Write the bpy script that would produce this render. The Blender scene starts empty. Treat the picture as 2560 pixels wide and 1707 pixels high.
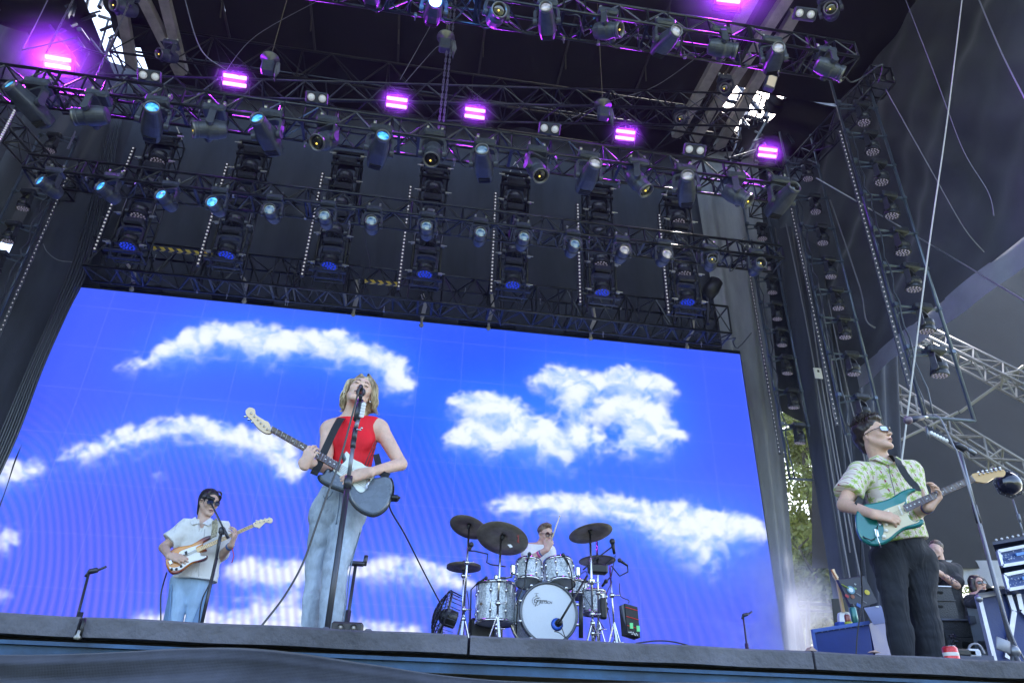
import bpy, math, random
import numpy as np
from mathutils import Vector, Matrix
from mathutils.geometry import tessellate_polygon
random.seed(7); np.random.seed(7)
SC = bpy.context.scene
COL = SC.collection
V = Vector
PI = math.pi
# ---------------------------------------------------------------- camera
EYE = V((0, 0, 1.6))
FPX, PITCH, YAW, ROLL = 1800.0, math.radians(29.51), math.radians(8.23), math.radians(1.6)
_fw = V((math.sin(YAW)*math.cos(PITCH), math.cos(YAW)*math.cos(PITCH), math.sin(PITCH)))
_r0 = V((math.cos(YAW), -math.sin(YAW), 0)); _u0 = _r0.cross(_fw)
_r = _r0*math.cos(ROLL) + _u0*math.sin(ROLL); _u = -_r0*math.sin(ROLL) + _u0*math.cos(ROLL)
cam_data = bpy.data.cameras.new('camera'); cam = bpy.data.objects.new('camera', cam_data); COL.objects.link(cam)
cam_data.sensor_width = 36.0; cam_data.lens = FPX/2560*36.0; cam_data.clip_end = 1000; cam_data.clip_start = 0.05
cam.matrix_world = Matrix.Translation(EYE) @ Matrix(((_r.x, _u.x, -_fw.x), (_r.y, _u.y, -_fw.y), (_r.z, _u.z, -_fw.z))).to_4x4()
SC.camera = cam
# ---------------------------------------------------------------- world, sun, exposure
SUN_EL, SUN_AZ = math.radians(52), math.radians(38)      # azimuth from +Y (upstage) towards +X
w = bpy.data.worlds.new('World'); SC.world = w; w.use_nodes = True
nt = w.node_tree; bg = nt.nodes['Background']; sky = nt.nodes.new('ShaderNodeTexSky')
sky.sky_type = 'NISHITA'; sky.sun_disc = False; sky.sun_elevation = SUN_EL; sky.sun_rotation = SUN_AZ
sky.air_density = 1.0; sky.dust_density = 2.5; sky.ozone_density = 1.0
nt.links.new(sky.outputs[0], bg.inputs[0]); bg.inputs[1].default_value = 0.15
sl = bpy.data.lights.new('sun', 'SUN'); sl.energy = 4.0; sl.angle = math.radians(0.5); sl.color = (1, .95, .87)
so = bpy.data.objects.new('sun', sl); COL.objects.link(so)
_sd = V((math.sin(SUN_AZ)*math.cos(SUN_EL), math.cos(SUN_AZ)*math.cos(SUN_EL), math.sin(SUN_EL)))
so.rotation_euler = _sd.to_track_quat('Z', 'Y').to_euler(); so.location = (0, 0, 40)
SC.view_settings.view_transform = 'Standard'; SC.view_settings.look = 'None'
SC.view_settings.gamma = 1; SC.view_settings.exposure = 2.62
SC.render.resolution_x = 1024; SC.render.resolution_y = 682
SC.render.engine = 'CYCLES'; SC.cycles.max_bounces = 6; SC.cycles.use_denoising = True

# ---------------------------------------------------------------- where a line of sight meets a plane of the stage
def ray(x, y):
    return _fw + _r*((x-1280)/FPX) - _u*((y-853.5)/FPX)
def P(x, y, Y):
    d = ray(x, y); return EYE + d*(Y/d.y)
def PX(x, y, X):
    d = ray(x, y); return EYE + d*(X/d.x)
def PZ(x, y, Z):
    d = ray(x, y); return EYE + d*((Z-EYE.z)/d.z)
def PN(x, y, p0, n):
    d = ray(x, y); return EYE + d*((p0-EYE).dot(n)/d.dot(n))
STAGE = 1.80

# ---------------------------------------------------------------- materials
MATS = {}
def srgb(r, g, b):
    f = lambda c: (c/255/12.92) if c/255 <= .04045 else ((c/255+.055)/1.055)**2.4
    return (f(r), f(g), f(b))
def mat(name, col, rough=.6, metal=0., var=0., vscale=8., bump=0., bscale=40., spec=.5, stretch=None, coat=0., emit=None, estr=1., trans=0., sheen=0., sss=0.):
    if name in MATS: return MATS[name]
    m = bpy.data.materials.new(name); m.use_nodes = True; t = m.node_tree; b = t.nodes['Principled BSDF']
    b.inputs['Base Color'].default_value = (*col, 1); b.inputs['Roughness'].default_value = rough
    b.inputs['Metallic'].default_value = metal; b.inputs['Specular IOR Level'].default_value = spec
    b.inputs['Coat Weight'].default_value = coat; b.inputs['Coat Roughness'].default_value = .08
    if sss: b.inputs['Subsurface Weight'].default_value = sss; b.inputs['Subsurface Radius'].default_value = (1, .35, .2); b.inputs['Subsurface Scale'].default_value = .006
    if sheen: b.inputs['Sheen Weight'].default_value = sheen
    if trans: b.inputs['Transmission Weight'].default_value = trans
    if emit: b.inputs['Emission Color'].default_value = (*emit, 1); b.inputs['Emission Strength'].default_value = estr
    tc = t.nodes.new('ShaderNodeTexCoord'); mp = t.nodes.new('ShaderNodeMapping')
    if stretch: mp.inputs['Scale'].default_value = stretch
    t.links.new(tc.outputs['Object'], mp.inputs[0])
    if var:
        n = t.nodes.new('ShaderNodeTexNoise'); n.inputs['Scale'].default_value = vscale; n.inputs['Detail'].default_value = 6; n.inputs['Roughness'].default_value = .65
        cr = t.nodes.new('ShaderNodeValToRGB'); cr.color_ramp.elements[0].position = .3; cr.color_ramp.elements[1].position = .72
        cr.color_ramp.elements[0].color = (*[c*(1-var) for c in col], 1); cr.color_ramp.elements[1].color = (*[min(1, c*(1+var)) for c in col], 1)
        t.links.new(mp.outputs[0], n.inputs[0]); t.links.new(n.outputs[0], cr.inputs[0]); t.links.new(cr.outputs[0], b.inputs['Base Color'])
        if not metal and rough < .9:
            mr = t.nodes.new('ShaderNodeMapRange'); mr.inputs[3].default_value = max(0, rough-.12); mr.inputs[4].default_value = min(1, rough+.15)
            t.links.new(n.outputs[0], mr.inputs[0]); t.links.new(mr.outputs[0], b.inputs['Roughness'])
    if bump:
        n2 = t.nodes.new('ShaderNodeTexNoise'); n2.inputs['Scale'].default_value = bscale; n2.inputs['Detail'].default_value = 5
        bp = t.nodes.new('ShaderNodeBump'); bp.inputs['Strength'].default_value = bump; bp.inputs['Distance'].default_value = .02
        t.links.new(mp.outputs[0], n2.inputs[0]); t.links.new(n2.outputs[0], bp.inputs['Height']); t.links.new(bp.outputs[0], b.inputs['Normal'])
    MATS[name] = m; return m
def bsdf(m): return m.node_tree.nodes['Principled BSDF']

# ---------------------------------------------------------------- scene tree helpers
def tag(o, label=None, cat=None, group=None, kind=None):
    if label: o['label'] = label
    if cat: o['category'] = cat
    if group: o['group'] = group
    if kind: o['kind'] = kind
    return o
def empty(name, loc=(0, 0, 0), label=None, cat=None, group=None):
    o = bpy.data.objects.new(name, None); COL.objects.link(o); o.location = loc; o.empty_display_size = .1
    return tag(o, label, cat, group)
def mesh_obj(name, verts, faces, m, parent=None, smooth=False, world=True):
    me = bpy.data.meshes.new(name); me.from_pydata([tuple(v) for v in verts], [], faces); me.update()
    return link_mesh(name, me, m, parent, smooth, world)
def link_mesh(name, me, m, parent=None, smooth=False, world=True):
    if m: me.materials.append(m)
    if smooth: me.polygons.foreach_set('use_smooth', [True]*len(me.polygons))
    o = bpy.data.objects.new(name, me); COL.objects.link(o)
    if parent is not None:
        o.parent = parent
        if world: o.matrix_parent_inverse = wm(parent).inverted()
    return o
def wm(o):
    l = o.matrix_basis if o.parent is None else wm(o.parent) @ o.matrix_parent_inverse @ o.matrix_basis
    return l.copy()
def copy_tree(o, parent=None, depth=0):
    c = o.copy(); COL.objects.link(c)
    if parent is not None: c.parent = parent; c.matrix_parent_inverse = o.matrix_parent_inverse.copy()
    for ch in list(o.children): copy_tree(ch, c, depth+1)
    return c

class MB:
    """collects shapes, all in one frame, and links them as ONE mesh object"""
    def __init__(s): s.v = []; s.f = []
    def add(s, vs, fs):
        o = len(s.v); s.v += [tuple(v) for v in vs]; s.f += [tuple(i+o for i in f) for f in fs]; return s
    def tube(s, a, b, r, n=8, r2=None, cap=True):
        a, b = V(a), V(b); r2 = r if r2 is None else r2; d = (b-a)
        if d.length < 1e-6: return s
        d.normalize(); x = d.cross(V((0, 0, 1)) if abs(d.z) < .9 else V((0, 1, 0))).normalized(); y = d.cross(x)
        vs = []
        for p, q in ((a, r), (b, r2)):
            for i in range(n):
                t = 2*PI*i/n; vs.append(p + x*(q*math.cos(t)) + y*(q*math.sin(t)))
        fs = [(i, (i+1) % n, n+(i+1) % n, n+i) for i in range(n)]
        if cap: fs += [tuple(range(n-1, -1, -1)), tuple(range(n, 2*n))]
        return s.add(vs, fs)
    def path(s, pts, r, n=6, taper=None):
        pts = [V(p) for p in pts]; k = len(pts); vs = []; x = None
        for j, p in enumerate(pts):
            d = (pts[min(j+1, k-1)] - pts[max(j-1, 0)])
            d = d.normalized() if d.length > 1e-9 else V((0, 0, 1))
            if x is None: x = d.cross(V((0, 0, 1)) if abs(d.z) < .9 else V((0, 1, 0))).normalized()
            else:
                x = (x - d*x.dot(d)); x = x.normalized() if x.length > 1e-6 else d.orthogonal().normalized()
            y = d.cross(x); q = r if taper is None else r*taper(j/(k-1))
            for i in range(n):
                t = 2*PI*i/n; vs.append(p + x*(q*math.cos(t)) + y*(q*math.sin(t)))
        fs = [(j*n+i, j*n+(i+1) % n, (j+1)*n+(i+1) % n, (j+1)*n+i) for j in range(k-1) for i in range(n)]
        fs += [tuple(range(n-1, -1, -1)), tuple(range((k-1)*n, k*n))]
        return s.add(vs, fs)
    def box(s, c, size, M=None, bev=0.):
        hx, hy, hz = size[0]/2, size[1]/2, size[2]/2; c = V(c)
        if bev <= 0:
            vs = [V((x, y, z)) for x in (-hx, hx) for y in (-hy, hy) for z in (-hz, hz)]
            fs = [(0, 1, 3, 2), (4, 6, 7, 5), (0, 4, 5, 1), (2, 3, 7, 6), (0, 2, 6, 4), (1, 5, 7, 3)]
        else:
            b = min(bev, hx*.99, hy*.99, hz*.99); vs = []; idx = {}
            for sx in (-1, 1):
                for sy in (-1, 1):
                    for sz in (-1, 1):
                        for a in range(3):
                            p = [sx*(hx-b), sy*(hy-b), sz*(hz-b)]; p[a] = (sx*hx, sy*hy, sz*hz)[a]
                            idx[(sx, sy, sz, a)] = len(vs); vs.append(V(p))
            fs = []
            for a in range(3):
                o1, o2 = (a+1) % 3, (a+2) % 3
                for sg in (-1, 1):
                    q = []
                    for u, v_ in ((-1, -1), (1, -1), (1, 1), (-1, 1)):
                        t = [0, 0, 0]; t[a] = sg; t[o1] = u; t[o2] = v_; q.append(idx[(*t, a)])
                    fs.append(tuple(q if sg > 0 else q[::-1]))
                for u in (-1, 1):
                    for v_ in (-1, 1):
                        t = [0, 0, 0]; t[o1] = u; t[o2] = v_
                        t1 = t[:]; t1[a] = -1; t2 = t[:]; t2[a] = 1
                        q = [idx[(*t1, o1)], idx[(*t2, o1)], idx[(*t2, o2)], idx[(*t1, o2)]]
                        fs.append(tuple(q if u*v_ < 0 else q[::-1]))
            for sx in (-1, 1):
                for sy in (-1, 1):
                    for sz in (-1, 1):
                        q = [idx[(sx, sy, sz, a)] for a in range(3)]; fs.append(tuple(q if sx*sy*sz > 0 else q[::-1]))
        if M is not None: vs = [M @ v for v in vs]
        return s.add([v + c for v in vs], fs)
    def beam(s, a, b, wd, ht, up=(0, 0, 1)):
        a, b = V(a), V(b); d = (b-a); L = d.length; d.normalize(); x = d.cross(V(up))
        x = x.normalized() if x.length > 1e-4 else d.orthogonal().normalized(); z = x.cross(d)
        M = Matrix(((x.x, d.x, z.x), (x.y, d.y, z.y), (x.z, d.z, z.z)))
        return s.box((a+b)/2, (wd, L, ht), M)
    def lathe(s, prof, org=(0, 0, 0), ax=(0, 0, 1), n=20, closed=False):
        ax = V(ax).normalized(); x = ax.orthogonal().normalized(); y = ax.cross(x); org = V(org); vs = []
        for r, h in prof:
            for i in range(n):
                t = 2*PI*i/n; vs.append(org + ax*h + x*(r*math.cos(t)) + y*(r*math.sin(t)))
        fs = [(j*n+i, j*n+(i+1) % n, (j+1)*n+(i+1) % n, (j+1)*n+i) for j in range(len(prof)-1) for i in range(n)]
        if not closed: fs += [tuple(range(n-1, -1, -1)), tuple(range((len(prof)-1)*n, len(prof)*n))]
        return s.add(vs, fs)
    def ball(s, c, r, n=12, m_=8, sc=(1, 1, 1)):
        vs = []; c = V(c)
        for j in range(1, m_):
            p = PI*j/m_
            for i in range(n):
                t = 2*PI*i/n; vs.append(c + V((r*sc[0]*math.sin(p)*math.cos(t), r*sc[1]*math.sin(p)*math.sin(t), r*sc[2]*math.cos(p))))
        fs = [(j*n+i, (j+1)*n+i, (j+1)*n+(i+1) % n, j*n+(i+1) % n) for j in range(m_-2) for i in range(n)]
        a = len(vs); vs += [c+V((0, 0, r*sc[2])), c-V((0, 0, r*sc[2]))]
        fs += [(a, i, (i+1) % n) for i in range(n)] + [(a+1, (m_-2)*n+(i+1) % n, (m_-2)*n+i) for i in range(n)]
        return s.add(vs, fs)
    def slab(s, pts, off):
        """closed outline pts (world) extruded by vector off"""
        pts = [V(p) for p in pts]; n = len(pts); off = V(off)
        if n > 4:
            tri = tessellate_polygon([pts]); caps = [tuple(t) for t in tri] + [tuple(n+i for i in t[::-1]) for t in tri]
        else: caps = [tuple(range(n)), tuple(range(2*n-1, n-1, -1))]
        fs = caps + [(i, n+i, n+(i+1) % n, (i+1) % n) for i in range(n)]
        return s.add(pts + [p+off for p in pts], fs)
    def build(s, name, m, parent=None, smooth=False, world=True):
        return mesh_obj(name, s.v, s.f, m, parent, smooth, world)

def grid_mesh(name, fn, nu, nv, m, parent=None, smooth=True):
    vs = [fn(i/nu, j/nv) for j in range(nv+1) for i in range(nu+1)]
    fs = [(j*(nu+1)+i, j*(nu+1)+i+1, (j+1)*(nu+1)+i+1, (j+1)*(nu+1)+i) for j in range(nv) for i in range(nu)]
    return mesh_obj(name, vs, fs, m, parent, smooth)
def catmull(pts, k=8, closed=False):
    pts = [V(p) for p in pts]; n = len(pts); out = []
    rng = range(n) if closed else range(n-1)
    for i in rng:
        p0 = pts[(i-1) % n] if closed or i > 0 else pts[0]; p1 = pts[i]; p2 = pts[(i+1) % n]
        p3 = pts[(i+2) % n] if closed or i+2 < n else pts[-1]
        for j in range(k):
            t = j/k
            out.append(.5*((2*p1) + (p2-p0)*t + (2*p0-5*p1+4*p2-p3)*t*t + (3*p1-p0-3*p2+p3)*t*t*t))
    if not closed: out.append(pts[-1])
    return out
_rn = np.random.RandomState(3); _tab = _rn.rand(64, 64, 64).astype(np.float32)
def vnoise(x, y, z=0*1.0):
    x, y, z = np.broadcast_arrays(np.asarray(x, float), np.asarray(y, float), np.asarray(z, float))
    xi, yi, zi = np.floor(x).astype(int), np.floor(y).astype(int), np.floor(z).astype(int)
    fx, fy, fz = x-xi, y-yi, z-zi; fx = fx*fx*(3-2*fx); fy = fy*fy*(3-2*fy); fz = fz*fz*(3-2*fz)
    T = lambda a, b, c: _tab[(xi+a) % 64, (yi+b) % 64, (zi+c) % 64]
    L = lambda a, b, t: a+(b-a)*t
    return L(L(L(T(0,0,0), T(1,0,0), fx), L(T(0,1,0), T(1,1,0), fx), fy), L(L(T(0,0,1), T(1,0,1), fx), L(T(0,1,1), T(1,1,1), fx), fy), fz)
def fbm(x, y, z=0., o=4):
    s = 0; a = .5
    for k in range(o): s = s + a*vnoise(x*2**k+k*7.3, y*2**k+k*3.1, z*2**k); a *= .5
    return s
ORD = ['first', 'second', 'third', 'fourth', 'fifth', 'sixth', 'seventh', 'eighth', 'ninth', 'tenth', 'eleventh', 'twelfth', 'thirteenth', 'fourteenth', 'fifteenth', 'sixteenth']
# ================================================================ THE SETTING
M_black = mat('black_metal', (.022, .023, .026), .42, .3, var=.3, vscale=6, bump=.05)
M_ladder = mat('ladder_black', (.035, .037, .046), .3, .5, var=.3, vscale=5)
M_truss = mat('truss_black', (.055, .058, .068), .28, .7, var=.35, vscale=5)
M_alu = mat('worn_aluminium', (.42, .42, .44), .35, .85, var=.2, vscale=12)
M_grey = mat('grey_beam', (.46, .42, .38), .7, .1, var=.3, vscale=3, bump=.2)
M_drape = mat('black_drape', (.044, .050, .074), .95, 0, var=.35, vscale=1.2, bump=.25, bscale=6, sheen=.3, stretch=(1, 1, .25))
M_lip = mat('stage_lip_paint', (.095, .095, .115), .75, 0, var=.45, vscale=5, bump=.5, bscale=30)

ground = grid_mesh('ground', lambda u, v: V((-250+500*u, -120+500*v, 0)), 4, 4, mat('ground_grass', (.09, .11, .05), .95, var=.5, vscale=.8, bump=.4))
tag(ground, kind='structure')
# stage deck, its edge is the lip the camera looks up at
XL, XR, YF = -9.6, 12.8, 1.56
deck = MB().box(((XL+XR)/2, (YF+.05+24)/2, STAGE-.03), (XR-XL, 24-YF-.05, .06)).build('stage_floor', mat('stage_deck', (.06, .06, .065), .7, var=.3, vscale=3)); tag(deck, kind='structure')
stage = empty('stage_front', (0, YF, 0), 'dark grey stage edge with a blue steel rail and black mesh skirt below it', 'stage')
bx = [P(-400, 1520, YF).x, P(205, 1545, YF).x, P(1173, 1585, YF).x, P(2030, 1627, YF).x, P(3000, 1670, YF).x]
def lip_z(x): return STAGE
for a, b in zip(bx[:-1], bx[1:]):
    n = 40
    vs = []
    for i in range(n+1):
        x = a+.003+(b-a-.006)*i/n
        for (yy, zz) in ((YF+.06, 0.), (YF, 0.), (YF-.004, -.004), (YF-.004, -.036), (YF+.06, -.036)):
            vs.append((x, yy + .0012*math.sin(x*9), STAGE+zz + .0008*math.sin(x*23)))
    fs = [(i*5+j, i*5+j+1, (i+1)*5+j+1, (i+1)*5+j) for i in range(n) for j in range(4)] + [(0, 1, 2, 3, 4), tuple(range(n*5+4, n*5-1, -1))]
    mesh_obj('edge_panel', vs, fs, M_lip, stage)
M_blue = mat('blue_painted_steel', (.022, .075, .17), .5, .1, var=.5, vscale=9, bump=.15)
mb = MB(); mb.box(((XL+XR)/2, YF+.022, STAGE-.0485), (XR-XL, .03, .007)); mb.box(((XL+XR)/2, YF+.030, STAGE-.0615), (XR-XL, .02, .018)); mb.build('rail', M_blue, stage)
mb = MB(); mb.box(((XL+XR)/2, YF+.05, STAGE-.0405), (XR-XL, .02, .010)); mb.build('shadow_gap', mat('gap_black', (.006, .006, .008), .9), stage)
b0 = P(192, 1597, YF-.01)
MB().lathe([(.0, 0), (.006, 0), (.007, .003), (.006, .006), (.003, .009), (.003, .016)], b0, (.1, -.3, 1), 16).build('bolt', mat('steel_bolt', (.28, .27, .25), .4, .8), stage, True)
MB().path([P(212, 1546, YF-.008), P(206, 1566, YF-.012), P(200, 1590, YF-.01)], .0035, 8).build('bolt_strap', M_black, stage, True)
# skirt: loose mesh cloth with sagging horizontal folds
def skirt(u, v):
    x = -2.4+5.4*u; z = STAGE-.071+(.031*math.exp(-((x+.27)/.26)**2)-.006*math.sin(x*5.6+.6))*(1-v)**2 - 1.7*v*v - .006*abs(math.sin(x*4.3))*(1-v)
    zz = 1.7*v*v; e_ = min(1, zz*13)
    sag = e_*(.016*math.sin(zz*85+2.4*math.sin(x*1.6+.4)+x*1.2) + .007*math.sin(zz*190-2.6*x+1.5*math.sin(x*3.1)) + .020*(float(fbm(x*2.2, zz*22))-.45) + .010*(float(fbm(x*9, zz*60+x*4))-.45) + .006*math.sin((x+zz*2.5)*14)*math.exp(-zz*14)) - .006*math.exp(-((zz-.018)/.006)**2)
    return V((x, YF+.016-.05*min(1, v*18)+sag*.8, z))
M_skirt = mat('mesh_skirt', (.046, .050, .070), .95, 0, var=.45, vscale=5, bump=.2, bscale=60, sheen=.1)
t = M_skirt.node_tree; b = bsdf(M_skirt)
wv = []
for d in ('X', 'Z'):
    q = t.nodes.new('ShaderNodeTexWave'); q.wave_type = 'BANDS'; q.bands_direction = d; q.inputs['Scale'].default_value = 130; q.inputs['Distortion'].default_value = 1.5
    tc = t.nodes.new('ShaderNodeTexCoord'); t.links.new(tc.outputs['Object'], q.inputs[0]); wv.append(q)
mx = t.nodes.new('ShaderNodeMath'); mx.operation = 'ADD'; t.links.new(wv[0].outputs[1], mx.inputs[0]); t.links.new(wv[1].outputs[1], mx.inputs[1])
bp = t.nodes.new('ShaderNodeBump'); bp.inputs['Strength'].default_value = .35; bp.inputs['Distance'].default_value = .002
t.links.new(mx.outputs[0], bp.inputs['Height']); t.links.new(bp.outputs[0], b.inputs['Normal'])
grid_mesh('skirt', skirt, 260, 160, M_skirt, stage)

# ---------------------------------------------------------------- drapes
def drape(name, A, B, C, D, nu, nv, amp, freq, m, parent=None, seed=0, nrm=(0, -1, 0), hem=0.):
    A, B, C, D = V(A), V(B), V(C), V(D); nrm = V(nrm)      # A,B top left/right  D,C bottom left/right
    L = (B-A).length
    def f(u, v):
        p = (A*(1-u)+B*u)*(1-v) + (D*(1-u)+C*u)*v
        s = u*L
        o = amp*(math.sin(s*freq+1.3*math.sin(s*freq*.37+seed)+.4*v) * (.6+.4*math.sin(v*3+s)) + .5*math.sin(s*freq*2.3+seed*2+v*1.5)) + amp*1.2*(float(fbm(s*freq*.5+seed, v*3.1, seed))-.5)
        return p + nrm*o + V((0, 0, hem*math.sin(s*freq*.7)*v))
    return grid_mesh(name, f, nu, nv, m, parent)
YB = 15.8
bd = empty('backdrop', (0, YB, STAGE), 'wide black cloth backdrop hanging behind the lighting ladders above the video wall', 'curtain')
drape('cloth', (-9.93, YB, 18.5), (9.0, YB, 18.5), (9.0, YB, 1.8), (-9.93, YB, 1.8), 260, 40, .10, 2.2, M_drape, bd, 1)
drape('cloth', (-10.4, YB+.1, 18.5), (-9.8, YB+.1, 18.5), (-9.8, YB+.1, 12.4), (-10.4, YB+.1, 12.4), 12, 10, .03, 2.2, M_drape, bd, 4)
drape('cloth', (-12.5, YB, 18.5), (-10.3, YB, 18.5), (-10.3, YB, 1.8), (-12.5, YB, 1.8), 30, 40, .06, 2.2, M_drape, bd, 4)
drape('cloth', (9.0, YB+.3, 18.5), (11.2, YB+.3, 18.5), (11.0, YB+.3, 9.0), (9.0, YB+.3, 9.6), 60, 30, .10, 2.2, M_drape, bd, 2)
M_drape_sun = mat('sunlit_tone_drape', (.30, .31, .34), .95, 0, var=.3, vscale=1.5, bump=.2, bscale=6, stretch=(1, 1, .2))
# loose drape right of the screen; sunlight from behind painted as a paler colour
rs = empty('masking_drape', (9, YB, STAGE), 'masking drape with sunlight painted as pale grey, hanging along the right edge of the video wall', 'curtain', 'masking drapes beside the screen')
drape('cloth', P(1720, 330, 15.5), P(1895, 380, 15.5), P(2003, 1640, 15.5), P(1935, 1640, 15.5), 40, 60, .07, 5, M_drape_sun, rs, 5)
ls = empty('masking_drape', (-10, YB, STAGE), 'dark crumpled masking drape hanging left of the video wall', 'curtain', 'masking drapes beside the screen')
drape('cloth', P(225, 300, 14.9), P(330, 300, 14.9), P(0-140, 1650, 14.9), P(-560, 1650, 14.9), 60, 80, .16, 3.2, M_drape, ls, 8)
# bundle of cables and piping at the left edge of the screen
mb = MB()
for k in range(7):
    o = (k-3)*6
    pts = [P(292+o*.7, 300, 14.6), P(250+o, 480, 14.6), P(205+o, 640+k*4, 14.6), P(150+o, 780, 14.6), P(88+o, 920, 14.6), P(20+o*1.2, 1090, 14.6), P(-60+o, 1270, 14.6)]
    mb.path(catmull(pts, 5), .022+.01*(k % 2), 6)
tag(mb.build('cable_bundle', mat('cable_jacket', (.03, .035, .05), .35, spec=.8), None, True), 'thick bundle of black cables running down the left edge of the video wall', 'cables')
# far left drape, close to the camera side
ld = empty('side_drape', (-11, 8, STAGE), 'tall dark side drape with heavy folds at the far left of the stage', 'curtain')
drape('cloth', (-11.2, 2.5, 18), (-11.2, 15.7, 18), (-11.2, 15.7, 1.8), (-11.2, 2.5, 1.8), 160, 40, .18, 2.3, M_drape, ld, 3, (1, 0, 0))
# right: upper side tarp that ends at z = 9.9, pale hem band, then the open wing tent
M_tarp = mat('side_tarp', (.058, .062, .082), .55, 0, var=.4, vscale=.5, bump=.7, bscale=1.6, sheen=.3)
M_hem = mat('pale_hem', (.36, .37, .43), .8, 0, var=.15, vscale=1.5, bump=.35, bscale=4)
st = empty('side_tarp', (10.6, 8, 10), 'huge dark roof side tarp stretched above the right wing with a pale hem', 'tarp')
def tarp(u, v):
    y = 1.5+15*u; z = 19-9.1*v
    o = .22*math.sin(y*.9+v*5.2)+.10*math.sin(y*2.1-v*9+1)+.35*(float(fbm(y*.35+v*2.2, v*1.8-y*.2, 2))-.5) + .05*math.sin((y+v*7)*5)
    s_ = y*.75+(1-v)*9.1*.9; o += .16*math.sin(s_*1.9+1.5*math.sin(y*.5))+.07*math.sin(s_*4.7+v*3)
    return V((10.6+o*(.35+v*.65)*(1-v**6), y, z))
grid_mesh('cloth', tarp, 120, 80, M_tarp, st)
mb = MB(); ys = [1.5+15*i/60 for i in range(61)]
vs = [V((10.62+.02*math.sin(y*3), y, 9.92)) for y in ys] + [V((10.50+.05*math.sin(y*2.2), y, 9.30+.05*math.sin(y*1.3)+.03*math.sin(y*4.1))) for y in ys]
grid_mesh('hem', lambda u, v: V((10.60-.10*v+.03*math.sin(u*40), 1.5+15*u, 9.93-.58*v+.05*math.sin(u*19)*v+.02*math.sin(u*60)*v)), 90, 4, M_hem, st)
# roof skin with stitched panel seams, gap at the left and right rear corners where daylight falls through
M_roof = mat('roof_skin', (.018, .015, .016), .85, 0, var=.3, vscale=.8, bump=.2, bscale=4)
roof = empty('roof', (0, 6, 17), 'dark fabric stage roof with stitched seams high above the lighting trusses', 'roof')
ZR = 17.0
def roof_panel(x0, x1, y0, y1, z=ZR):
    sag = lambda u: -.25*math.sin(PI*u)
    grid_mesh('roof_panel', lambda u, v: V((x0+(x1-x0)*u, y0+(y1-y0)*v, z+sag(u)+.06*math.sin(v*14))), 10, 24, M_roof, roof)
pan = [-7.6, -5.5, -3.4, -1.3, .8, 2.9, 5.0, 7.1]
for a, b in zip(pan[:-1], pan[1:]): roof_panel(a+.01, b-.01, -3.5, 13.0)
roof_panel(-11.4, -7.62, -3.5, 12.1); roof_panel(-11.4, -9.35, 12.1, 13.6); roof_panel(-8.35, -7.4, 12.1, 13.6); roof_panel(7.12, 11.6, -3.5, 12.2); roof_panel(9.0, 11.6, 12.2, 14.2); roof_panel(7.12, 7.85, 12.75, 14.3); roof_panel(8.55, 9.1, 12.2, 12.8)
grid_mesh('roof_panel', lambda u, v: V((-8.35+16.2*u, 13.0+3.3*v, ZR+1.0+.1*math.sin(u*30))), 30, 6, M_roof, roof)
grid_mesh('roof_panel', lambda u, v: V((-12.5+3.2*u, 13.0+3.3*v, ZR+1.0+.1*math.sin(u*30))), 8, 6, M_roof, roof)
grid_mesh('roof_panel', lambda u, v: V((8.8+3.4*u, 14.1+5.3*v, ZR+1.0+.1*math.sin(u*30))), 8, 6, M_roof, roof)
grid_mesh('roof_panel', lambda u, v: V((7.4+2.4*u, 14.6+2.3*v, ZR+1.0)), 8, 6, M_roof, roof)
mb = MB()
for x in pan: mb.beam((x, -3.5, ZR-.03), (x, 13, ZR-.03), .05, .05)
for x in pan[1:-1:1]:
    for y in (6.5, 8.3, 10.2, 12):
        mb.tube((x, y, ZR-.02), (x+.03, y+.12, ZR-.45), .018, 5)
mb.build('seam_webbing', mat('webbing', (.06, .055, .05), .8), roof)

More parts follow.
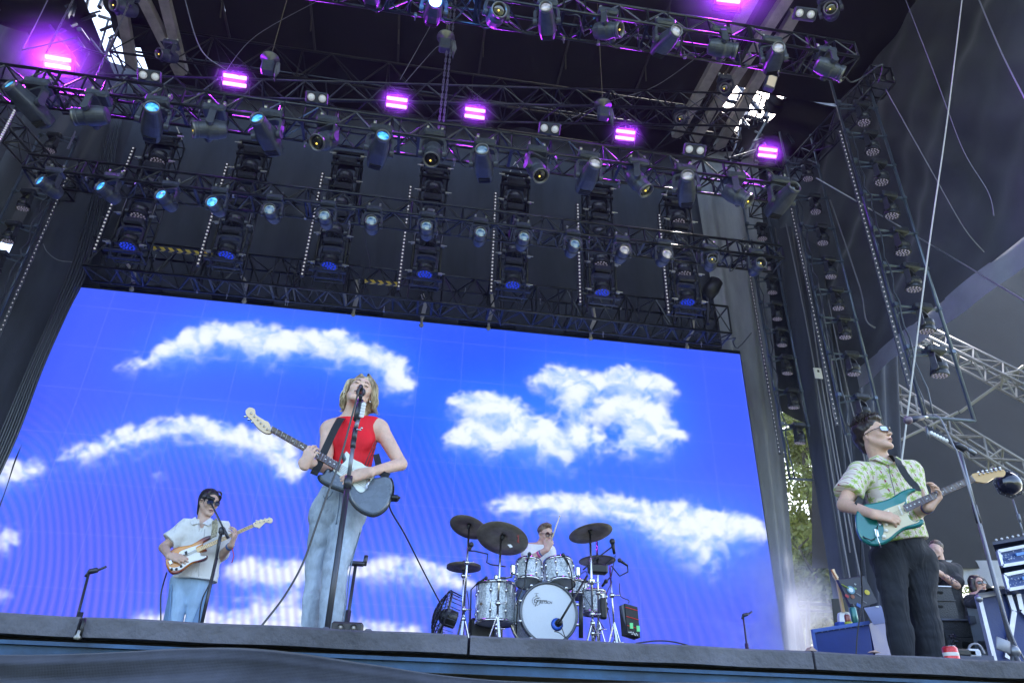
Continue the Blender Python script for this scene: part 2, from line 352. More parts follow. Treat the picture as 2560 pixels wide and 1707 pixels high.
# ---------------------------------------------------------------- trusses
M_cabl = mat('cable_jacket', (.03, .035, .05), .35, spec=.8)
def frame_axes(a, b, up=(0, 0, 1)):
    d = (b-a).normalized(); s = d.cross(V(up)).normalized(); u = s.cross(d); return d, s, u
def truss(name, a, b, w_, h_, r, bays, m, label, cat='truss', group=None, up=(0, 0, 1), lace=.6, plates=0):
    a, b = V(a), V(b); d, s, u = frame_axes(a, b, up); L = (b-a).length
    t = empty(name, a, label, cat, group)
    c = [(-1, -1), (1, -1), (1, 1), (-1, 1)]; q = [s*(w_/2*i)+u*(h_/2*j) for i, j in c]
    for o in q: MB().tube(a+o, b+o, r, 8).build('chord', m, t, True)
    mb = MB(); step = L/bays
    for k in range(4):
        o1, o2 = q[k], q[(k+1) % 4]
        for i in range(bays):
            p0 = a+d*(step*i); p1 = a+d*(step*(i+1))
            if (i+k) % 2: mb.tube(p0+o1, p1+o2, r*lace, 5, cap=False)
            else: mb.tube(p0+o2, p1+o1, r*lace, 5, cap=False)
            if i % 3 == 0: mb.tube(p0+o1, p0+o2, r*lace*1.1, 5, cap=False)
        mb.tube(b+o1, b+o2, r*lace*1.2, 5)
    mb.build('lattice', m, t)
    if plates:
        for i in range(plates):
            p = a+d*(L*(i+.5)/plates); rr = random.Random(i+int(L*7))
            mc_ = MB(); f0 = L*(i+rr.uniform(.1, .6))/plates; pc_ = [a+d*(f0+k_*.16)+q[rr.choice((0, 1))]*rr.uniform(.5, .95)+u*(-.10*math.sin(PI*k_/8)*rr.uniform(.5, 1.6)) for k_ in range(9)]; mc_.path(catmull(pc_, 3), .013, 5); mc_.build('cable_loop', M_cabl, t, True)
            for k_ in range(2):
                pp = a+d*(L*(i+rr.random())/plates)+q[rr.choice((0, 3))]; MB().box(pp, (.05, .06, .07), None, .012).tube(pp, pp+u*.12*rr.choice((-1, 1)), .010, 6).build('pipe_clamp', M_alu, t)
            for o in (-.16, .16):
                mb = MB(); mb.beam(p+d*o+q[0]*1.0, p+d*o+q[3], .05, .02, d); mb.beam(p+d*o+q[1], p+d*o+q[2], .05, .02, d); mb.beam(p+d*o+q[0]-u*.002, p+d*o+q[1]-u*.002, .045, .02, u); mb.build('connector_plate', m, t)
    return t
def at_y(x, y, Y, dz=0, dy=0): return P(x, y, Y)+V((0, dy, dz))
YU, YM, YT, YS = 8.7, 11.0, 6.6, 13.9
HB = .55
# front lower chord follows the photo's line; the box centre sits above and behind it
def hung_truss(name, x0, y0, x1, y1, Y, w_, h_, bays, label, r=.026, plates=7, ext=(0, 0)):
    a, b = P(x0, y0, Y), P(x1, y1, Y); zm = (a.z+b.z)/2; a.z = b.z = zm; a.x -= ext[0]; b.x += ext[1]
    o = V((0, w_/2, h_/2)); return truss(name, a+o, b+o, w_, h_, r, bays, M_truss, label, plates=plates)
truss_U = hung_truss('lighting_truss', -60, 196, 1962, 460, YU, .46, .34, 44, 'long black lighting truss spanning the stage just above the big moving lights and purple strobes')
truss_M = hung_truss('lighting_truss', 55, 420, 1960, 645, YM, .50, .32, 44, 'slimmer black lighting truss spanning in front of the seven lighting ladders', .028)
truss_T = hung_truss('lighting_truss', 640, -70, 2139, 119, YT, .46, .32, 26, 'uppermost lighting truss cut off by the top of the picture', .024)
truss_S = hung_truss('lighting_truss', 205, 668, 1828, 828, YS, .6, .75, 40, 'rear truss carrying the video wall directly above its top edge', .030, 9)
truss('lighting_truss', P(150, 235, 10.6), P(1900, 300, 10.8)+V((0, 0, .3)), .5, .5, .024, 36, M_truss, 'rear utility truss seen through the gaps behind the strobe row', lace=.5)
# rear roof truss
a, b = P(430, 150, 13.2), P(1800, 310, 13.2); a.z = b.z = (a.z+b.z)/2
truss('roof_truss', a+V((-1.2, 0, -.2)), b+V((.3, 0, -.2)), .8, 1.0, .03, 22, mat('old_truss', (.03, .03, .032), .5, .4), 'deep dark roof truss at the rear edge of the roof fabric')
# side runs linking the U truss to the outer ladders
truss('lighting_truss', PX(1890, 530, 8.9), PX(2195, 205, 9.1), .4, .4, .024, 14, M_truss, 'black truss arm rising towards the corner block above the outermost right ladder', up=(0, .3, 1))
mb = MB(); c = PX(2192, 206, 9.15)
cb = empty('corner_block', c, 'square metal corner block at the upper end of the truss arm on the right', 'truss block')
for i in (-1, 1):
    for j in (-1, 1):
        mb.tube(c+V((.22*i, .22*j, -.22)), c+V((.22*i, .22*j, .22)), .025); mb.tube(c+V((-.22, .22*i, .22*j)), c+V((.22, .22*i, .22*j)), .025); mb.tube(c+V((.22*i, -.22, .22*j)), c+V((.22*i, .22, .22*j)), .025)
mb.build('frame', M_truss, cb, True); MB().box(c+V((0, 0, -.2)), (.4, .4, .03)).build('plate', M_alu, cb)
truss('lighting_truss', PX(-40, 250, -9.2), PX(90, 250, -8.3)+V((0, 5.2, 0)), .4, .4, .024, 16, M_truss, 'black truss run receding along the left side above the left ladders', up=(0, .3, 1))

# roof support beams, heavy grey struts
def strut(x0, y0, x1, y1, Y, w_, label):
    mb = MB(); a, b = PZ(x0, y0, ZR-.55), PZ(x1, y1, ZR-.75); mb.beam(a, b, w_, .18); return tag(mb.build('roof_strut', M_grey), label, 'beam', 'grey roof struts')
strut(290, -70, 330, 168, 12.2, .24, 'short left grey strut beside the daylight gap')
strut(350, -20, 452, 185, 12.4, .24, 'left one of two long grey roof struts near the second purple strobe')
strut(405, -30, 457, 180, 12.0, .24, 'right one of two long grey roof struts near the second purple strobe')
strut(1900, -40, 1690, 340, 12.0, .26, 'leftmost of the three grey roof struts at the upper right')
strut(1990, -40, 1735, 350, 12.3, .26, 'middle one of the three grey roof struts at the upper right')
strut(1990, 30, 1795, 370, 12.6, .26, 'rightmost of the three grey roof struts, ending beside the daylight gap')
# timber and steel clutter in the daylight gaps
for nm, cx, cy in (('left', 225, 60), ('right', 1900, 290)):
    mb = MB(); rr = random.Random(len(nm))
    for i in range(26):
        x = cx+rr.uniform(-75, 75); y = cy+rr.uniform(-100, 110)
        an = rr.choice((1.15, 1.25, -1.0, .4, -.35))+rr.uniform(-.15, .15); L = rr.uniform(35, 110)
        mb.tube(P(x-L*math.cos(an)/2, y+L*math.sin(an)/2, 13.2+rr.random()), P(x+L*math.cos(an)/2, y-L*math.sin(an)/2, 13.2+rr.random()), rr.choice((.03, .045, .07)), 6)
    mb.build('roof_scaffold', M_truss); tag(bpy.context.scene.objects[-1] if False else COL.objects[-1], 'tangle of scaffold tubes crossing the bright daylight gap at the upper %s' % nm, 'scaffold')

# ---------------------------------------------------------------- wing tent on the right
wt = empty('wing_tent', (18, 15, 0), 'dark grey marquee ceiling and wall seen behind the right wing', 'tent')
M_tent = mat('tent_lining', (.014, .015, .019), .9, 0, var=.35, vscale=.35, bump=.2, bscale=2)
grid_mesh('lining', lambda u, v: P(2030+1900*u, 560+860*v-140*(1-v)*u, 21-4*v+ .3*math.sin(u*9+v*4)), 40, 30, M_tent, wt)
grid_mesh('wall_sheet', lambda u, v: P(2240+900*u, 1400+(75-15*math.sin(u*9))*v, 16.9+.12*math.sin(u*40)), 40, 6, M_hem, wt)
M_tt = mat('marquee_truss', (.24, .235, .23), .5, .4, var=.2, vscale=4)
for (x0, y0, x1, y1, Y0, Y1, lb) in ((2230, 800, 2700, 1040, 17, 13, 'upper pale marquee truss crossing the dark tent at the right'), (2130, 925, 2700, 1280, 17, 13.5, 'lower pale marquee truss crossing behind the singer at the right'), (2500, 560, 2900, 880, 14, 11, 'pale marquee truss cut off by the right edge of the picture')):
    truss('marquee_truss', P(x0, y0, Y0), P(x1, y1, Y1), .45, .45, .035, 13, M_tt, lb, up=(0, 1, .5), group='marquee trusses', lace=.7)
mb = MB(); mb.tube(P(2400, 1030, 15), P(2560, 915, 14), .04); mb.tube(P(2395, 1030, 15), P(2250, 1100, 15.5), .035)
tag(mb.build('marquee_brace', M_tt), 'single pale brace tube joining the marquee trusses', 'brace')
# drape bundle between the ladders and the wing
wd = empty('wing_drape', (11, 14.5, STAGE), 'tall black drape bundle hanging between the trees and the right guitarist', 'curtain')
drape('cloth', P(1940, 560, 14.8), P(2230, 700, 14.8), P(2260, 1560, 13.6), P(2105, 1560, 13.6), 70, 50, .16, 6, M_drape, wd, 11)
mb = MB()
for i, (x0, y0, x1, y1) in enumerate(((1965, 560, 2140, 1500), (1990, 560, 2165, 1500), (2040, 700, 2180, 1400), (2010, 620, 2120, 1380), (2075, 750, 2215, 1420))):
    pts = [P(x0+(x1-x0)*t+5*math.sin(t*5+i), y0+(y1-y0)*t, 13.4) for t in [k/12 for k in range(13)]]; mb.path(pts, .016, 5)
mb.build('tie_line', mat('pale_rope', (.22, .22, .24), .6), wd, True)
tag(MB().box(P(2045, 933, 13.2), (.18, .02, .26)).build('paper_sign', mat('paper_white', (.7, .7, .7), .8)), 'small white paper notice pinned to the black wing drape', 'notice')
MB().box(P(2045, 928, 13.2)+V((0, -.012, 0)), (.05, .004, .06)).build('print_mark', mat('ink', (.05, .05, .05), .8), COL.objects['paper_sign'])
# railing below the trees
rl = empty('railing', P(2060, 1560, 16), 'dark steel railing standing in front of the trees at the right rear', 'railing')
mb = MB(); mb.tube(P(1985, 1505, 16), P(2230, 1520, 16), .04); mb.tube(P(1985, 1522, 16), P(2230, 1537, 16), .03); mb.build('handrail', M_truss, rl, True)
for x in (2020, 2110): MB().tube(P(x, 1508, 16), P(x, 1640, 16), .05).build('post', M_truss, rl, True)
# small daylight-lit pinholes strip down the drape edge
mb = MB(); rr = random.Random(4)
# ================================================================ VIDEO WALL
YL = 15.0
sx0, sx1, sz0, sz1 = P(182, 720, YL).x, P(1849, 882, YL).x, STAGE, (P(182, 720, YL).z+P(1849, 882, YL).z)/2
scr = empty('video_wall', ((sx0+sx1)/2, YL, STAGE), 'giant video wall showing white clouds on a deep blue sky', 'video wall')
NX, NZ = 760, 430
X, Z = np.meshgrid(np.linspace(sx0, sx1, NX+1), np.linspace(sz0, sz1, NZ+1))
# picture content in the wall's own picture coordinates (columns/rows of the clip being played)
dx, dy, dz = X-EYE.x, YL-EYE.y, Z-EYE.z
zc = dx*_fw.x+dy*_fw.y+dz*_fw.z
U = (1280 + FPX*(dx*_r.x+dy*_r.y+dz*_r.z)/zc)/2560*2352
W = (853.5 - FPX*(dx*_u.x+dy*_u.y+dz*_u.z)/zc)/2560*2352
def poly(pts, k, ox, oy):
    return [((x/k+ox)*2352/2560, (y/k+oy)*2352/2560) for x, y in pts]
Z1 = lambda p: poly(p, 2.613, 1050, 860)
Z2 = lambda p: poly(p, 2.178, 0, 740)
CL = [(Z1([(165,360),(190,325),(300,315),(420,320),(530,310),(600,345),(680,375),(700,420),(660,460),(620,500),(590,545),(500,560),(420,545),(370,520),(350,480),(250,460),(190,420)]), 1),
 (Z1([(135,640),(160,590),(240,555),(330,540),(400,550),(440,600),(480,620),(540,600),(600,540),(650,505),(700,500),(690,455),(760,470),(840,500),(900,560),(950,610),(965,690),(1010,740),(1015,800),(950,830),(880,800),(780,770),(650,730),(560,700),(480,735),(350,735),(230,720),(160,690)]), 1),
 (Z1([(690,210),(720,190),(800,205),(795,165),(860,130),(930,160),(1050,165),(1110,210),(1150,245),(1200,200),(1200,170),(1270,145),(1400,150),(1450,185),(1560,200),(1640,240),(1690,310),(1660,370),(1590,370),(1500,365),(1400,350),(1300,370),(1250,320),(1200,330),(1150,350),(1110,400),(1085,460),(1060,510),(980,520),(930,490),(920,430),(950,380),(870,350),(810,310),(720,285)]), 1),
 (Z1([(1130,430),(1200,400),(1300,390),(1380,370),(1440,395),(1520,390),(1600,440),(1640,490),(1700,540),(1755,590),(1740,640),(1700,690),(1600,705),(1550,770),(1480,740),(1380,750),(1290,730),(1240,690),(1240,640),(1330,600),(1400,570),(1340,540),(1300,540),(1220,490),(1150,510)]), .92),
 (Z1([(965,560),(1000,535),(1060,540),(1090,530),(1150,550),(1170,590),(1220,630),(1215,700),(1160,745),(1080,755),(1040,720),(1000,660),(970,620)]), .9),
 (Z1([(410,1080),(440,1035),(520,1010),(620,1000),(760,985),(900,985),(1060,985),(1200,985),(1300,1005),(1420,1020),(1560,1030),(1650,1040),(1740,1040),(1850,1050),(1920,1090),(2000,1110),(2100,1095),(2200,1130),(2250,1200),(2260,1330),(2100,1350),(1980,1370),(1920,1400),(1930,1480),(1910,1560),(1860,1540),(1830,1470),(1760,1420),(1660,1380),(1540,1360),(1480,1290),(1380,1220),(1200,1190),(1000,1160),(800,1140),(620,1140),(500,1120)]), 1),
 (Z2([(590,378),(700,350),(820,340),(860,280),(900,245),(970,230),(1000,190),(1090,160),(1180,150),(1280,155),(1400,145),(1480,170),(1560,190),(1620,215),(1700,190),(1830,185),(1920,210),(1960,240),(2040,270),(2100,290),(2180,330),(2250,360),(2240,400),(2190,430),(2230,470),(2285,500),(2260,540),(2150,570),(2090,540),(2080,480),(2030,430),(1900,400),(1780,390),(1700,360),(1640,330),(1560,360),(1480,370),(1400,400),(1370,370),(1300,340),(1230,300),(1150,290),(1130,340),(1060,375),(960,390),(860,400),(760,405),(640,405)]), 1),
 (Z2([(290,880),(340,845),(430,825),(520,790),(600,745),(680,720),(780,700),(870,685),(960,670),(1020,655),(1150,665),(1240,680),(1310,720),(1400,740),(1500,760),(1580,800),(1610,850),(1600,900),(1660,940),(1670,1000),(1600,1040),(1520,1060),(1470,1040),(1460,980),(1500,920),(1400,880),(1300,860),(1200,850),(1120,860),(1080,800),(980,790),(880,800),(780,830),(680,860),(560,890),(450,920),(370,945),(310,930)]), .97),
 (Z2([(-60,900),(60,905),(170,890),(240,900),(270,940),(230,980),(180,1020),(100,1060),(0,1090),(-60,1090)]), .85), (Z2([(760,960),(800,925),(880,930),(970,955),(940,985),(880,1010),(820,1015),(780,990)]), .62),
 (Z2([(-60,1260),(40,1255),(100,1290),(130,1345),(90,1400),(30,1430),(-60,1430)]), .95), (Z2([(598,448),(640,430),(685,434),(650,460),(610,462)]), .4), (Z2([(1535,480),(1560,475),(1600,510),(1580,525)]), .35),
 ([(505,1320),(520,1295),(560,1285),(620,1285),(690,1295),(760,1305),(830,1300),(880,1285),(940,1285),(1000,1295),(1050,1310),(1090,1335),(1110,1370),(1060,1370),(1000,1355),(900,1340),(820,1335),(740,1335),(700,1345),(680,1370),(640,1375),(590,1355),(540,1340)], 1),
 ([(300,1415),(380,1408),(480,1405),(560,1400),(640,1398),(720,1410),(830,1425),(920,1430),(1000,1445),(1000,1480),(300,1480)], .95), ([(-30,1345),(10,1350),(30,1370),(20,1395),(-30,1410)], .9)]
def inside(pts):
    c = np.zeros(U.shape, bool); n = len(pts)
    for i in range(n):
        (x0, y0), (x1, y1) = pts[i], pts[(i+1) % n]
        if y0 == y1: continue
        c ^= ((y0 > W) != (y1 > W)) & (U < (x1-x0)*(W-y0)/(y1-y0)+x0)
    return c
def blur(a, s):
    k = int(s*2.5); g = np.exp(-np.arange(-k, k+1)**2/(2*s*s)); g /= g.sum(); p = np.pad(a, ((k, k), (k, k)), 'edge')
    p = sum(g[i]*p[i:i+a.shape[0], :] for i in range(2*k+1)); return sum(g[i]*p[:, i:i+a.shape[1]] for i in range(2*k+1))
mask = np.zeros(U.shape)
for pts, k in CL: mask = np.maximum(mask, inside(pts)*k)
b1, b2 = blur(mask, 3.5), blur(mask, 11); b3 = blur(mask, 26)
wx, wy = (fbm(U/50, W/50, 2, 3)-.45)*60, (fbm(U/50+40, W/50, 6, 3)-.45)*40
nf = fbm((U+wx)/26, (W+wy)/20, 1, 6)-.47; nf2 = np.abs(fbm((U+wy)/17+9, (W+wx)/14, 4, 5)-.47)*2-.22
lowside = np.clip((blur(np.roll(mask, -14, 0), 8)-blur(np.roll(mask, 14, 0), 8))*1.15, 0, 1)   # more cloud above than below: the underside
fld = (b1*.10+b2*.90)*(1-lowside)+(b2*.5+b3*.5)*lowside
wd_ = .20+.34*lowside
q_ = np.clip((fld+nf*.62-nf2*.30-(.38-wd_*.55))/(2*wd_), 0, 1); dens = q_*q_*(3-2*q_)*np.clip(fld*2.6-.15, 0, 1)
dens = blur(np.clip(dens*(.97-.42*lowside-.22*np.clip(.5-nf*3, 0, 1)*(1-b2*.5)), 0, 1), 1.1)
core = np.clip(b3*.95, 0, .75); tex = nf
c_tl, c_mid, c_low = np.array(srgb(66, 94, 244)), np.array(srgb(16, 84, 246)), np.array(srgb(70, 92, 246))
c_halo, c_w, c_sh = np.array(srgb(52, 140, 250)), np.array(srgb(238, 246, 255)), np.array(srgb(128, 182, 252))
un = np.clip(U/1780, 0, 1); wn = np.clip((W-660)/800, 0, 1)
g = np.exp(-((un-.62)**2/.10+(wn-.42)**2/.16))
g2 = np.clip(1-g, 0, 1)
base = c_mid[None, None]*g[..., None] + ((c_tl*(1-wn[..., None]) + c_low*wn[..., None]))*g2[..., None]
base = base*(1-core[..., None]) + c_halo*core[..., None]
shade = np.clip(.50-nf*3.6+nf2*.8-b2*.25+lowside*1.1, 0, 1.7)
cl = c_w*(1-.52*shade[..., None]) + c_sh*(.52*shade[..., None])
colr = base*(1-dens[..., None]) + cl*dens[..., None]
verts = np.stack([X, np.full(X.shape, YL), Z], -1).reshape(-1, 3)
ii = np.arange((NX+1)*(NZ+1)).reshape(NZ+1, NX+1)
quads = np.stack([ii[:-1, :-1], ii[:-1, 1:], ii[1:, 1:], ii[1:, :-1]], -1).reshape(-1, 4)
def np_mesh(name, verts, faces):
    me = bpy.data.meshes.new(name); k = faces.shape[1]
    me.vertices.add(len(verts)); me.vertices.foreach_set('co', np.ascontiguousarray(verts, np.float32).ravel())
    me.loops.add(faces.size); me.loops.foreach_set('vertex_index', faces.astype(np.int32).ravel())
    me.polygons.add(len(faces)); me.polygons.foreach_set('loop_start', np.arange(0, faces.size, k, dtype=np.int32))
    me.update(); me.validate(); return me
me = np_mesh('screen', verts, quads)
ca = me.color_attributes.new('clip', 'FLOAT_COLOR', 'POINT')
ca.data.foreach_set('color', np.concatenate([colr.reshape(-1, 3), np.ones((len(verts), 1))], 1).astype(np.float32).ravel())
m = bpy.data.materials.new('led_picture'); m.use_nodes = True; t = m.node_tree; b = bsdf(m)
at = t.nodes.new('ShaderNodeAttribute'); at.attribute_name = 'clip'
b.inputs['Base Color'].default_value = (.01, .01, .012, 1); b.inputs['Roughness'].default_value = .6
def N(tree, op, *ins):
    n = tree.nodes.new('ShaderNodeMath'); n.operation = op
    for i, v_ in enumerate(ins):
        if isinstance(v_, (int, float)): n.inputs[i].default_value = v_
        else: tree.links.new(v_, n.inputs[i])
    return n.outputs[0]
tc = t.nodes.new('ShaderNodeTexCoord'); sp = t.nodes.new('ShaderNodeSeparateXYZ'); t.links.new(tc.outputs['Object'], sp.inputs[0])
# faint cabinet seams and the curved refresh bands of the clip, strongest low down on the left
xw, zw = sp.outputs[0], sp.outputs[2]
seam = N(t, 'MAXIMUM', N(t, 'GREATER_THAN', N(t, 'ABSOLUTE', N(t, 'SUBTRACT', N(t, 'FRACT', N(t, 'MULTIPLY', xw, 1.0)), .5)), .492), N(t, 'GREATER_THAN', N(t, 'ABSOLUTE', N(t, 'SUBTRACT', N(t, 'FRACT', N(t, 'MULTIPLY', zw, 1.0)), .5)), .492))
MCX, MCZ = -9.2, P(200, 1490, YL).z
ex = N(t, 'SUBTRACT', xw, MCX); ez = N(t, 'ADD', N(t, 'SUBTRACT', zw, MCZ), N(t, 'MULTIPLY', N(t, 'MAXIMUM', N(t, 'SUBTRACT', ex, 2.), 0.), .52))
rad = N(t, 'SQRT', N(t, 'ADD', N(t, 'MULTIPLY', ex, ex), N(t, 'MULTIPLY', N(t, 'MULTIPLY', ez, ez), .8)))
ang = N(t, 'MULTIPLY', N(t, 'SUBTRACT', rad, N(t, 'MULTIPLY', N(t, 'MULTIPLY', rad, rad), .014)), 44.)
band = N(t, 'MULTIPLY', N(t, 'ADD', N(t, 'SINE', ang), 1.), .5)
low_ = t.nodes.new('ShaderNodeMapRange'); t.links.new(zw, low_.inputs[0]); low_.inputs[1].default_value = STAGE+6.3; low_.inputs[2].default_value = STAGE+1.5; low_.inputs[3].default_value = 0; low_.inputs[4].default_value = 1
lf = t.nodes.new('ShaderNodeMapRange'); t.links.new(xw, lf.inputs[0]); lf.inputs[1].default_value = 7.5; lf.inputs[2].default_value = -2.0; lf.inputs[3].default_value = .25; lf.inputs[4].default_value = 1
amt = N(t, 'MULTIPLY', N(t, 'MULTIPLY', N(t, 'MULTIPLY', low_.outputs[0], lf.outputs[0]), band), .46)
mx = t.nodes.new('ShaderNodeMix'); mx.data_type = 'RGBA'; t.links.new(amt, mx.inputs[0]); t.links.new(at.outputs['Color'], mx.inputs[6]); mx.inputs[7].default_value = (*srgb(140, 120, 250), 1)
mx2 = t.nodes.new('ShaderNodeMix'); mx2.data_type = 'RGBA'; t.links.new(N(t, 'MULTIPLY', seam, .05), mx2.inputs[0]); t.links.new(mx.outputs[2], mx2.inputs[6]); mx2.inputs[7].default_value = (.8, .8, 1, 1)
t.links.new(mx2.outputs[2], b.inputs['Emission Color']); b.inputs['Emission Strength'].default_value = 1/2**SC.view_settings.exposure*1.12
link_mesh('screen', me, m, scr)
MB().box(((sx0+sx1)/2, YL+.09, (sz0+sz1)/2+.05), (sx1-sx0+.06, .14, sz1-sz0+.12)).build('cabinet', M_black, scr)
mb = MB()
for (a, b_) in ((235, 395), (528, 682), (812, 960), (1150, 1292), (1410, 1545), (1665, 1790)):
    za = sz1+.12; xa, xb = P(a, 740, YL-.06).x, P(b_, 760, YL-.06).x
    mb = MB(); mb.box(((xa+xb)/2, YL-.02, za), (xb-xa, .12, .10), None, .02); mb.box((xa+.12, YL-.03, za+.08), (.16, .08, .06)); mb.box((xb-.12, YL-.03, za+.08), (.16, .08, .06))
    mb.tube(((xa+xb)/2, YL-.05, za+.04), ((xa+xb)/2, YL-.05, za+.2), .03)
    mb.build('header_bar', M_black, scr)
# grey hangers between the truss and the header bars
hx = [(318, 660, 335, 705), (604, 690, 615, 735), (890, 700, 886, 768), (1056, 735, 1055, 795), (1228, 735, 1222, 803), (1482, 770, 1476, 828), (1732, 800, 1716, 850)]
for i, (x0, y0, x1, y1) in enumerate(hx):
    mb = MB(); a, b_ = P(x0, y0, 14.35), P(x1, y1, 14.7); mdl = (a+b_)/2+V((.07, -.03, 0))
    mb.beam(a, mdl, .06, .09, (0, 1, 0)); mb.beam(mdl, b_, .09, .05, (0, 1, 0)); mb.tube(b_, b_+V((0, 0, -.22)), .03); mb.ball(b_+V((0, 0, -.2)), .055, 8, 6)
    tag(mb.build('hanger_bracket', M_grey), 'grey steel hanger bracket over the video wall, %s from the left' % ORD[i], 'bracket', 'hanger brackets above the screen')
# hazard tape rods
mz = bpy.data.materials.new('hazard_tape'); mz.use_nodes = True; tz = mz.node_tree; bz = bsdf(mz)
tc = tz.nodes.new('ShaderNodeTexCoord'); wv_ = tz.nodes.new('ShaderNodeTexWave'); wv_.inputs['Scale'].default_value = 3.6; wv_.bands_direction = 'DIAGONAL'
cr = tz.nodes.new('ShaderNodeValToRGB'); cr.color_ramp.interpolation = 'CONSTANT'; cr.color_ramp.elements[0].color = (.015, .015, .015, 1); cr.color_ramp.elements[1].position = .5; cr.color_ramp.elements[1].color = (.6, .42, .03, 1)
tz.links.new(tc.outputs['Object'], wv_.inputs[0]); tz.links.new(wv_.outputs[0], cr.inputs[0]); tz.links.new(cr.outputs[0], bz.inputs['Base Color'])
for x0, y0, x1, y1, lb in ((384, 621, 530, 637, 'brightest yellow and black striped rod, between the first and second ladders'), (912, 703, 995, 711, 'dimmer short striped rod near the third ladder')):
    tag(MB().beam(P(x0, y0, 13.4), P(x1, y1, 13.4), .07, .07).build('hazard_rod', mz), lb, 'rod', 'striped hazard rods')

# ================================================================ LIGHTS
M_bodyd = mat('wash_body', (.035, .038, .05), .35, .2, var=.25, vscale=10)
M_body = mat('lamp_body', (.060, .068, .092), .38, .1, var=.25, vscale=10, bump=.06)
M_yoke = mat('lamp_yoke', (.065, .07, .09), .4, .15, var=.2, vscale=10)
M_ring = mat('lens_ring', (.16, .16, .17), .3, .5)
M_patch = mat('lamp_label', (.02, .02, .022), .3)
def glass(name, col, es, center=None, cen_size=.4):
    m = bpy.data.materials.new(name); m.use_nodes = True; t = m.node_tree; b = bsdf(m)
    b.inputs['Base Color'].default_value = (*[c*.3 for c in col], 1); b.inputs['Roughness'].default_value = .08; b.inputs['Coat Weight'].default_value = 1
    if es:
        tc = t.nodes.new('ShaderNodeTexCoord'); g = t.nodes.new('ShaderNodeTexNoise'); g.inputs['Scale'].default_value = 9
        cr = t.nodes.new('ShaderNodeValToRGB'); cr.color_ramp.elements[0].position = .35; cr.color_ramp.elements[1].position = .7
        cr.color_ramp.elements[0].color = (*[c*.35 for c in col], 1); cr.color_ramp.elements[1].color = (*[min(1, c*1.0+.10) for c in (center or col)], 1)
        t.links.new(tc.outputs['Object'], g.inputs[0]); t.links.new(g.outputs[0], cr.inputs[0]); t.links.new(cr.outputs[0], b.inputs['Emission Color']); b.inputs['Emission Strength'].default_value = es
    return m
G_blue = glass('lens_cyan_lit', srgb(0, 110, 255), .55, srgb(20, 170, 255))
G_sky = glass('lens_pale_lit', srgb(60, 130, 210), .09, srgb(200, 240, 255))
G_dark = glass('lens_dark', (.05, .05, .045), 0)
G_white = glass('lens_white', srgb(150, 160, 190), .12, srgb(255, 255, 255))
G_flare = glass('lens_glaring', srgb(70, 180, 255), 5., (1, 1, 1))
M_filament = mat('filament', (.8, .6, .2), .5, emit=srgb(255, 215, 80), estr=.28)
def loft(mb, secs, n=20, e=3.2):
    """superellipse sections (y, rx, rz, cz) along +Y"""
    vs = []
    for y, rx, rz, cz in secs:
        for i in range(n):
            t = 2*PI*i/n; c, s = math.cos(t), math.sin(t)
            vs.append(V((math.copysign(abs(c)**(2/e), c)*rx, y, cz+math.copysign(abs(s)**(2/e), s)*rz)))
    fs = [(j*n+i, j*n+(i+1) % n, (j+1)*n+(i+1) % n, (j+1)*n+i) for j in range(len(secs)-1) for i in range(n)]
    fs = [f[::-1] for f in fs] + [tuple(range(n)), tuple(range(len(secs)*n-1, (len(secs)-1)*n-1, -1))]
    mb.add(vs, fs); return mb
def yoke_mesh(wd, arm, th, dp):
    """U yoke: crossbar at z=0, arms down to z=-arm"""
    mb = MB(); pts = [V((-wd, 0, -arm)), V((-wd, 0, -.3*arm)), V((-wd*.86, 0, -.08*arm)), V((-wd*.5, 0, 0)), V((wd*.5, 0, 0)), V((wd*.86, 0, -.08*arm)), V((wd, 0, -.3*arm)), V((wd, 0, -arm))]
    for a, b in zip(pts[:-1], pts[1:]):
        d = (b-a).normalized(); mb.beam(a-d*th*.25, b+d*th*.25, dp, th, (0, 0, 1) if abs(d.z) < .9 else (1, 0, 0)) if False else mb.beam(a-d*th*.2, b+d*th*.2, dp if abs(d.z) < 2 else th, th, V((0, 1, 0)).cross(d))
    for s in (-1, 1): mb.tube((s*(wd-th*.8), 0, -arm), (s*(wd+th*.7), 0, -arm), dp*.62, 12)
    return mb
def mk(mb, name, m, smooth=False):
    me = bpy.data.meshes.new(name); me.from_pydata(mb.v, [], mb.f); me.update(); me.materials.append(m)
    if smooth: me.polygons.foreach_set('use_smooth', [True]*len(me.polygons))
    return me
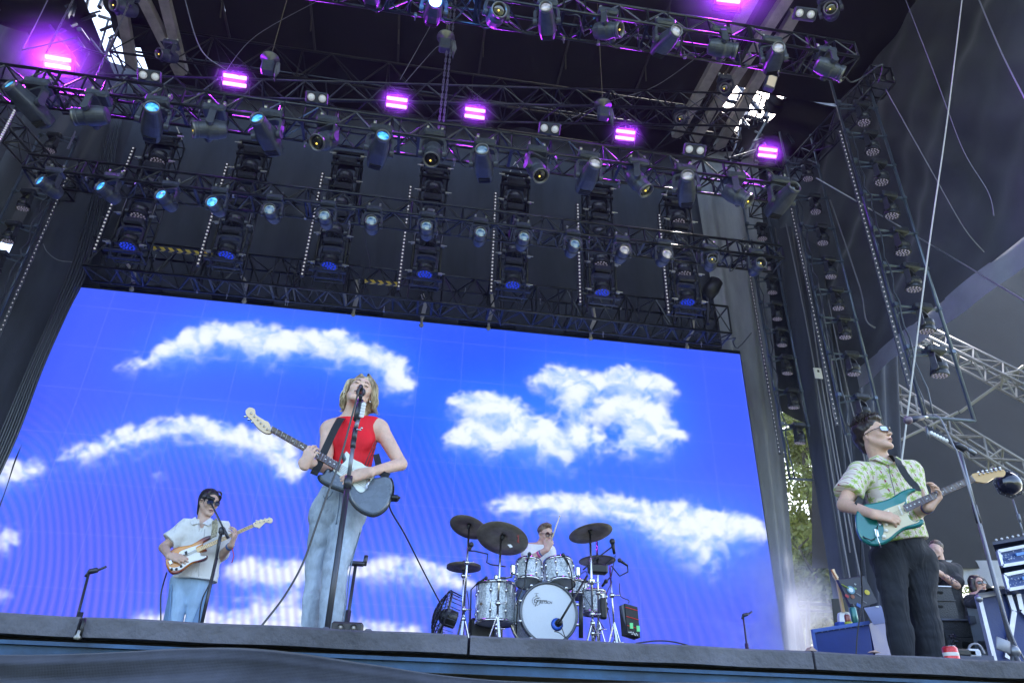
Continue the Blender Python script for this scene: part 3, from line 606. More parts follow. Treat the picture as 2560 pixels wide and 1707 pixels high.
def lamp_meshes():
    D = {}
    # --- big profile head, long tapering body, lens at +Y, unit ~ metres
    mb = loft(MB(), [(-.36, .09, .08, .0), (-.33, .125, .115, 0), (-.16, .150, .135, 0), (.05, .145, .13, 0), (.22, .118, .11, 0), (.30, .105, .10, 0), (.335, .104, .10, 0)])
    D['prof_head'] = mk(mb, 'head', M_body, False)
    mb = MB()
    mb.box((0, -.24, -.128), (.19, .10, .012))
    for y in (-.28, -.24, -.20): mb.box((0, y, -.136), (.18, .012, .02))
    D['prof_detail'] = mk(mb, 'vents', M_patch)
    D['prof_ring'] = mk(MB().lathe([(.098, 0), (.112, .01), (.112, .055), (.094, .06), (.088, .04)], (0, .32, 0), (0, 1, 0), 24, True), 'lens_ring', M_ring, True)
    D['prof_lens'] = MB().lathe([(.088, 0), (.07, .014), (.04, .022), (.001, .025)], (0, .345, 0), (0, 1, 0), 20)
    # --- short round barrel head
    mb = MB().lathe([(.09, -.26), (.13, -.24), (.155, -.12), (.155, .02), (.135, .06), (.125, .16), (.135, .17), (.135, .235), (.122, .24), (.112, .20)], (0, 0, 0), (0, 1, 0), 24, False)
    D['barrel_head'] = mk(mb, 'head', M_body, False)
    D['barrel_ring'] = mk(MB().lathe([(.106, 0), (.138, .005), (.14, .04), (.12, .045), (.11, .01)], (0, .205, 0), (0, 1, 0), 24, True), 'lens_ring', M_ring, True)
    D['barrel_lens'] = MB().lathe([(.11, 0), (.09, .012), (.05, .02), (.001, .022)], (0, .205, 0), (0, 1, 0), 20)
    D['filament'] = mk(MB().ball((.012, .232, -.015), .016, 8, 6), 'filament', M_filament)
    D['yoke'] = mk(yoke_mesh(.20, .30, .045, .10), 'yoke', M_yoke)
    mb = MB(); mb.box((0, 0, .10), (.36, .26, .14), None, .03); mb.box((0, -.132, .10), (.16, .01, .06)); D['base'] = mk(mb, 'base', M_body)
    mb = MB()
    for s in (-.12, .12): mb.tube((s, 0, .16), (s, 0, .25), .018); mb.lathe([(.03, -.02), (.045, -.02), (.045, .02), (.03, .02)], (s, 0, .28), (1, 0, 0), 12, True)
    mb.box((0, 0, .185), (.30, .05, .03))
    D['clamp'] = mk(mb, 'clamp', M_alu)
    # --- wash light: short fat pot with many small lenses
    mb = MB().lathe([(.10, -.13), (.135, -.12), (.15, -.05), (.135, .0), (.15, .02), (.158, .05), (.16, .095), (.15, .10)], (0, 0, 0), (0, 1, 0), 24)
    D['wash_head'] = mk(mb, 'head', M_bodyd)
    mb = MB(); pts = [(0, 0)] + [(.055*math.cos(k*PI/3), .055*math.sin(k*PI/3)) for k in range(6)] + [(.112*math.cos(k*PI/6+.26), .112*math.sin(k*PI/6+.26)) for k in range(12)]
    for x, z in pts: mb.lathe([(.019, 0), (.017, .010), (.008, .017), (.001, .018)], (x, .1, z), (0, 1, 0), 8)
    D['wash_cells'] = mb
    for q in ('base', 'yoke'):
        me = D[q].copy(); me.materials.clear(); me.materials.append(M_bodyd); D[q+'_d'] = me
    return D
LD = lamp_meshes()
M_cell_b = mat('cells_blue', (.02, .05, .4), .15, emit=srgb(40, 70, 255), estr=.10)
M_cell_w = mat('cells_clear', (.55, .5, .6), .12, .4, spec=1, emit=(.5, .45, .6), estr=.03)
M_cell_d = mat('cells_dark', (.03, .03, .04), .15, spec=1)
CELL = {k: mk(LD['wash_cells'], 'lens_array', m_, True) for k, m_ in (('b', M_cell_b), ('w', M_cell_w), ('d', M_cell_d))}
PL = {k: mk(LD['prof_lens'], 'lens', m_, True) for k, m_ in (('b', G_blue), ('s', G_sky), ('d', G_dark), ('w', G_white), ('f', G_flare))}
BL = {k: mk(LD['barrel_lens'], 'lens', m_, True) for k, m_ in (('b', G_blue), ('s', G_sky), ('d', G_dark), ('w', G_white))}
def ob(name, me, parent, M=Matrix.Identity(4)):
    o = bpy.data.objects.new(name, me); COL.objects.link(o); o.parent = parent; o.matrix_parent_inverse = Matrix.Identity(4); o.matrix_basis = M; return o
def aimed(center, aim, kind, lens, scale, label, cat, group, name, arm=.30, base=True, clamp=True):
    """a moving light whose head centre and aim are given in the world; base above"""
    aim = V(aim).normalized(); ax = aim.cross(V((0, 0, 1)))
    ax = ax.normalized() if ax.length > 1e-3 else V((1, 0, 0))
    top = V(center)+V((0, 0, .30*scale))
    root = empty(name, top, label, cat, group); dk = '_d' if kind == 'wash' else ''
    pan = math.atan2(ax.y, ax.x); Rz = Matrix.Rotation(pan, 4, 'Z'); S = Matrix.Scale(scale, 4)
    ob('base', LD['base'+dk], root, S); 
    if clamp: ob('clamp', LD['clamp'], root, S)
    ob('yoke', LD['yoke'+dk], root, Rz @ S)
    z = ax.cross(aim)
    R = Matrix(((ax.x, aim.x, z.x, 0), (ax.y, aim.y, z.y, 0), (ax.z, aim.z, z.z, 0), (0, 0, 0, 1)))
    T = Matrix.Translation((0, 0, -.30*scale)) @ R @ S
    if kind == 'prof':
        h = ob('head', LD['prof_head'], root, T); ob('vents', LD['prof_detail'], h); ob('lens_ring', LD['prof_ring'], h); ob('lens', PL[lens], h)
    elif kind == 'barrel':
        h = ob('head', LD['barrel_head'], root, T); ob('lens_ring', LD['barrel_ring'], h); ob('lens', BL[lens], h)
        if lens == 'd': ob('filament', LD['filament'], h)
    else:
        h = ob('head', LD['wash_head'], root, T); ob('lens_array', CELL[lens], h)
    return root
def aim_from(L, T, Y, length):
    """world aim of a head seen with its lens at pixel L and its tail at pixel T"""
    d = ray((L[0]+T[0])/2, (L[1]+T[1])/2); z = Y/d.y
    lat = (_r*(L[0]-T[0]) - _u*(L[1]-T[1]))*(z/FPX); vd = -d.normalized()
    f = math.sqrt(max(length**2-lat.length**2, (.15*length)**2))
    return lat + vd*f
big_row = [('p', (46, 235), (102, 292), 'b'), ('b', (190, 292), (263, 289), 'd'), ('p', (380, 279), (380, 336), 'b'), ('b', (494, 324), (552, 325), 'd'), ('p', (651, 311), (684, 369), 'b'), ('b', (796, 356), (826, 350), 'd'), ('p', (955, 349), (938, 406), 'b'), ('b', (1078, 399), (1084, 372), 'd'), ('p', (1206, 384), (1212, 439), 's'), ('b', (1351, 439), (1333, 413), 'd'), ('p', (1484, 417), (1459, 468), 'w'), ('b', (1614, 475), (1581, 439), 'd'), ('p', (1718, 448), (1715, 501), 'w'), ('b', (1866, 501), (1821, 479), 'd'), ('p', (1976, 479), (1934, 527), 'd')]
for i, (k, L, T, ln) in enumerate(big_row):
    C = P((L[0]+T[0])/2, (L[1]+T[1])/2, YU+.05); kk = 'prof' if k == 'p' else 'barrel'
    lb = '%s large moving light from the left in the big row, %s' % (ORD[i], {'b': 'its lens lit cyan blue', 's': 'its lens lit pale blue', 'w': 'lens glinting white', 'd': 'dark lens turned sideways'}[ln])
    aimed(C, aim_from(L, T, YU, .62 if k == 'p' else .40), kk, ln, 1.02 if k == 'p' else .98, lb, 'stage light', 'large moving lights on the front truss', 'moving_head_light')
mid_row = [((104, 455), (143, 483)), ((254, 468), (289, 497)), ((403, 488), (431, 517)), ((530, 505), (552, 530)), ((673, 523), (687, 548)), ((810, 537), (819, 563)), ((928, 550), (931, 577)), ((1066, 563), (1067, 592)), ((1202, 579), (1196, 607)), ((1311, 590), (1302, 618)), ((1439, 608), (1424, 634)), ((1563, 623), (1547, 649)), ((1669, 634), (1651, 656)), ((1782, 646), (1773, 668)), ((1903, 657), (1883, 679))]
for i, (L, T) in enumerate(mid_row):
    C = P((L[0]+T[0])/2, (L[1]+T[1])/2, YM+.05); ln = 'b' if i < 4 else ('s' if i < 11 else 'w' if i < 13 else 'd')
    aimed(C, aim_from(L, T, YM, .46), 'barrel', ln, .86, '%s small spotlight from the left on the middle truss, underside lit blue' % ORD[i], 'stage light', 'small spotlights on the middle truss', 'spotlight')
top_row = [('p', (928, -40), (930, 0), 'd'), ('p', (1087, 10), (1080, 46), 'f'), ('b', (1247, 28), (1234, 50), 'd'), ('p', (1365, 29), (1369, 82), 'w'), ('b', (1546, 75), (1495, 78), 'd'), ('p', (1683, 86), (1647, 124), 'w'), ('b', (1839, 128), (1774, 117), 'd'), ('p', (1943, 128), (1927, 168), 'w'), ('b', (2106, 186), (2040, 159), 'd')]
for i, (k, L, T, ln) in enumerate(top_row):
    C = P((L[0]+T[0])/2, (L[1]+T[1])/2, YT+.05); kk = 'prof' if k == 'p' else 'barrel'
    aimed(C, aim_from(L, T, YT, .55 if k == 'p' else .36), kk, ln, .86 if k == 'p' else .84, '%s moving light from the left on the uppermost truss, %s' % (ORD[i], {'f': 'glaring blue white', 'w': 'pale lens facing down', 'd': 'dark lens'}[ln]), 'stage light', 'moving lights on the uppermost truss', 'moving_head_light')

fp = P(1087, 8, YT-.1); pl = bpy.data.lights.new('beam_lamp', 'POINT'); pl.energy = 10; pl.color = (.05, .3, 1); pl.shadow_soft_size = .06; po = bpy.data.objects.new('beam_lamp', pl); COL.objects.link(po); po.location = fp+V((0, -.25, -.08))
# strobes with two glowing bars
M_strobe = mat('strobe_glow', (1, .9, 1), .5, emit=(1.0, .24, 1.0), estr=.5)
def strobe(i, x, y, wpx, Y, tilt, lb):
    d = ray(x, y); s = wpx/FPX*(Y/d.y); c = P(x, y, Y)
    f = V((-d.x*.4, -1, -.75)).normalized(); sx = V((1, 0, 0)); sx = (sx-f*sx.dot(f)).normalized(); up = sx.cross(-f)*-1
    if up.z < 0: up = -up
    root = empty('strobe_light', c, lb, 'strobe light', 'purple glowing strobe lights')
    M = Matrix(((sx.x, f.x, up.x), (sx.y, f.y, up.y), (sx.z, f.z, up.z)))
    MB().box(c-f*.06, (s*1.08, .10, s*.75), M, .02).build('housing', M_black, root)
    for k in (-1, 1): MB().box(c+up*(k*.165*s), (s, .02, .17*s), M, .01).build('glowing_bar', M_strobe, root)
    mb = MB(); mb.beam(c-sx*(.6*s)-f*.06, c-sx*(.6*s)-f*.06-up*.55*s, .02, .04); mb.beam(c+sx*(.6*s)-f*.06, c+sx*(.6*s)-f*.06-up*.55*s, .02, .04); mb.beam(c-sx*(.6*s)-f*.06-up*.55*s, c+sx*(.6*s)-f*.06-up*.55*s, .02, .04)
    mb.build('bracket', M_black, root)
    pl = bpy.data.lights.new('strobe_lamp', 'AREA'); pl.shape = 'RECTANGLE'; pl.size = s; pl.size_y = s*.5; pl.energy = 10 if i else 30; pl.color = (.40, .03, 1.0); pl.spread = math.radians(170)
    po = bpy.data.objects.new('strobe_lamp', pl); COL.objects.link(po); po.parent = root; po.matrix_parent_inverse = Matrix.Translation(-c)
    Rm = Matrix(((sx.x, up.x, f.x, 0), (sx.y, up.y, f.y, 0), (sx.z, up.z, f.z, 0), (0, 0, 0, 1)))
    po.matrix_basis = Matrix.Translation(c+f*.05) @ Rm @ Matrix.Rotation(PI, 4, 'X') @ Matrix.Rotation(0, 4, 'Z')
    p2 = bpy.data.lights.new('strobe_spill', 'POINT'); p2.energy = 3.2 if i else 7.5; p2.color = (.27, .015, 1.0); p2.shadow_soft_size = .12
    q2 = bpy.data.objects.new('strobe_spill', p2); COL.objects.link(q2); q2.parent = root; q2.matrix_parent_inverse = Matrix.Translation(-c); q2.matrix_basis = Matrix.Translation(c-f*.05+up*.42)
    hm = bpy.data.materials.get('strobe_haze_air')
    if hm is None:
        hm = bpy.data.materials.new('strobe_haze_air'); hm.use_nodes = True; t_ = hm.node_tree; t_.nodes.remove(bsdf(hm)); pv = t_.nodes.new('ShaderNodeVolumePrincipled'); pv.inputs['Color'].default_value = (.9, .88, 1, 1)
        tc = t_.nodes.new('ShaderNodeTexCoord'); g = t_.nodes.new('ShaderNodeTexGradient'); g.gradient_type = 'SPHERICAL'; t_.links.new(tc.outputs['Object'], g.inputs[0]); t_.links.new(N(t_, 'MULTIPLY', N(t_, 'MULTIPLY', g.outputs[0], g.outputs[0]), .9), pv.inputs['Density']); t_.links.new(pv.outputs[0], t_.nodes['Material Output'].inputs['Volume'])
    R_h = 1.35 if i == 0 else .55
    mb = MB().ball((0, 0, 0), 1, 16, 10); me = mk(mb, 'strobe_haze', hm, True); h_ = bpy.data.objects.new('strobe_haze', me); COL.objects.link(h_); h_.location = c; h_.scale = (R_h, R_h*.7, R_h*.75); tag(h_, 'violet lit haze hanging around the '+lb.replace('purple ', ''), 'haze', kind='stuff')
    return root
SB = [(145, 157, 58), (587, 202, 56), (992, 257, 51), (1187, 284, 50), (1563, 338, 48), (1919, 382, 46)]
for i, (x, y, wp) in enumerate(SB):
    strobe(i, x, y, wp, 9.7, 0, '%s purple glowing double bar strobe from the left above the big light row' % ORD[i])
strobe(0, 1822, -8, 60, 7.3, 0, 'purple strobe cut off by the top edge of the picture at the upper right')
# two-cell blinders
G_bl = mat('blinder_glass', (.5, .52, .55), .2, emit=(.75, .8, .9), estr=.05, coat=1)
for i, (x, y, Y) in enumerate(((373, 190, 9.5), (792, 245, 9.5), (1374, 322, 9.5), (1737, 375, 9.5), (2013, 35, 7.2))):
    c = P(x, y, Y); root = empty('blinder_light', c, 'two lamp blinder with pale round lenses, %s' % ('on the uppermost truss at the right' if i == 4 else ORD[i]+' from the left above the big light row'), 'stage light', 'two lamp blinders')
    n = (EYE-c).normalized(); n = (n+V((0, -.2, -.1))).normalized(); sx = V((1, 0, 0)); sx = (sx-n*sx.dot(n)).normalized(); up = n.cross(sx); s = 48/FPX*(Y/ray(x, y).y)
    if up.z < 0: up = -up
    M = Matrix(((sx.x, n.x, up.x), (sx.y, n.y, up.y), (sx.z, n.z, up.z)))
    MB().box(c-n*.1, (s*1.15, .2, s*.62), M, .02).build('housing', M_body, root)
    for k in (-1, 1):
        cc = c+sx*(k*.28*s); MB().lathe([(.22*s, 0), (.235*s, .02), (.22*s, .03), (.20*s, .012)], cc, n, 16, True).build('rim', M_black, root, True)
        MB().lathe([(.21*s, .008), (.10*s, .02), (.001, .024)], cc, n, 16).build('lens', G_bl, root, True)

# ---------------------------------------------------------------- light ladders
def ladder_light(root_label, c, lens, scale, i, group, aim=(0, -.35, -1)):
    return aimed(c, aim, 'wash', lens, scale, root_label, 'stage light', group, 'wash_light', clamp=False)
def ladder(name, top, bot, Y, wd, nl, lb, lens_list, first, side=None):
    a, b = P(*top, Y), P(*bot, Y); xm = (a.x+b.x)/2; zt, zb = a.z, b.z
    t = empty(name, (xm, Y, zb), lb, 'lighting ladder', 'lighting ladders above the screen')
    for s in (-1, 1):
        MB().tube((xm+s*wd/2, Y-.17, zb), (xm+s*wd/2, Y-.17, zt), .026).build('pole', M_ladder, t, True)
        MB().tube((xm+s*wd/2, Y+.25, zb), (xm+s*wd/2, Y+.25, zt), .024).build('pole', M_ladder, t, True)
    n = 9
    for k in range(n+1):
        mb = MB(); z = zb+(zt-zb)*k/n
        mb.tube((xm-wd/2, Y+.25, z), (xm+wd/2, Y+.25, z), .016, 6)
        for s in (-1, 1):
            mb.tube((xm+s*wd/2, Y-.17, z), (xm+s*wd/2, Y+.25, z), .014, 6)
            if k < n: mb.tube((xm+s*wd/2, Y-.17, z), (xm+s*wd/2, Y+.25, z+(zt-zb)/n), .011, 5)
        mb.build('rung', M_ladder, t)
    for z in (zt, zt-.16, zt-.34): MB().beam((xm-wd/2-.05, Y-.17, z), (xm+wd/2+.05, Y-.17, z), .06, .07).build('crossbar', M_ladder, t)
    mb = MB(); mb.box((xm, Y-.18, zb-.02), (wd+.16, .07, .05), None, .01); mb.box((xm, Y-.1, zb-.14), (wd+.05, .05, .04), None, .01)
    for s in (-1, 1): mb.tube((xm+s*wd*.4, Y-.16, zb-.16), (xm+s*wd*.4, Y-.16, zb+.05), .02)
    mb.build('bottom_bracket', mat('bracket_blue_black', (.04, .05, .09), .4, .4), t)
    for k, zf in enumerate((.97, .74, .5, .27, .04)):
        z = zb+(zt-zb)*zf
        for s in (-1, 1): mb = MB(); mb.box((xm+s*(wd/2+.02), Y-.22, z), (.09, .05, .06), None, .01); mb.tube((xm+s*(wd/2-.02), Y-.24, z), (xm+s*(wd/2+.12), Y-.24, z), .012, 6); mb.build('pipe_clamp', M_alu, t)
    for i in range(nl):
        z = zt-(zt-zb)*(.21+.235*i)
        ladder_light('wash light with clustered lenses, %s from the top in the %s ladder from the left' % (ORD[i], first), (xm, Y-.10, z), lens_list[i], 1.16, i, 'wash lights in the lighting ladders', (0, .02, -1))
    return t
LBL = ORD[:7]
cols = [((413, 346), (324, 640)), ((634, 371), (572, 662)), ((871, 397), (823, 688)), ((1088, 427), (1060, 708)), ((1289, 449), (1278, 735)), ((1497, 477), (1497, 752)), ((1691, 500), (1711, 776))]
strips = [((331, 369), (241, 629)), ((565, 409), (499, 666)), ((809, 433), (753, 691)), ((1027, 466), (996, 722)), ((1240, 482), (1226, 733)), ((1447, 511), (1446, 760)), ((1650, 537), (1667, 786))]
M_strip = mat('pixel_bar', (.035, .035, .045), .4); M_pix = mat('pixel_lens', (.42, .43, .46), .25, .4, emit=(.8, .82, .9), estr=.07)
def pixel_bar(a, b, n, r, lb, wd=.07, face=(0, -1, -.35)):
    d = (b-a); L = d.length; d.normalize(); f = V(face); f = (f-d*f.dot(d)).normalized()
    t = empty('pixel_bar', b, lb, 'light strip', 'pixel light strips')
    MB().beam(a, b, wd, .06, f).build('housing', M_strip, t)
    mb = MB()
    for k in range(n):
        p = a+d*(L*(k+.5)/n)+f*.032; mb.lathe([(r, 0), (r*.8, .012), (.001, .018)], p, f, 8)
    mb.build('lens_row', M_pix, t, True); return t
for i, (T_, B_) in enumerate(cols):
    lens = [['w', 'w', 'w', 'b'], ['d', 'd', 'd', 'b'], ['d', 'd', 'd', 'b'], ['d', 'd', 'd', 'b'], ['d', 'd', 'd', 'b'], ['d', 'd', 'w', 'b'], ['w', 'd', 'w', 'b']][i]
    ladder('lighting_ladder', T_, B_, 13.0, .60, 4, '%s lighting ladder from the left, hanging above the video wall' % LBL[i], lens, LBL[i])
    a, b = P(*strips[i][0], 12.8), P(*strips[i][1], 12.8); x = (a.x+b.x)/2; a.x = b.x = x
    t = pixel_bar(a, b, 30, .022, 'vertical pixel light strip left of the %s lighting ladder' % LBL[i])
    mb = MB()
    for zf in (.12, .55, .9):
        z = b.z+(a.z-b.z)*zf; mb.tube((x, 12.83, z), (x+.45, 12.9, z), .018, 6)
    mb.tube((x+.20, 12.95, b.z-.1), (x+.20, 12.95, a.z), .018, 6); mb.build('bracket_arms', M_truss, t)
# side ladders (wide open pipe frames)
def side_ladder(lb, Y, X, rp, strip, lights, botbar, scale, lens='w', mir=1):
    top, bot = P(*rp[0], Y), P(*rp[1], Y); t = empty('side_ladder', (bot.x, Y, bot.z), lb, 'lighting ladder', 'open pipe ladders at the sides')
    xr = (top.x+bot.x)/2; MB().tube((xr, Y, bot.z), (xr, Y, top.z), .030, 8).build('pole', M_bluepipe, t, True)
    a, b = P(*strip[0], Y), P(*strip[1], Y); xs = (a.x+b.x)/2; xl = xs+mir*.20
    MB().tube((xl, Y+.05, min(b.z, bot.z)-.0), (xl, Y+.05, max(a.z, top.z)), .026, 8).build('pole', M_bluepipe, t, True)
    for (lx, ly) in lights:
        mb = MB(); z = P(lx, ly, Y).z+.42*scale; mb.tube((xl, Y+.02, z), (xr, Y, z), .02, 6); mb.tube((xl, Y+.02, z-.16), (xr, Y, z+.02), .02, 6)
        mb.box((xr-mir*.01, Y, z), (.07, .09, .06)); mb.box((xl, Y, z), (.08, .09, .07)); mb.build('rung', M_bluepipe, t)
    MB().tube((xl, Y+.02, bot.z), (xr, Y, bot.z), .028, 8).build('bottom_bar', M_bluepipe, t)
    mb = MB(); rr = random.Random(int(Y*10)); k = 0
    pts = [V((xl+mir*.05+rr.uniform(-.05, .05), Y-.05+rr.uniform(-.03, .03), bot.z+(a.z-bot.z)*k_/26)) for k_ in range(27)]; mb.path(pts, .016, 5)
    pts = [V((xl-mir*.04+rr.uniform(-.04, .04), Y-.03, bot.z+(a.z-bot.z)*k_/22)) for k_ in range(23)]; mb.path(pts, .012, 5)
    mb.build('cabling', mat('cable_jacket', (.03, .035, .05), .35), t, True)
    for i, (lx, ly) in enumerate(lights):
        c = P(lx, ly, Y); c.x = (xl+xr)/2+mir*.06
        ladder_light('wash light, %s from the top in the %s' % (ORD[i], lb.split(',')[0]), c, lens, scale, i, 'wash lights in the side ladders', (-.1*mir, .15, -1))
    n = max(10, int((a-b).length/.10)); pixel_bar(V((xs, Y-.05, a.z)), V((xs, Y-.05, b.z)), n, .0125, 'long pixel light strip beside the %s' % lb.split(',')[0], .06, (-.5*mir, -1, -.3))
    return t
M_bluepipe = mat('side_pipe', (.11, .14, .19), .35, .5, var=.2, vscale=5)
side_ladder('outermost right ladder, nearest to the audience', 9.5, 9.2, ((2188, 205), (2409, 1050)), ((2105, 334), (2259, 975)), [(2170, 300), (2188, 372), (2210, 447), (2232, 530), (2250, 620), (2276, 711), (2303, 815), (2328, 924)], None, .92)
side_ladder('middle right ladder, hanging behind the guitarist', 11.8, 9, ((2044, 340), (2190, 1090)), ((1975, 500), (2084, 1067)), [(2020, 440), (2038, 522), (2048, 598), (2067, 682), (2082, 760), (2097, 832), (2119, 924), (2142, 1032)], None, .86)
side_ladder('innermost right ladder, beside the screen drape', 14.2, 9, ((1923, 520), (2038, 1200)), ((1862, 600), (1941, 1136)), [(1905, 590), (1926, 665), (1938, 725), (1945, 790), (1955, 855), (1967, 925), (1980, 1010), (1994, 1098)], None, .84)
side_ladder('inner left ladder, beside the dark side drapes', 13.6, -9, ((92, 340), (-150, 880)), ((172, 439), (-15, 880)), [(132, 370), (75, 515), (33, 596), (-12, 670)], None, .86, 'w', -1)
pa = P(40, 272, 10.2); pb = P(-60, 480, 10.2); pb.x = pa.x
pixel_bar(pa, pb, 36, .022, 'short pixel light strip at the far upper left corner', .06, (.5, -1, -.3))
# bright daylight slots seen through the left ladder
M_glow = None
# ---------------------------------------------------------------- hoists, chains, wires
M_chain = mat('galvanised_chain', (.3, .3, .32), .35, .8)
def chain_line(mb, a, b, r=.012, link=.09):
    L = (b-a).length; n = max(2, int(L/link)); d = (b-a)/n
    for k in range(n):
        p = a+d*k; o = V((r, 0, 0)) if k % 2 else V((0, r, 0)); mb.tube(p+o-d*.1, p+d*1.1+o, r*.7, 4); mb.tube(p-o-d*.1, p+d*1.1-o, r*.7, 4)
for i, (x0, y0, x1, y1, Y, lb) in enumerate(((180, -20, 128, 135, 9.3, 'left chain above the brightest purple strobe'), (320, 10, 240, 200, 9.3, 'chain dropping beside the left daylight gap'), (1130, -20, 1098, 330, 9.0, 'long double chain in the centre of the roof'), (186, 330, 172, 372, 10.9, 'short chain at the left end of the middle truss'))):
    mb = MB(); a, b = P(x0, y0, Y), P(x1, y1, Y); a.x = b.x = (a.x+b.x)/2; chain_line(mb, a, b)
    if i == 2: chain_line(mb, a+V((.07, 0, 0)), b+V((.07, 0, 0)))
    tag(mb.build('hoist_chain', M_chain), lb, 'chain', 'hoist chains')
def hoist(x, y, Y, s, lb):
    c = P(x, y, Y); t = empty('chain_hoist', c, lb, 'hoist', 'chain hoists')
    MB().lathe([(.02, .32), (.16, .30), (.17, .26), (.05, .24), (.05, .2)], c-V((0, 0, .1)), (0, 0, 1), 16).build('top_disc', M_ring, t, True)
    MB().box(c-V((0, 0, .05)), (.22, .18, .26), None, .03).build('motor_body', M_body, t)
    mb = MB(); mb.path([c+V((.16, 0, .1)), c+V((.19, 0, -.1)), c+V((.17, 0, -.35)), c+V((.14, 0, -.1)), c+V((.15, 0, .1))], .03, 6); mb.build('chain_bag', mat('chain_bag', (.12, .12, .14), .8), t, True)
    MB().tube(c+V((0, 0, .15)), V((c.x, c.y, ZR-.1)), .008).build('sling', mat('yellow_sling', (.10, .085, .05), .8), t); return t
hoist(671, 165, 9.4, 1, 'chain hoist with a round disc, left of the third purple strobe')
hoist(1113, 110, 9.0, 1, 'chain hoist on the long double chain in the centre of the roof')
hoist(1508, 280, 9.4, 1, 'chain hoist between the fourth and fifth purple strobes')
mb = MB()
def wire(pts, r, lb, Y=None, m=None, nm='cable', cat='cable', sm=8):
    q = catmull([p if isinstance(p, Vector) else P(*p) for p in pts], sm); return tag(MB().path(q, r, 6).build(nm, m or M_wire, None, True), lb, cat)
M_wire = mat('grey_wire', (.20, .20, .23), .5, .3); M_rope = mat('pale_rope', (.22, .22, .24), .6)
wire([(460, -10, 9), (500, 120, 9), (560, 172, 9.1), (600, 190, 9.4)], .010, 'thin cable looping down from the roof to the second purple strobe')
wire([(2410, -40, 6.0), (2368, 300, 6.0), (2322, 620, 6.0), (2258, 1120, 6.0), (2250, 1175, 6.0)], .010, 'thickest pale rope falling across the right side tarp', m=mat('bright_rope', (.5, .48, .46), .6))
wire([(2435, -30, 6.5), (2505, 135, 6.5), (2590, 300, 6.5)], .011, 'bright taut wire at the top right corner', m=mat('bright_steel', (.55, .56, .62), .3, .7))
wire([(2262, -5, 6.5), (2330, 170, 6.5), (2360, 250, 6.5), (2410, 380, 6.5), (2470, 480, 6.5), (2485, 540, 6.5)], .005, 'thin slack wire hanging on the right side tarp')
wire([(2215, 225, 7.3), (2330, 430, 7.6), (2410, 570, 7.8), (2460, 630, 8)], .007, 'thin wire running down right from the corner block')
wire([(2040, 445, 11), (2170, 520, 11), (2290, 590, 11), (2600, 775, 7)], .016, 'pale straight bracing cable crossing behind the right ladders', m=mat('bright_steel', (.5, .5, .55), .4, .6))
wire([(2075, 500, 12), (2135, 675, 12), (2155, 740, 12), (2165, 800, 12), (2188, 820, 12)], .018, 'frayed rope end hanging between the right ladders')
wire([(1420, 300, 11), (1520, 255, 11), (1640, 215, 11), (1760, 130, 11)], .008, 'thin wire sagging under the right roof fabric')
wire([(560, 185, 10), (640, 90, 10.5), (800, 0, 11)], .006, 'faint wire rising to the left roof fabric')
wire([(1000, 200, 10.5), (1085, 50, 10.5)], .007, 'faint straight wire left of the long double chain')
wire([(1010, 210, 10.5), (1085, 125, 10.5), (1100, 118, 10.5)], .007, 'lower faint wire left of the long double chain')
wire([(0, 25, 9), (-30, 60, 9)], .008, 'wire end at the top left corner')
wire([(55, 125, 9.2), (90, 60, 9.2), (122, -5, 9.2)], .009, 'diagonal wire above the brightest purple strobe')
wire([(55, 126, 9.2), (120, 112, 9.2), (190, 96, 9.2)], .012, 'almost level strap above the brightest purple strobe')
wire([(905, 560, 12.5), (915, 610, 12.5), (925, 655, 12.5), (922, 680, 12.5)], .012, 'black cable hanging between the third and fourth ladders', m=mat('cable_jacket', (.03, .035, .05), .35))
wire([(108, 610, 13.9), (118, 630, 13.9), (145, 650, 13.9), (180, 655, 13.9)], .010, 'thin loose cable on the crumpled left drape')
for (x0, y0, x1, y1, lb) in ((1289, 405, 1264, 450, 'left leg of sling over the fifth ladder'), (1289, 405, 1312, 450, 'right leg of sling over the fifth ladder'), (1497, 448, 1515, 474, 'sling over the sixth ladder'), (1672, 465, 1660, 505, 'sling over the seventh ladder'), (440, 315, 455, 350, 'sling over the first ladder')):
    tag(MB().tube(P(x0, y0, 12.7), P(x1, y1, 12.9), .014, 6).build('wire_sling', M_alu), lb, 'sling', 'wire slings')
# two more dark lights clamped off the roof at the sides and one stray floodlight
for (x, y, Y, sc_, lb) in ((418, 140, 10.5, .8, 'dark unlit light clamped above the two lamp blinder at the upper left'), (1815, 225, 10.5, .85, 'dark unlit light hanging between the roof struts at the upper right'), (2078, 30, 7.5, .9, 'dark unlit light above the right end of the uppermost truss'), (1705, 300, 11, .8, 'dark unlit light hanging left of the right daylight gap'), (310, 20, 9.5, .9, 'dark unlit light beside the left daylight gap')):
    aimed(P(x, y, Y), (-.5, -.6, -.5), 'barrel', 'd', sc_, lb, 'stage light', None, 'spotlight')
c = P(1925, 208, 9); fl = empty('floodlight', c, 'small warm floodlight hanging below the right end of the uppermost truss', 'floodlight')
MB().box(c, (.22, .12, .42), Matrix.Rotation(.35, 3, 'Y'), .02).build('housing', M_body, fl); MB().box(c+V((0, -.07, -.02)), (.16, .01, .32), Matrix.Rotation(.35, 3, 'Y')).build('lens', mat('warm_glass', (.5, .45, .35), .2, emit=(.6, .52, .35), estr=.08), fl)
c = P(1778, 722, 13.6); sp_ = empty('hanging_speaker', c, 'black speaker horn standing on the right end of the screen truss', 'speaker')
MB().lathe([(.05, -.3), (.16, -.28), (.2, 0), (.17, .25), (.08, .3)], c, (.5, -.3, .8), 14).build('horn', M_black, sp_, True); MB().tube(c+V((-.1, 0, -.2)), c+V((-.15, .1, -.95)), .05).build('mount_pole', M_black, sp_)
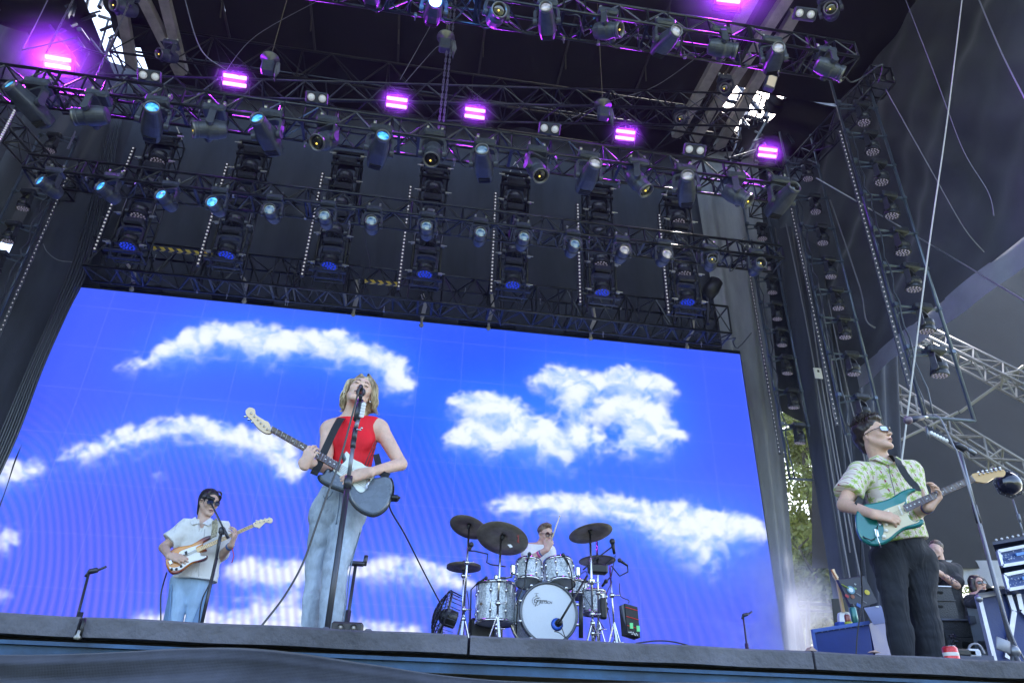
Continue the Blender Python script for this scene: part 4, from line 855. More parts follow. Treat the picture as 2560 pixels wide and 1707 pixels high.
# ================================================================ IMPLICIT SURFACE MODELLER (bodies and clothes)
class SDF:
    def __init__(s, lo, hi, h):
        s.lo = np.array(lo, np.float32); s.h = h; s.n = np.ceil((np.array(hi)-np.array(lo))/h).astype(int)+1
        s.d = np.full(tuple(s.n), 1.0, np.float32)
    def sub(s, lo, hi, m):
        a = np.clip(np.floor((np.array(lo)-m-s.lo)/s.h).astype(int), 0, s.n-1); b = np.clip(np.ceil((np.array(hi)+m-s.lo)/s.h).astype(int)+1, 1, s.n)
        if np.any(b <= a): return None
        ax = [s.lo[i]+s.h*np.arange(a[i], b[i], dtype=np.float32) for i in range(3)]
        X, Y, Z = np.meshgrid(*ax, indexing='ij'); return tuple(slice(a[i], b[i]) for i in range(3)), X, Y, Z
    def mix(s, sl, e, k, op):
        d = s.d[sl]
        if op == '+':
            if k > 0: q = np.clip(.5+.5*(d-e)/k, 0, 1); s.d[sl] = d*(1-q)+e*q-k*q*(1-q)
            else: s.d[sl] = np.minimum(d, e)
        elif op == '-':
            if k > 0: q = np.clip(.5-.5*(d+e)/k, 0, 1); s.d[sl] = d*(1-q)-e*q+k*q*(1-q)
            else: s.d[sl] = np.maximum(d, -e)
    def cone(s, a, b, ra, rb, k=.02, flat=None, op='+'):
        """round cone; flat=(axis vector, factor): thinner (factor<1) along that axis"""
        a, b = np.array(a, np.float32), np.array(b, np.float32); R = max(ra, rb)
        g = s.sub(np.minimum(a, b)-R, np.maximum(a, b)+R, k+3*s.h)
        if g is None: return s
        sl, X, Y, Z = g; px, py, pz = X-a[0], Y-a[1], Z-a[2]; ba = b-a; fac = 1.
        if flat is not None:
            n = np.array(flat[0], np.float32); n /= np.linalg.norm(n); f = 1/flat[1]-1
            # the axis itself is kept, only the offset from it is stretched
            L2 = max(1e-9, ba@ba); t = np.clip((px*ba[0]+py*ba[1]+pz*ba[2])/L2, 0, 1)
            qx, qy, qz = px-t*ba[0], py-t*ba[1], pz-t*ba[2]; dn = (qx*n[0]+qy*n[1]+qz*n[2])*f
            qx, qy, qz = qx+dn*n[0], qy+dn*n[1], qz+dn*n[2]
            e = (np.sqrt(qx*qx+qy*qy+qz*qz)-(ra+(rb-ra)*t))*(.5+.5*flat[1])
        else:
            l2 = ba@ba
            if l2 < 1e-9: e = np.sqrt(px*px+py*py+pz*pz)-R
            else:
                t = np.clip((px*ba[0]+py*ba[1]+pz*ba[2])/l2, 0, 1)
                e = np.sqrt((px-t*ba[0])**2+(py-t*ba[1])**2+(pz-t*ba[2])**2)-(ra+(rb-ra)*t)
        s.mix(sl, e, k, op); return s
    def ell(s, c, r, k=.02, M=None, op='+'):
        """ellipsoid; M columns = its axes"""
        c = np.array(c, np.float32); R = max(r); g = s.sub(c-R, c+R, k+3*s.h)
        if g is None: return s
        sl, X, Y, Z = g; p = [X-c[0], Y-c[1], Z-c[2]]
        if M is not None: p = [p[0]*M[0][i]+p[1]*M[1][i]+p[2]*M[2][i] for i in range(3)]
        k0 = np.sqrt((p[0]/r[0])**2+(p[1]/r[1])**2+(p[2]/r[2])**2); k1 = np.sqrt((p[0]/r[0]**2)**2+(p[1]/r[1]**2)**2+(p[2]/r[2]**2)**2)
        s.mix(sl, k0*(k0-1)/np.maximum(k1, 1e-6), k, op); return s
    def cut(s, p, n):
        """remove everything on the side n points to"""
        X, Y, Z = np.meshgrid(*[s.lo[i]+s.h*np.arange(s.n[i], dtype=np.float32) for i in range(3)], indexing='ij', sparse=True)
        s.d = np.maximum(s.d, ((X-p[0])*n[0]+(Y-p[1])*n[1]+(Z-p[2])*n[2])); return s
    def noise(s, amp, fx, fy, fz, seed=0, fold=False):
        m = np.abs(s.d) < .06; I = np.nonzero(m); q = [s.lo[i]+s.h*I[i] for i in range(3)]
        v = fbm(q[0]*fx+seed, q[1]*fy+seed*1.7, q[2]*fz-seed, 3)-.45
        if fold: v = .4-np.abs(v)*3
        s.d[m] += (amp*v).astype(np.float32); return s
    def mesh(s, name, smooth=1):
        d = s.d; n = d.shape; ins = d < 0
        c = np.zeros((n[0]-1, n[1]-1, n[2]-1), np.int8)
        for i in (0, 1):
            for j in (0, 1):
                for k in (0, 1): c += ins[i:n[0]-1+i, j:n[1]-1+j, k:n[2]-1+k]
        act = (c > 0) & (c < 8); I = np.argwhere(act); idx = -np.ones(act.shape, np.int64); idx[act] = np.arange(len(I))
        acc = np.zeros((len(I), 3)); cnt = np.zeros(len(I))
        cor = [(i, j, k) for i in (0, 1) for j in (0, 1) for k in (0, 1)]
        dv = {q: d[I[:, 0]+q[0], I[:, 1]+q[1], I[:, 2]+q[2]] for q in cor}
        for a in cor:
            for ax in range(3):
                if a[ax] == 0:
                    b = list(a); b[ax] = 1; b = tuple(b); da, db = dv[a], dv[b]; m = (da < 0) != (db < 0)
                    t = np.where(m, da/np.where(m, da-db, 1), 0); p = np.tile(np.array(a, float), (len(I), 1)); p[:, ax] += t
                    acc[m] += p[m]; cnt[m] += 1
        vs = s.lo + s.h*(I+acc/np.maximum(cnt, 1)[:, None])
        F = []
        for ax in range(3):
            b, c_ = (ax+1) % 3, (ax+2) % 3
            A = np.take(ins, range(0, n[ax]-1), ax); B = np.take(ins, range(1, n[ax]), ax); E = np.argwhere(A != B)
            ok = (E[:, b] > 0) & (E[:, c_] > 0) & (E[:, b] < n[b]-1) & (E[:, c_] < n[c_]-1); E = E[ok]
            sg = A[E[:, 0], E[:, 1], E[:, 2]]; q = []
            for db, dc in ((0, 0), (1, 0), (1, 1), (0, 1)):
                G = E.copy(); G[:, b] -= db; G[:, c_] -= dc; q.append(idx[G[:, 0], G[:, 1], G[:, 2]])
            q = np.stack(q, 1); q[~sg] = q[~sg][:, ::-1]; F.append(q)
        F = np.concatenate(F)
        for _ in range(smooth):
            a2 = np.zeros_like(vs); c2 = np.zeros(len(vs))
            for i in range(4):
                j = (i+1) % 4; np.add.at(a2, F[:, i], vs[F[:, j]]); np.add.at(a2, F[:, j], vs[F[:, i]]); np.add.at(c2, F[:, i], 1); np.add.at(c2, F[:, j], 1)
            vs = vs*.5+.5*a2/np.maximum(c2, 1)[:, None]
        return np_mesh(name, vs, F)
def sdf_obj(s, name, m, parent, smooth=1):
    me = s.mesh(name, smooth); return link_mesh(name, me, m, parent, True)

def rotm(f, u=(0, 0, 1)):
    """head frame: columns x(side), y(forward), z(up)"""
    f = V(f).normalized(); u = V(u); u = (u-f*u.dot(f)).normalized(); x = f.cross(u); return Matrix(((x.x, f.x, u.x), (x.y, f.y, u.y), (x.z, f.z, u.z)))
def build_head(s, c, M, k=1., male=True, jaw=1.):
    """adds the head to SDF s; c = point between the ears, M = frame, k = size"""
    T = lambda x, y, z: tuple(V(c)+M @ (V((x, y, z))*k))
    Mn = [[M[i][j] for j in range(3)] for i in range(3)]
    s.ell(T(0, -.018, .042), (.074*k, .093*k, .083*k), .02, Mn)
    s.ell(T(0, .026, .012), (.066*k, .066*k, .072*k), .02, Mn)
    s.ell(T(0, .034, -.042), (.050*k*jaw, .054*k, .066*k), .025, Mn)
    for x in (-1, 1):
        s.cone(T(x*.052*jaw, .004, -.035), T(x*.020, .068, -.098), .020*k, .016*k, .022)
        s.ell(T(x*.040, .062, -.018), (.022*k, .022*k, .024*k), .018, Mn)
    s.ell(T(0, .076, -.100), (.020*k*jaw, .016*k, .015*k), .016, Mn)
    s.cone(T(-.030, .080, .030), T(.030, .080, .030), .011*k, .011*k, .012)
    for x in (-1, 1): s.ell(T(x*.031, .101, .009), (.018*k, .013*k, .011*k), .012, Mn, '-')
    s.cone(T(0, .086, .018), T(0, .110, -.026), .0075*k, .0105*k, .008)
    for x in (-1, 1): s.ell(T(x*.011, .101, -.030), (.008*k, .010*k, .007*k), .005, Mn)
    s.ell(T(0, .0925, -.0575), (.022*k, .009*k, .0065*k), .006, Mn); s.ell(T(0, .0905, -.0700), (.019*k, .010*k, .007*k), .006, Mn)
    for x in (-1, 1):
        s.ell(T(x*.078, -.004, -.002), (.007*k, .018*k, .030*k), .006, Mn); s.ell(T(x*.081, .000, -.002), (.006*k, .010*k, .018*k), .004, Mn, '-')
        s.ell(T(x*.032, .086, .008), (.0125*k, .0125*k, .0125*k), .002, Mn)
    return T
def build_hand(s, w_, d, n, th, size=1., curl=(.3, .35, .4, .45), tcurl=.3, spread=1., k=.007, prox=.35, ta=.9, tdir=None):
    """w_ wrist, d direction of the palm, n palm normal (fingers curl towards it), th thumb side"""
    w_, d, n = V(w_), V(d).normalized(), V(n); n = (n-d*n.dot(d)).normalized(); th = V(th); th = (th-d*th.dot(d)-n*th.dot(n)).normalized()
    z = size; joints = []
    kn = [w_+d*(q[1]*z)+th*(q[0]*z*spread) for q in ((.028, .092), (.009, .097), (-.010, .092), (-.028, .082))]
    for i, kp in enumerate(kn):
        s.cone(w_+th*((.016-.011*i)*z), kp, .0155*z, .0125*z, .014)
    s.cone(w_+d*(.03*z), w_+d*(.075*z), .020*z, .018*z, .015, (n, .65))
    Ls = ((.042, .026, .021), (.047, .029, .022), (.043, .027, .021), (.034, .021, .019))
    for i, kp in enumerate(kn):
        p = kp; a = 0; rr = (.0094, .0096, .0092, .0083)[i]*z; dd0 = (d+th*(.05*(1.2-i)*spread)).normalized(); ch = [p]
        for j, L in enumerate(Ls[i]):
            a += curl[i]*(1.0 if j == 0 else 1.35 if j == 1 else .8)+(prox-.35 if j == 0 else 0)
            dd = dd0*math.cos(a)+n*math.sin(a); q = p+dd*(L*z); s.cone(p, q, rr*(1-.06*j), rr*(.95-.09*j), k if j == 0 else .003); p = q; ch.append(q)
        joints.append(ch)
    t0 = w_+d*(.022*z)+th*(.024*z)+n*(.006*z); t1 = t0+(d*math.cos(ta)+th*math.sin(ta)+n*.25).normalized()*(.042*z)
    t2 = t1+(d*math.cos(ta-tcurl)+th*math.sin(ta-tcurl)+n*.35).normalized()*(.030*z); t3 = t2+(d*math.cos(ta-2*tcurl)+th*math.sin(ta-2*tcurl)+n*.4).normalized()*(.024*z)
    if tdir is not None:
        td = V(tdir).normalized(); t1 = t0+td*(.042*z); t2 = t1+(td+d*.3).normalized()*(.03*z); t3 = t2+(td+d*.5).normalized()*(.022*z)
    s.cone(t0, t1, .0165*z, .0125*z, .012); s.cone(t1, t2, .0118*z, .0105*z, .003); s.cone(t2, t3, .0103*z, .0085*z, .003)
    return joints
def bbox(pts, m):
    a = np.array([tuple(p) for p in pts]); return a.min(0)-m, a.max(0)+m
def skin(name, col, var=.12):
    return mat(name, col, .5, 0, var=var, vscale=22, bump=.12, bscale=120, sss=.25)
def face_bits(root, T, M, k, brow, lips, glasses=None, eyes='closed', beard=None):
    Mn = M.to_3x3()
    def patch(nm, pts, r, m, tp=None): MB().path([T(*p) for p in pts], r*k, 6, tp).build(nm, m, root, True)
    for x in (-1, 1):
        patch('eyebrow', [(x*.014, .0935, .030), (x*.028, .0945, .0345), (x*.044, .083, .031)], .0032, brow, lambda t: 1.1-.6*t)
        if glasses is None:
            if eyes == 'open':
                MB().ball(T(x*.032, .0895, .008), .0110*k, 10, 8).build('eye', mat('eye_white', (.7, .68, .66), .2), root, True)
                MB().ball(T(x*.032, .0965, .008), .0055*k, 8, 6).build('iris', mat('iris', (.05, .035, .03), .15), root, True)
            patch('eyelash', [(x*.019, .096, .004), (x*.032, .1005, .0015), (x*.045, .090, .005)], .0022, brow)
    patch('upper_lip', [(-.021, .091, -.062), (-.008, .1005, -.0575), (0, .1010, -.0590), (.008, .1005, -.0575), (.021, .091, -.062)], .0038, lips, lambda t: .45+.55*math.sin(PI*t))
    patch('lower_lip', [(-.018, .091, -.066), (0, .0995, -.0705), (.018, .091, -.066)], .0044, lips, lambda t: .35+.65*math.sin(PI*t))
    patch('mouth_line', [(-.019, .0955, -.0635), (0, .1045, -.0640), (.019, .0955, -.0635)], .0022, mat('mouth_dark', (.03, .01, .01), .5))
    if glasses:
        fm, lm, shp = glasses; g = []
        fr = MB(); ln = MB()
        for x in (-1, 1):
            o = []
            for i in range(20):
                t = 2*PI*i/20; c_, s_ = math.cos(t), math.sin(t)
                if shp == 'square': px, pz = math.copysign(abs(c_)**.55, c_)*.026, math.copysign(abs(s_)**.6, s_)*.019
                else: px, pz = c_*.0235, s_*.0225
                xx_ = x*.034+px; o.append((xx_, .112-abs(xx_)**2*6.0, .006+pz))
            fr.path([T(*q) for q in o+[o[0]]], .0026*k, 6); ln.slab([T(*q) for q in o], M @ V((0, -.002*k, 0)))
            fr.path([T(x*.060, .092, .014), T(x*.078, .05, .014), T(x*.082, -.005, .010), T(x*.081, -.025, .0)], .0024*k, 6)
        fr.path([T(-.010, .1125, .012), T(0, .116, .014), T(.010, .1125, .012)], .003*k, 6)
        gs = fr.build('sunglasses', fm, root, True); ln.build('lens', lm, gs)
    for x in (-1, 1):
        pass
def hair_strands(root, paths, r, m, name='hair', tp=lambda t: 1.05-.85*t*t, n=5):
    mb = MB()
    for p in paths: mb.path(p, r, n, tp)
    return mb.build(name, m, root, True)
# ================================================================ PEOPLE
def T_(x, y, Y, dy=0.): return P(x, y, Y+dy)
BLACKC = mat('black_cable', (.02, .02, .024), .45)
def hair_mat(name, c1, c2, sc=60):
    m = bpy.data.materials.new(name); m.use_nodes = True; t = m.node_tree; b = bsdf(m)
    tc = t.nodes.new('ShaderNodeTexCoord'); mp = t.nodes.new('ShaderNodeMapping'); mp.inputs['Scale'].default_value = (1, 1, .18)
    n = t.nodes.new('ShaderNodeTexNoise'); n.inputs['Scale'].default_value = sc; n.inputs['Detail'].default_value = 5
    cr = t.nodes.new('ShaderNodeValToRGB'); cr.color_ramp.elements[0].position = .35; cr.color_ramp.elements[1].position = .65; cr.color_ramp.elements[0].color = (*c1, 1); cr.color_ramp.elements[1].color = (*c2, 1)
    t.links.new(tc.outputs['Object'], mp.inputs[0]); t.links.new(mp.outputs[0], n.inputs[0]); t.links.new(n.outputs[0], cr.inputs[0]); t.links.new(cr.outputs[0], b.inputs['Base Color'])
    bp = t.nodes.new('ShaderNodeBump'); bp.inputs['Strength'].default_value = .6; bp.inputs['Distance'].default_value = .01; t.links.new(n.outputs[0], bp.inputs['Height']); t.links.new(bp.outputs[0], b.inputs['Normal'])
    b.inputs['Roughness'].default_value = .45; return m
def cloth_mat(name, col, fold=.6, sc=14, weave=0, rough=.85, stretch=(1, 1, .35), var=.12, sheen=.03):
    m = mat(name, col, rough, 0, var=var, vscale=9, stretch=stretch, sheen=sheen); t = m.node_tree; b = bsdf(m)
    tc = t.nodes.new('ShaderNodeTexCoord'); mp = t.nodes.new('ShaderNodeMapping'); mp.inputs['Scale'].default_value = stretch; mp.inputs['Rotation'].default_value = (0, .5, 0)
    n = t.nodes.new('ShaderNodeTexNoise'); n.inputs['Scale'].default_value = sc; n.inputs['Detail'].default_value = 3; n.inputs['Distortion'].default_value = .8
    bp = t.nodes.new('ShaderNodeBump'); bp.inputs['Strength'].default_value = fold; bp.inputs['Distance'].default_value = .03
    t.links.new(tc.outputs['Object'], mp.inputs[0]); t.links.new(mp.outputs[0], n.inputs[0]); t.links.new(n.outputs[0], bp.inputs['Height']); t.links.new(bp.outputs[0], b.inputs['Normal']); return m

# ---------------------------------------------------------------- guitars: outlines traced flat on the guitar's own plane
class Plane:
    """a plane in the world; pixel outlines of the instrument are laid on it at real size"""
    def __init__(s, x, y, Y, n): s.p = P(x, y, Y); s.n = V(n).normalized()
    def at(s, x, y, off=0.): return PN(x, y, s.p+s.n*off, s.n)
def rounded_body(mb, pts, n, th, bev=.010):
    """outline at the front face, bevelled edge, thickness th going to -n"""
    pts = [V(p) for p in pts]; k = len(pts); c = sum(pts, V((0, 0, 0)))/k
    rings = []
    for (inset, dep) in ((bev, 0), (bev*.35, -bev*.35), (0, -bev), (0, -th+bev), (bev*.5, -th)):
        ring = []
        for i, p in enumerate(pts):
            d = (pts[(i+1) % k]-pts[i-1]).normalized(); o = n.cross(d)
            if o.dot(p-c) < 0 and False: o = -o
            ring.append(p - s_in*o*inset + n*dep) if False else ring.append((p, o, inset, dep))
        rings.append(ring)
    area = sum(((pts[i]-c).cross(pts[(i+1) % k]-c)).dot(n) for i in range(k)); sg = 1 if area > 0 else -1
    vs = [p + o*(inset*sg) + n*dep for ring in rings for (p, o, inset, dep) in ring]
    fs = [(j*k+i, j*k+(i+1) % k, (j+1)*k+(i+1) % k, (j+1)*k+i) for j in range(4) for i in range(k)]
    from mathutils.geometry import tessellate_polygon
    tri = tessellate_polygon([[vs[i] for i in range(k)]])
    fs += [tuple(t) for t in tri] + [tuple(4*k+i for i in t[::-1]) for t in tri]
    mb.add(vs, fs); return mb
def guitar(label, body, guard, neck, frets, headstock, pl, tuners, pickups, bridge, knobs, strings, mats, extra=None, th=.045, group=None, dots=None, name='electric_guitar', cat='guitar'):
    at = pl.at; t = empty(name, at(*body[0]), label, cat, group)
    out = catmull([at(*p) for p in body], 5, True)
    b = rounded_body(MB(), out, pl.n, th).build('body', mats['body'], t)
    g = catmull([at(*p, .0015) for p in guard], 4, True); MB().slab(g, pl.n*.003).build('pickguard', mats['guard'], t)
    (a0, a1), (b0, b1) = neck           # nut-side pair, body-side pair (upper, lower edge) in pixels
    A0, A1, B0, B1 = at(*a0, .010), at(*a1, .010), at(*b0, .010), at(*b1, .010)
    mb = MB(); n = 14
    def ringp(P0, P1, dd):
        m_ = (P0+P1)/2; hw = (P1-P0)/2; return [m_+hw*math.cos(q)-pl.n*(dd*math.sin(q)) for q in [PI*k/8 for k in range(9)]]
    r0, r1 = ringp(A0, A1, .020), ringp(B0, B1, .024); mb.add(r0+r1, [(i, i+1, 9+i+1, 9+i) for i in range(8)]+[(8, 0, 9, 17), tuple(range(8, -1, -1)), tuple(range(9, 18))]); mb.build('neck', mats['neck'], t, True)
    mb = MB(); o = pl.n*.001; mb.slab([A0+o, A1+o, B1+o, B0+o], pl.n*.005); fb = mb.build('fretboard', mats['fb'], t)
    mb = MB(); L = 1.
    for k in frets:
        p0, p1 = A0+(B0-A0)*k+pl.n*.0064, A1+(B1-A1)*k+pl.n*.0064; mb.tube(p0, p1, .0009, 5)
    mb.build('frets', M_silver, fb)
    if dots:
        mb = MB()
        for k in dots:
            c = (A0+(B0-A0)*k + A1+(B1-A1)*k)/2+pl.n*.0062; mb.lathe([(.0038, 0), (.0001, .0008)], c, pl.n, 10)
        mb.build('inlay_dots', mat('pearl', (.75, .75, .7), .3), fb)
    hs = catmull([at(*p, .004) for p in headstock], 4, True); MB().slab(hs, -pl.n*.014).build('headstock', mats['head'], t)
    for p in tuners:
        c = at(*p[0], .006); e = at(*p[1], -.004); mb = MB(); mb.lathe([(.005, 0), (.0045, .010), (.001, .011)], c, pl.n, 10); mb.tube(c-pl.n*.008, e, .003, 6); mb.ball(e, .009, 8, 6, (1, .6, .8)); mb.build('tuner', M_silver, t, True)
    for p, w2, h2, m_ in pickups:
        c = [at(*q, .006) for q in p]; MB().slab(c, pl.n*.006).build('pickup', m_, t)
    c = [at(*q, .005) for q in bridge]; MB().slab(c, pl.n*.008).build('bridge', M_silver, t)
    for q in knobs: MB().lathe([(.011, 0), (.0105, .008), (.007, .012), (.001, .012)], at(*q, .004), pl.n, 12).build('knob', mats['knob'], t, True)
    mb = MB(); ns = strings[2]
    for k in range(ns):
        f = (k+.5)/ns
        p0 = A0+(A1-A0)*(.12+.76*f)+pl.n*.009; b_a, b_b = at(*strings[0], .012), at(*strings[1], .012); p1 = b_a+(b_b-b_a)*f
        mb.tube(p0, p1, .0006 if ns > 4 else .0011, 4)
    mb.build('strings', M_silver, t)
    if extra: extra(t, at)
    return t
M_silver = mat('chrome', (.62, .62, .64), .18, 1.)
M_strap = mat('black_strap', (.012, .014, .02), .75, bump=.1)
def strap(parent, pts, w_, name='strap', m=None, nrm=(0, -1, 0)):
    pts = catmull(pts, 6); nrm = V(nrm); vs = []
    for i, p in enumerate(pts):
        d = (pts[min(i+1, len(pts)-1)]-pts[max(i-1, 0)]).normalized(); s_ = d.cross(nrm).normalized()
        n_ = s_.cross(d).normalized()
        vs += [p-s_*w_/2, p+s_*w_/2, p+s_*w_/2-n_*.004, p-s_*w_/2-n_*.004]
    k = len(pts); fs = [(i*4+j, i*4+(j+1) % 4, (i+1)*4+(j+1) % 4, (i+1)*4+j) for i in range(k-1) for j in range(4)] + [(0, 1, 2, 3), tuple(range(k*4-1, k*4-5, -1))]
    return mesh_obj(name, vs, fs, m or M_strap, parent)

# ================================================================ SINGER (red top, left-handed guitar)
def singer():
    Y = 3.98; root = empty('person', (P(862, 1500, Y).x, Y, STAGE), 'woman singing at the microphone in a red sleeveless top and pale jeans playing a guitar', 'person')
    sk = skin('skin_fair', (.68, .45, .345)); J = lambda x, y, dy=0.: P(x, y, Y+dy)
    hc = J(898, 985, -.02); hM = rotm(V((.13, -1, .26)), V((.27, .25, 1)))
    nb = J(878, 1048, .05); ch = J(885, 1100, .05); wa = J(873, 1195, .04); pe = J(858, 1265, .05)
    sl, sr = J(822, 1073, .04), J(951, 1072, .05)
    el, wl = J(812, 1166, -.05), J(757, 1155, -.27); er, wr = J(1002, 1160, .0), J(925, 1180, -.22)
    hl, hr = J(815, 1290, .05), J(872, 1290, .03)
    kl, kr = J(788, 1425, .07), J(838, 1425, -.05); al = P(786, 1547, Y+.08); ar = P(836, 1547, Y-.05); al.z = ar.z = STAGE+.09
    lo, hi = bbox([hc, nb, sl, sr, el, wl, er, wr, al, ar], .2); s = SDF(lo, hi, .0058)
    FL = (0, 1, 0)
    s.cone(ch+V((0, 0, .0)), wa, .118, .098, .04, (FL, .72)); s.cone(sl+V((.03, 0, 0)), sr+V((-.03, 0, 0)), .062, .062, .05); s.cone(wa, pe, .098, .135, .05, (FL, .72))
    s.cone(nb+V((0, 0, -.03)), hc+hM @ V((0, -.02, -.05)), .052, .050, .02)
    s.cone(nb+V((0, 0, -.02)), sl+V((.01, 0, -.01)), .045, .045, .05); s.cone(nb+V((0, 0, -.02)), sr+V((-.01, 0, -.01)), .045, .045, .05)
    for a, b_, c_ in ((sl, el, wl), (sr, er, wr)):
        s.cone(a, b_, .047, .036, .02); s.cone(b_, c_, .037, .024, .008)
    for a, b_, c_ in ((hl, kl, al), (hr, kr, ar)): s.cone(a, b_, .07, .045, .02); s.cone(b_, c_, .043, .032, .01)
    T = build_head(s, hc, hM, .93, False, .92)
    # fretting hand: palm behind the neck, fingers over it, seen from the back of the fingers
    fl = PLG.at(745, 1112, .0); wl2 = wl
    build_hand(s, wl+V((.012, -.01, -.030)), V((.26, -.30, 1)), V((.35, 1, .0)), V((-1, .1, .35)), .84, (.62, .60, .62, .68), .3, 1.15, .005, .3, tdir=V((.1, .8, .7)))
    build_hand(s, wr, (J(893, 1189, -.215)-wr), V((-.1, .9, -.35)), V((.15, -.2, 1)), .96, (.16, .22, .26, .30), .25, .9, .006, .3, .55)
    sdf_obj(s, 'body', sk, root)
    face_bits(root, T, hM, .93, mat('brow_brown', (.10, .06, .035), .7), mat('lips_rose', (.50, .17, .15), .4), None, 'closed')
    # red top
    c = SDF(*bbox([nb, sl, sr, ch, wa], .14), .0055)
    c.cone(ch, wa+V((0, 0, .045)), .132, .112, .04, (FL, .76)); c.cone(sl+V((.055, 0, .01)), sr+V((-.055, 0, .01)), .066, .066, .05)
    c.cone(nb+V((0, 0, -.06)), nb+V((0, .0, .000)), .085, .058, .035); 
    for x in (-1, 1): c.ell(tuple(ch+V((x*.052, -.070, -.035))), (.058, .040, .058), .03)
    c.noise(.012, 6, 6, 14, 3); c.cut(tuple(J(870, 1172)), (0, 0, -1)); c.cut(tuple(nb+V((0, 0, .012))), (0, 0, 1))
    for x, p in ((-1, sl), (1, sr)): c.ell(tuple(p+V((x*.030, 0, -.02))), (.062, .10, .11), .008, None, '-')
    red = cloth_mat('red_knit', (.74, .004, .018), .45, 10, sheen=0, var=.12, rough=.75)
    tp = sdf_obj(c, 'top', red, root)
    mb = MB(); mb.path(catmull([J(944, 1102, -.035), J(938, 1116, -.050), J(928, 1140, -.052), J(918, 1165, -.055)], 5), .0028, 5); mb.path(catmull([J(938, 1102, -.045), J(931, 1118, -.060), J(921, 1140, -.062), J(911, 1165, -.065)], 5), .0028, 5)
    mb.build('side_stripes', mat('grey_stripe', (.10, .03, .04), .8), root, True)
    MB().path([V(nb)+V((.054*math.cos(t), -.004+.054*math.sin(t), .028+.004*math.sin(t))) for t in [2*PI*k/24 for k in range(25)]], .0042, 6).build('necklace', mat('white_beads', (.8, .78, .74), .3), root, True)
    # jeans: wide pale denim
    j = SDF(*bbox([hl, hr, al, ar, wa, pe], .2), .0062)
    j.cone(wa+V((-.008, 0, -.06)), J(850, 1262, .05), .118, .138, .03, (FL, .78)); j.cone(hl, hr, .098, .094, .03)
    j.cone(hl, kl, .088, .050, .004); j.cone(hr, kr, .088, .066, .003); j.cone(kl, al+V((0, 0, .02)), .050, .046, .002); j.cone(kr, ar+V((0, 0, .02)), .066, .056, .002)
    j.noise(.016, 5, 5, 9, 9); j.noise(.012, 14, 14, 26, 2); j.cut(tuple(J(860, 1212)), (0, 0, -1*-1)); j.cut((0, 0, STAGE+.03), (0, 0, -1))
    den = cloth_mat('pale_denim', (.36, .43, .52), .8, 12, var=.42, stretch=(1, 1, .5))
    jn = sdf_obj(j, 'jeans', den, root)
    seam = mat('denim_seam', (.13, .18, .26), .9)
    mb = MB(); w0 = J(858, 1213).z
    mb.path([V((wa.x-.005+.128*math.cos(t), wa.y+.098*math.sin(t), w0-.018+.004*math.sin(t*3))) for t in [2*PI*k/30 for k in range(31)]], .013, 6); mb.build('waistband', den, jn, True)
    mb = MB(); mb.path(catmull([J(850, 1228, -.065), J(848, 1262, -.082), J(842, 1298, -.075), J(840, 1312, -.05)], 5), .0035, 5); mb.path(catmull([J(808, 1228, -.02), J(812, 1246, -.045), J(824, 1240, -.07), J(832, 1228, -.075)], 5), .003, 5)
    mb.path(catmull([J(900, 1330, -.02), J(876, 1420, -.065), J(868, 1490, -.07), J(858, 1560, -.07)], 5), .0035, 5); mb.build('seams', seam, jn, True)
    for a in (al, ar):
        MB().box(a+V((0, -.05, -.055)), (.095, .26, .07), None, .03).build('shoe', mat('white_shoe', (.55, .55, .55), .6), root)
    # hair: parted bob, dark roots, wavy ends
    hb = SDF(*bbox([hc, nb], .2), .0052); H = lambda x, y, z: tuple(hc+hM @ V((x, y, z)))
    Mn = [[hM[i][q] for q in range(3)] for i in range(3)]
    hb.ell(H(0, -.026, .048), (.080, .096, .080), .01, Mn)
    LP = [J(903, 939, -.02), J(884, 954, -.03), J(869, 974, -.02), J(862, 994, -.01), J(861, 1008, .0), J(866, 1020, .02)]
    RP = [J(922, 939, -.02), J(931, 957, -.03), J(935, 983, -.02), J(934, 1005, .0), J(931, 1024, .02)]
    for L_, rs_ in ((LP, (.013, .015, .015, .015, .015, .009)), (RP, (.013, .015, .015, .015, .009))):
        for i in range(len(L_)-1): hb.cone(L_[i], L_[i+1], rs_[i], rs_[i+1], .012)
    hb.cone(H(0, -.075, .02), V(hc)+V((.0, .09, -.10)), .070, .060, .03); hb.cone(LP[3]+V((.03, .06, 0)), RP[3]+V((-.03, .06, 0)), .05, .05, .02); hb.noise(.010, 24, 24, 7, 4)
    hb.ell(H(0, .088, -.012), (.066, .078, .104), .006, Mn, '-')
    for x in (-1, 1): hb.ell(H(x*.082, .022, -.012), (.014, .016, .018), .004, Mn, '-') if x < 0 else None
    hm = hair_mat('blonde_hair', (.20, .14, .08), (.66, .55, .36), 34); sdf_obj(hb, 'hair', hm, root, 1)
    rr = random.Random(5); ps = []
    for x, L_ in ((-1, LP), (1, RP)):
        for k in range(85):
            o = V((rr.uniform(-.010, .018)*x, rr.uniform(-.022, .05), rr.uniform(-.008, .008))); dn = V((x*rr.uniform(0, .016), 0, -.002-.010*rr.random()))
            p = [V(H(x*.004, -.005+o.y*.5, .121)), V(H(x*.042, .002+o.y*.6, .108))] + [q+o+V((x*(.004+.003*i)*math.sin(i*1.7+k*2.1), -.008, 0)) for i, q in enumerate(L_[1:])]
            p.append(p[-1]+dn); ps.append(catmull(p, 4))
    hair_strands(root, ps, .0040, hm, 'hair_strands')
    mb = MB(); mb.path([H(-.004, .062, .116), H(0, .03, .128), H(.002, -.02, .134)], .006, 6); mb.build('hair_roots', mat('dark_roots', (.07, .045, .03), .7), root, True)
    for x in (-1, 1): MB().ball(H(x*.079, .012, -.036), .006, 8, 6).build('earring', M_silver, root, True)
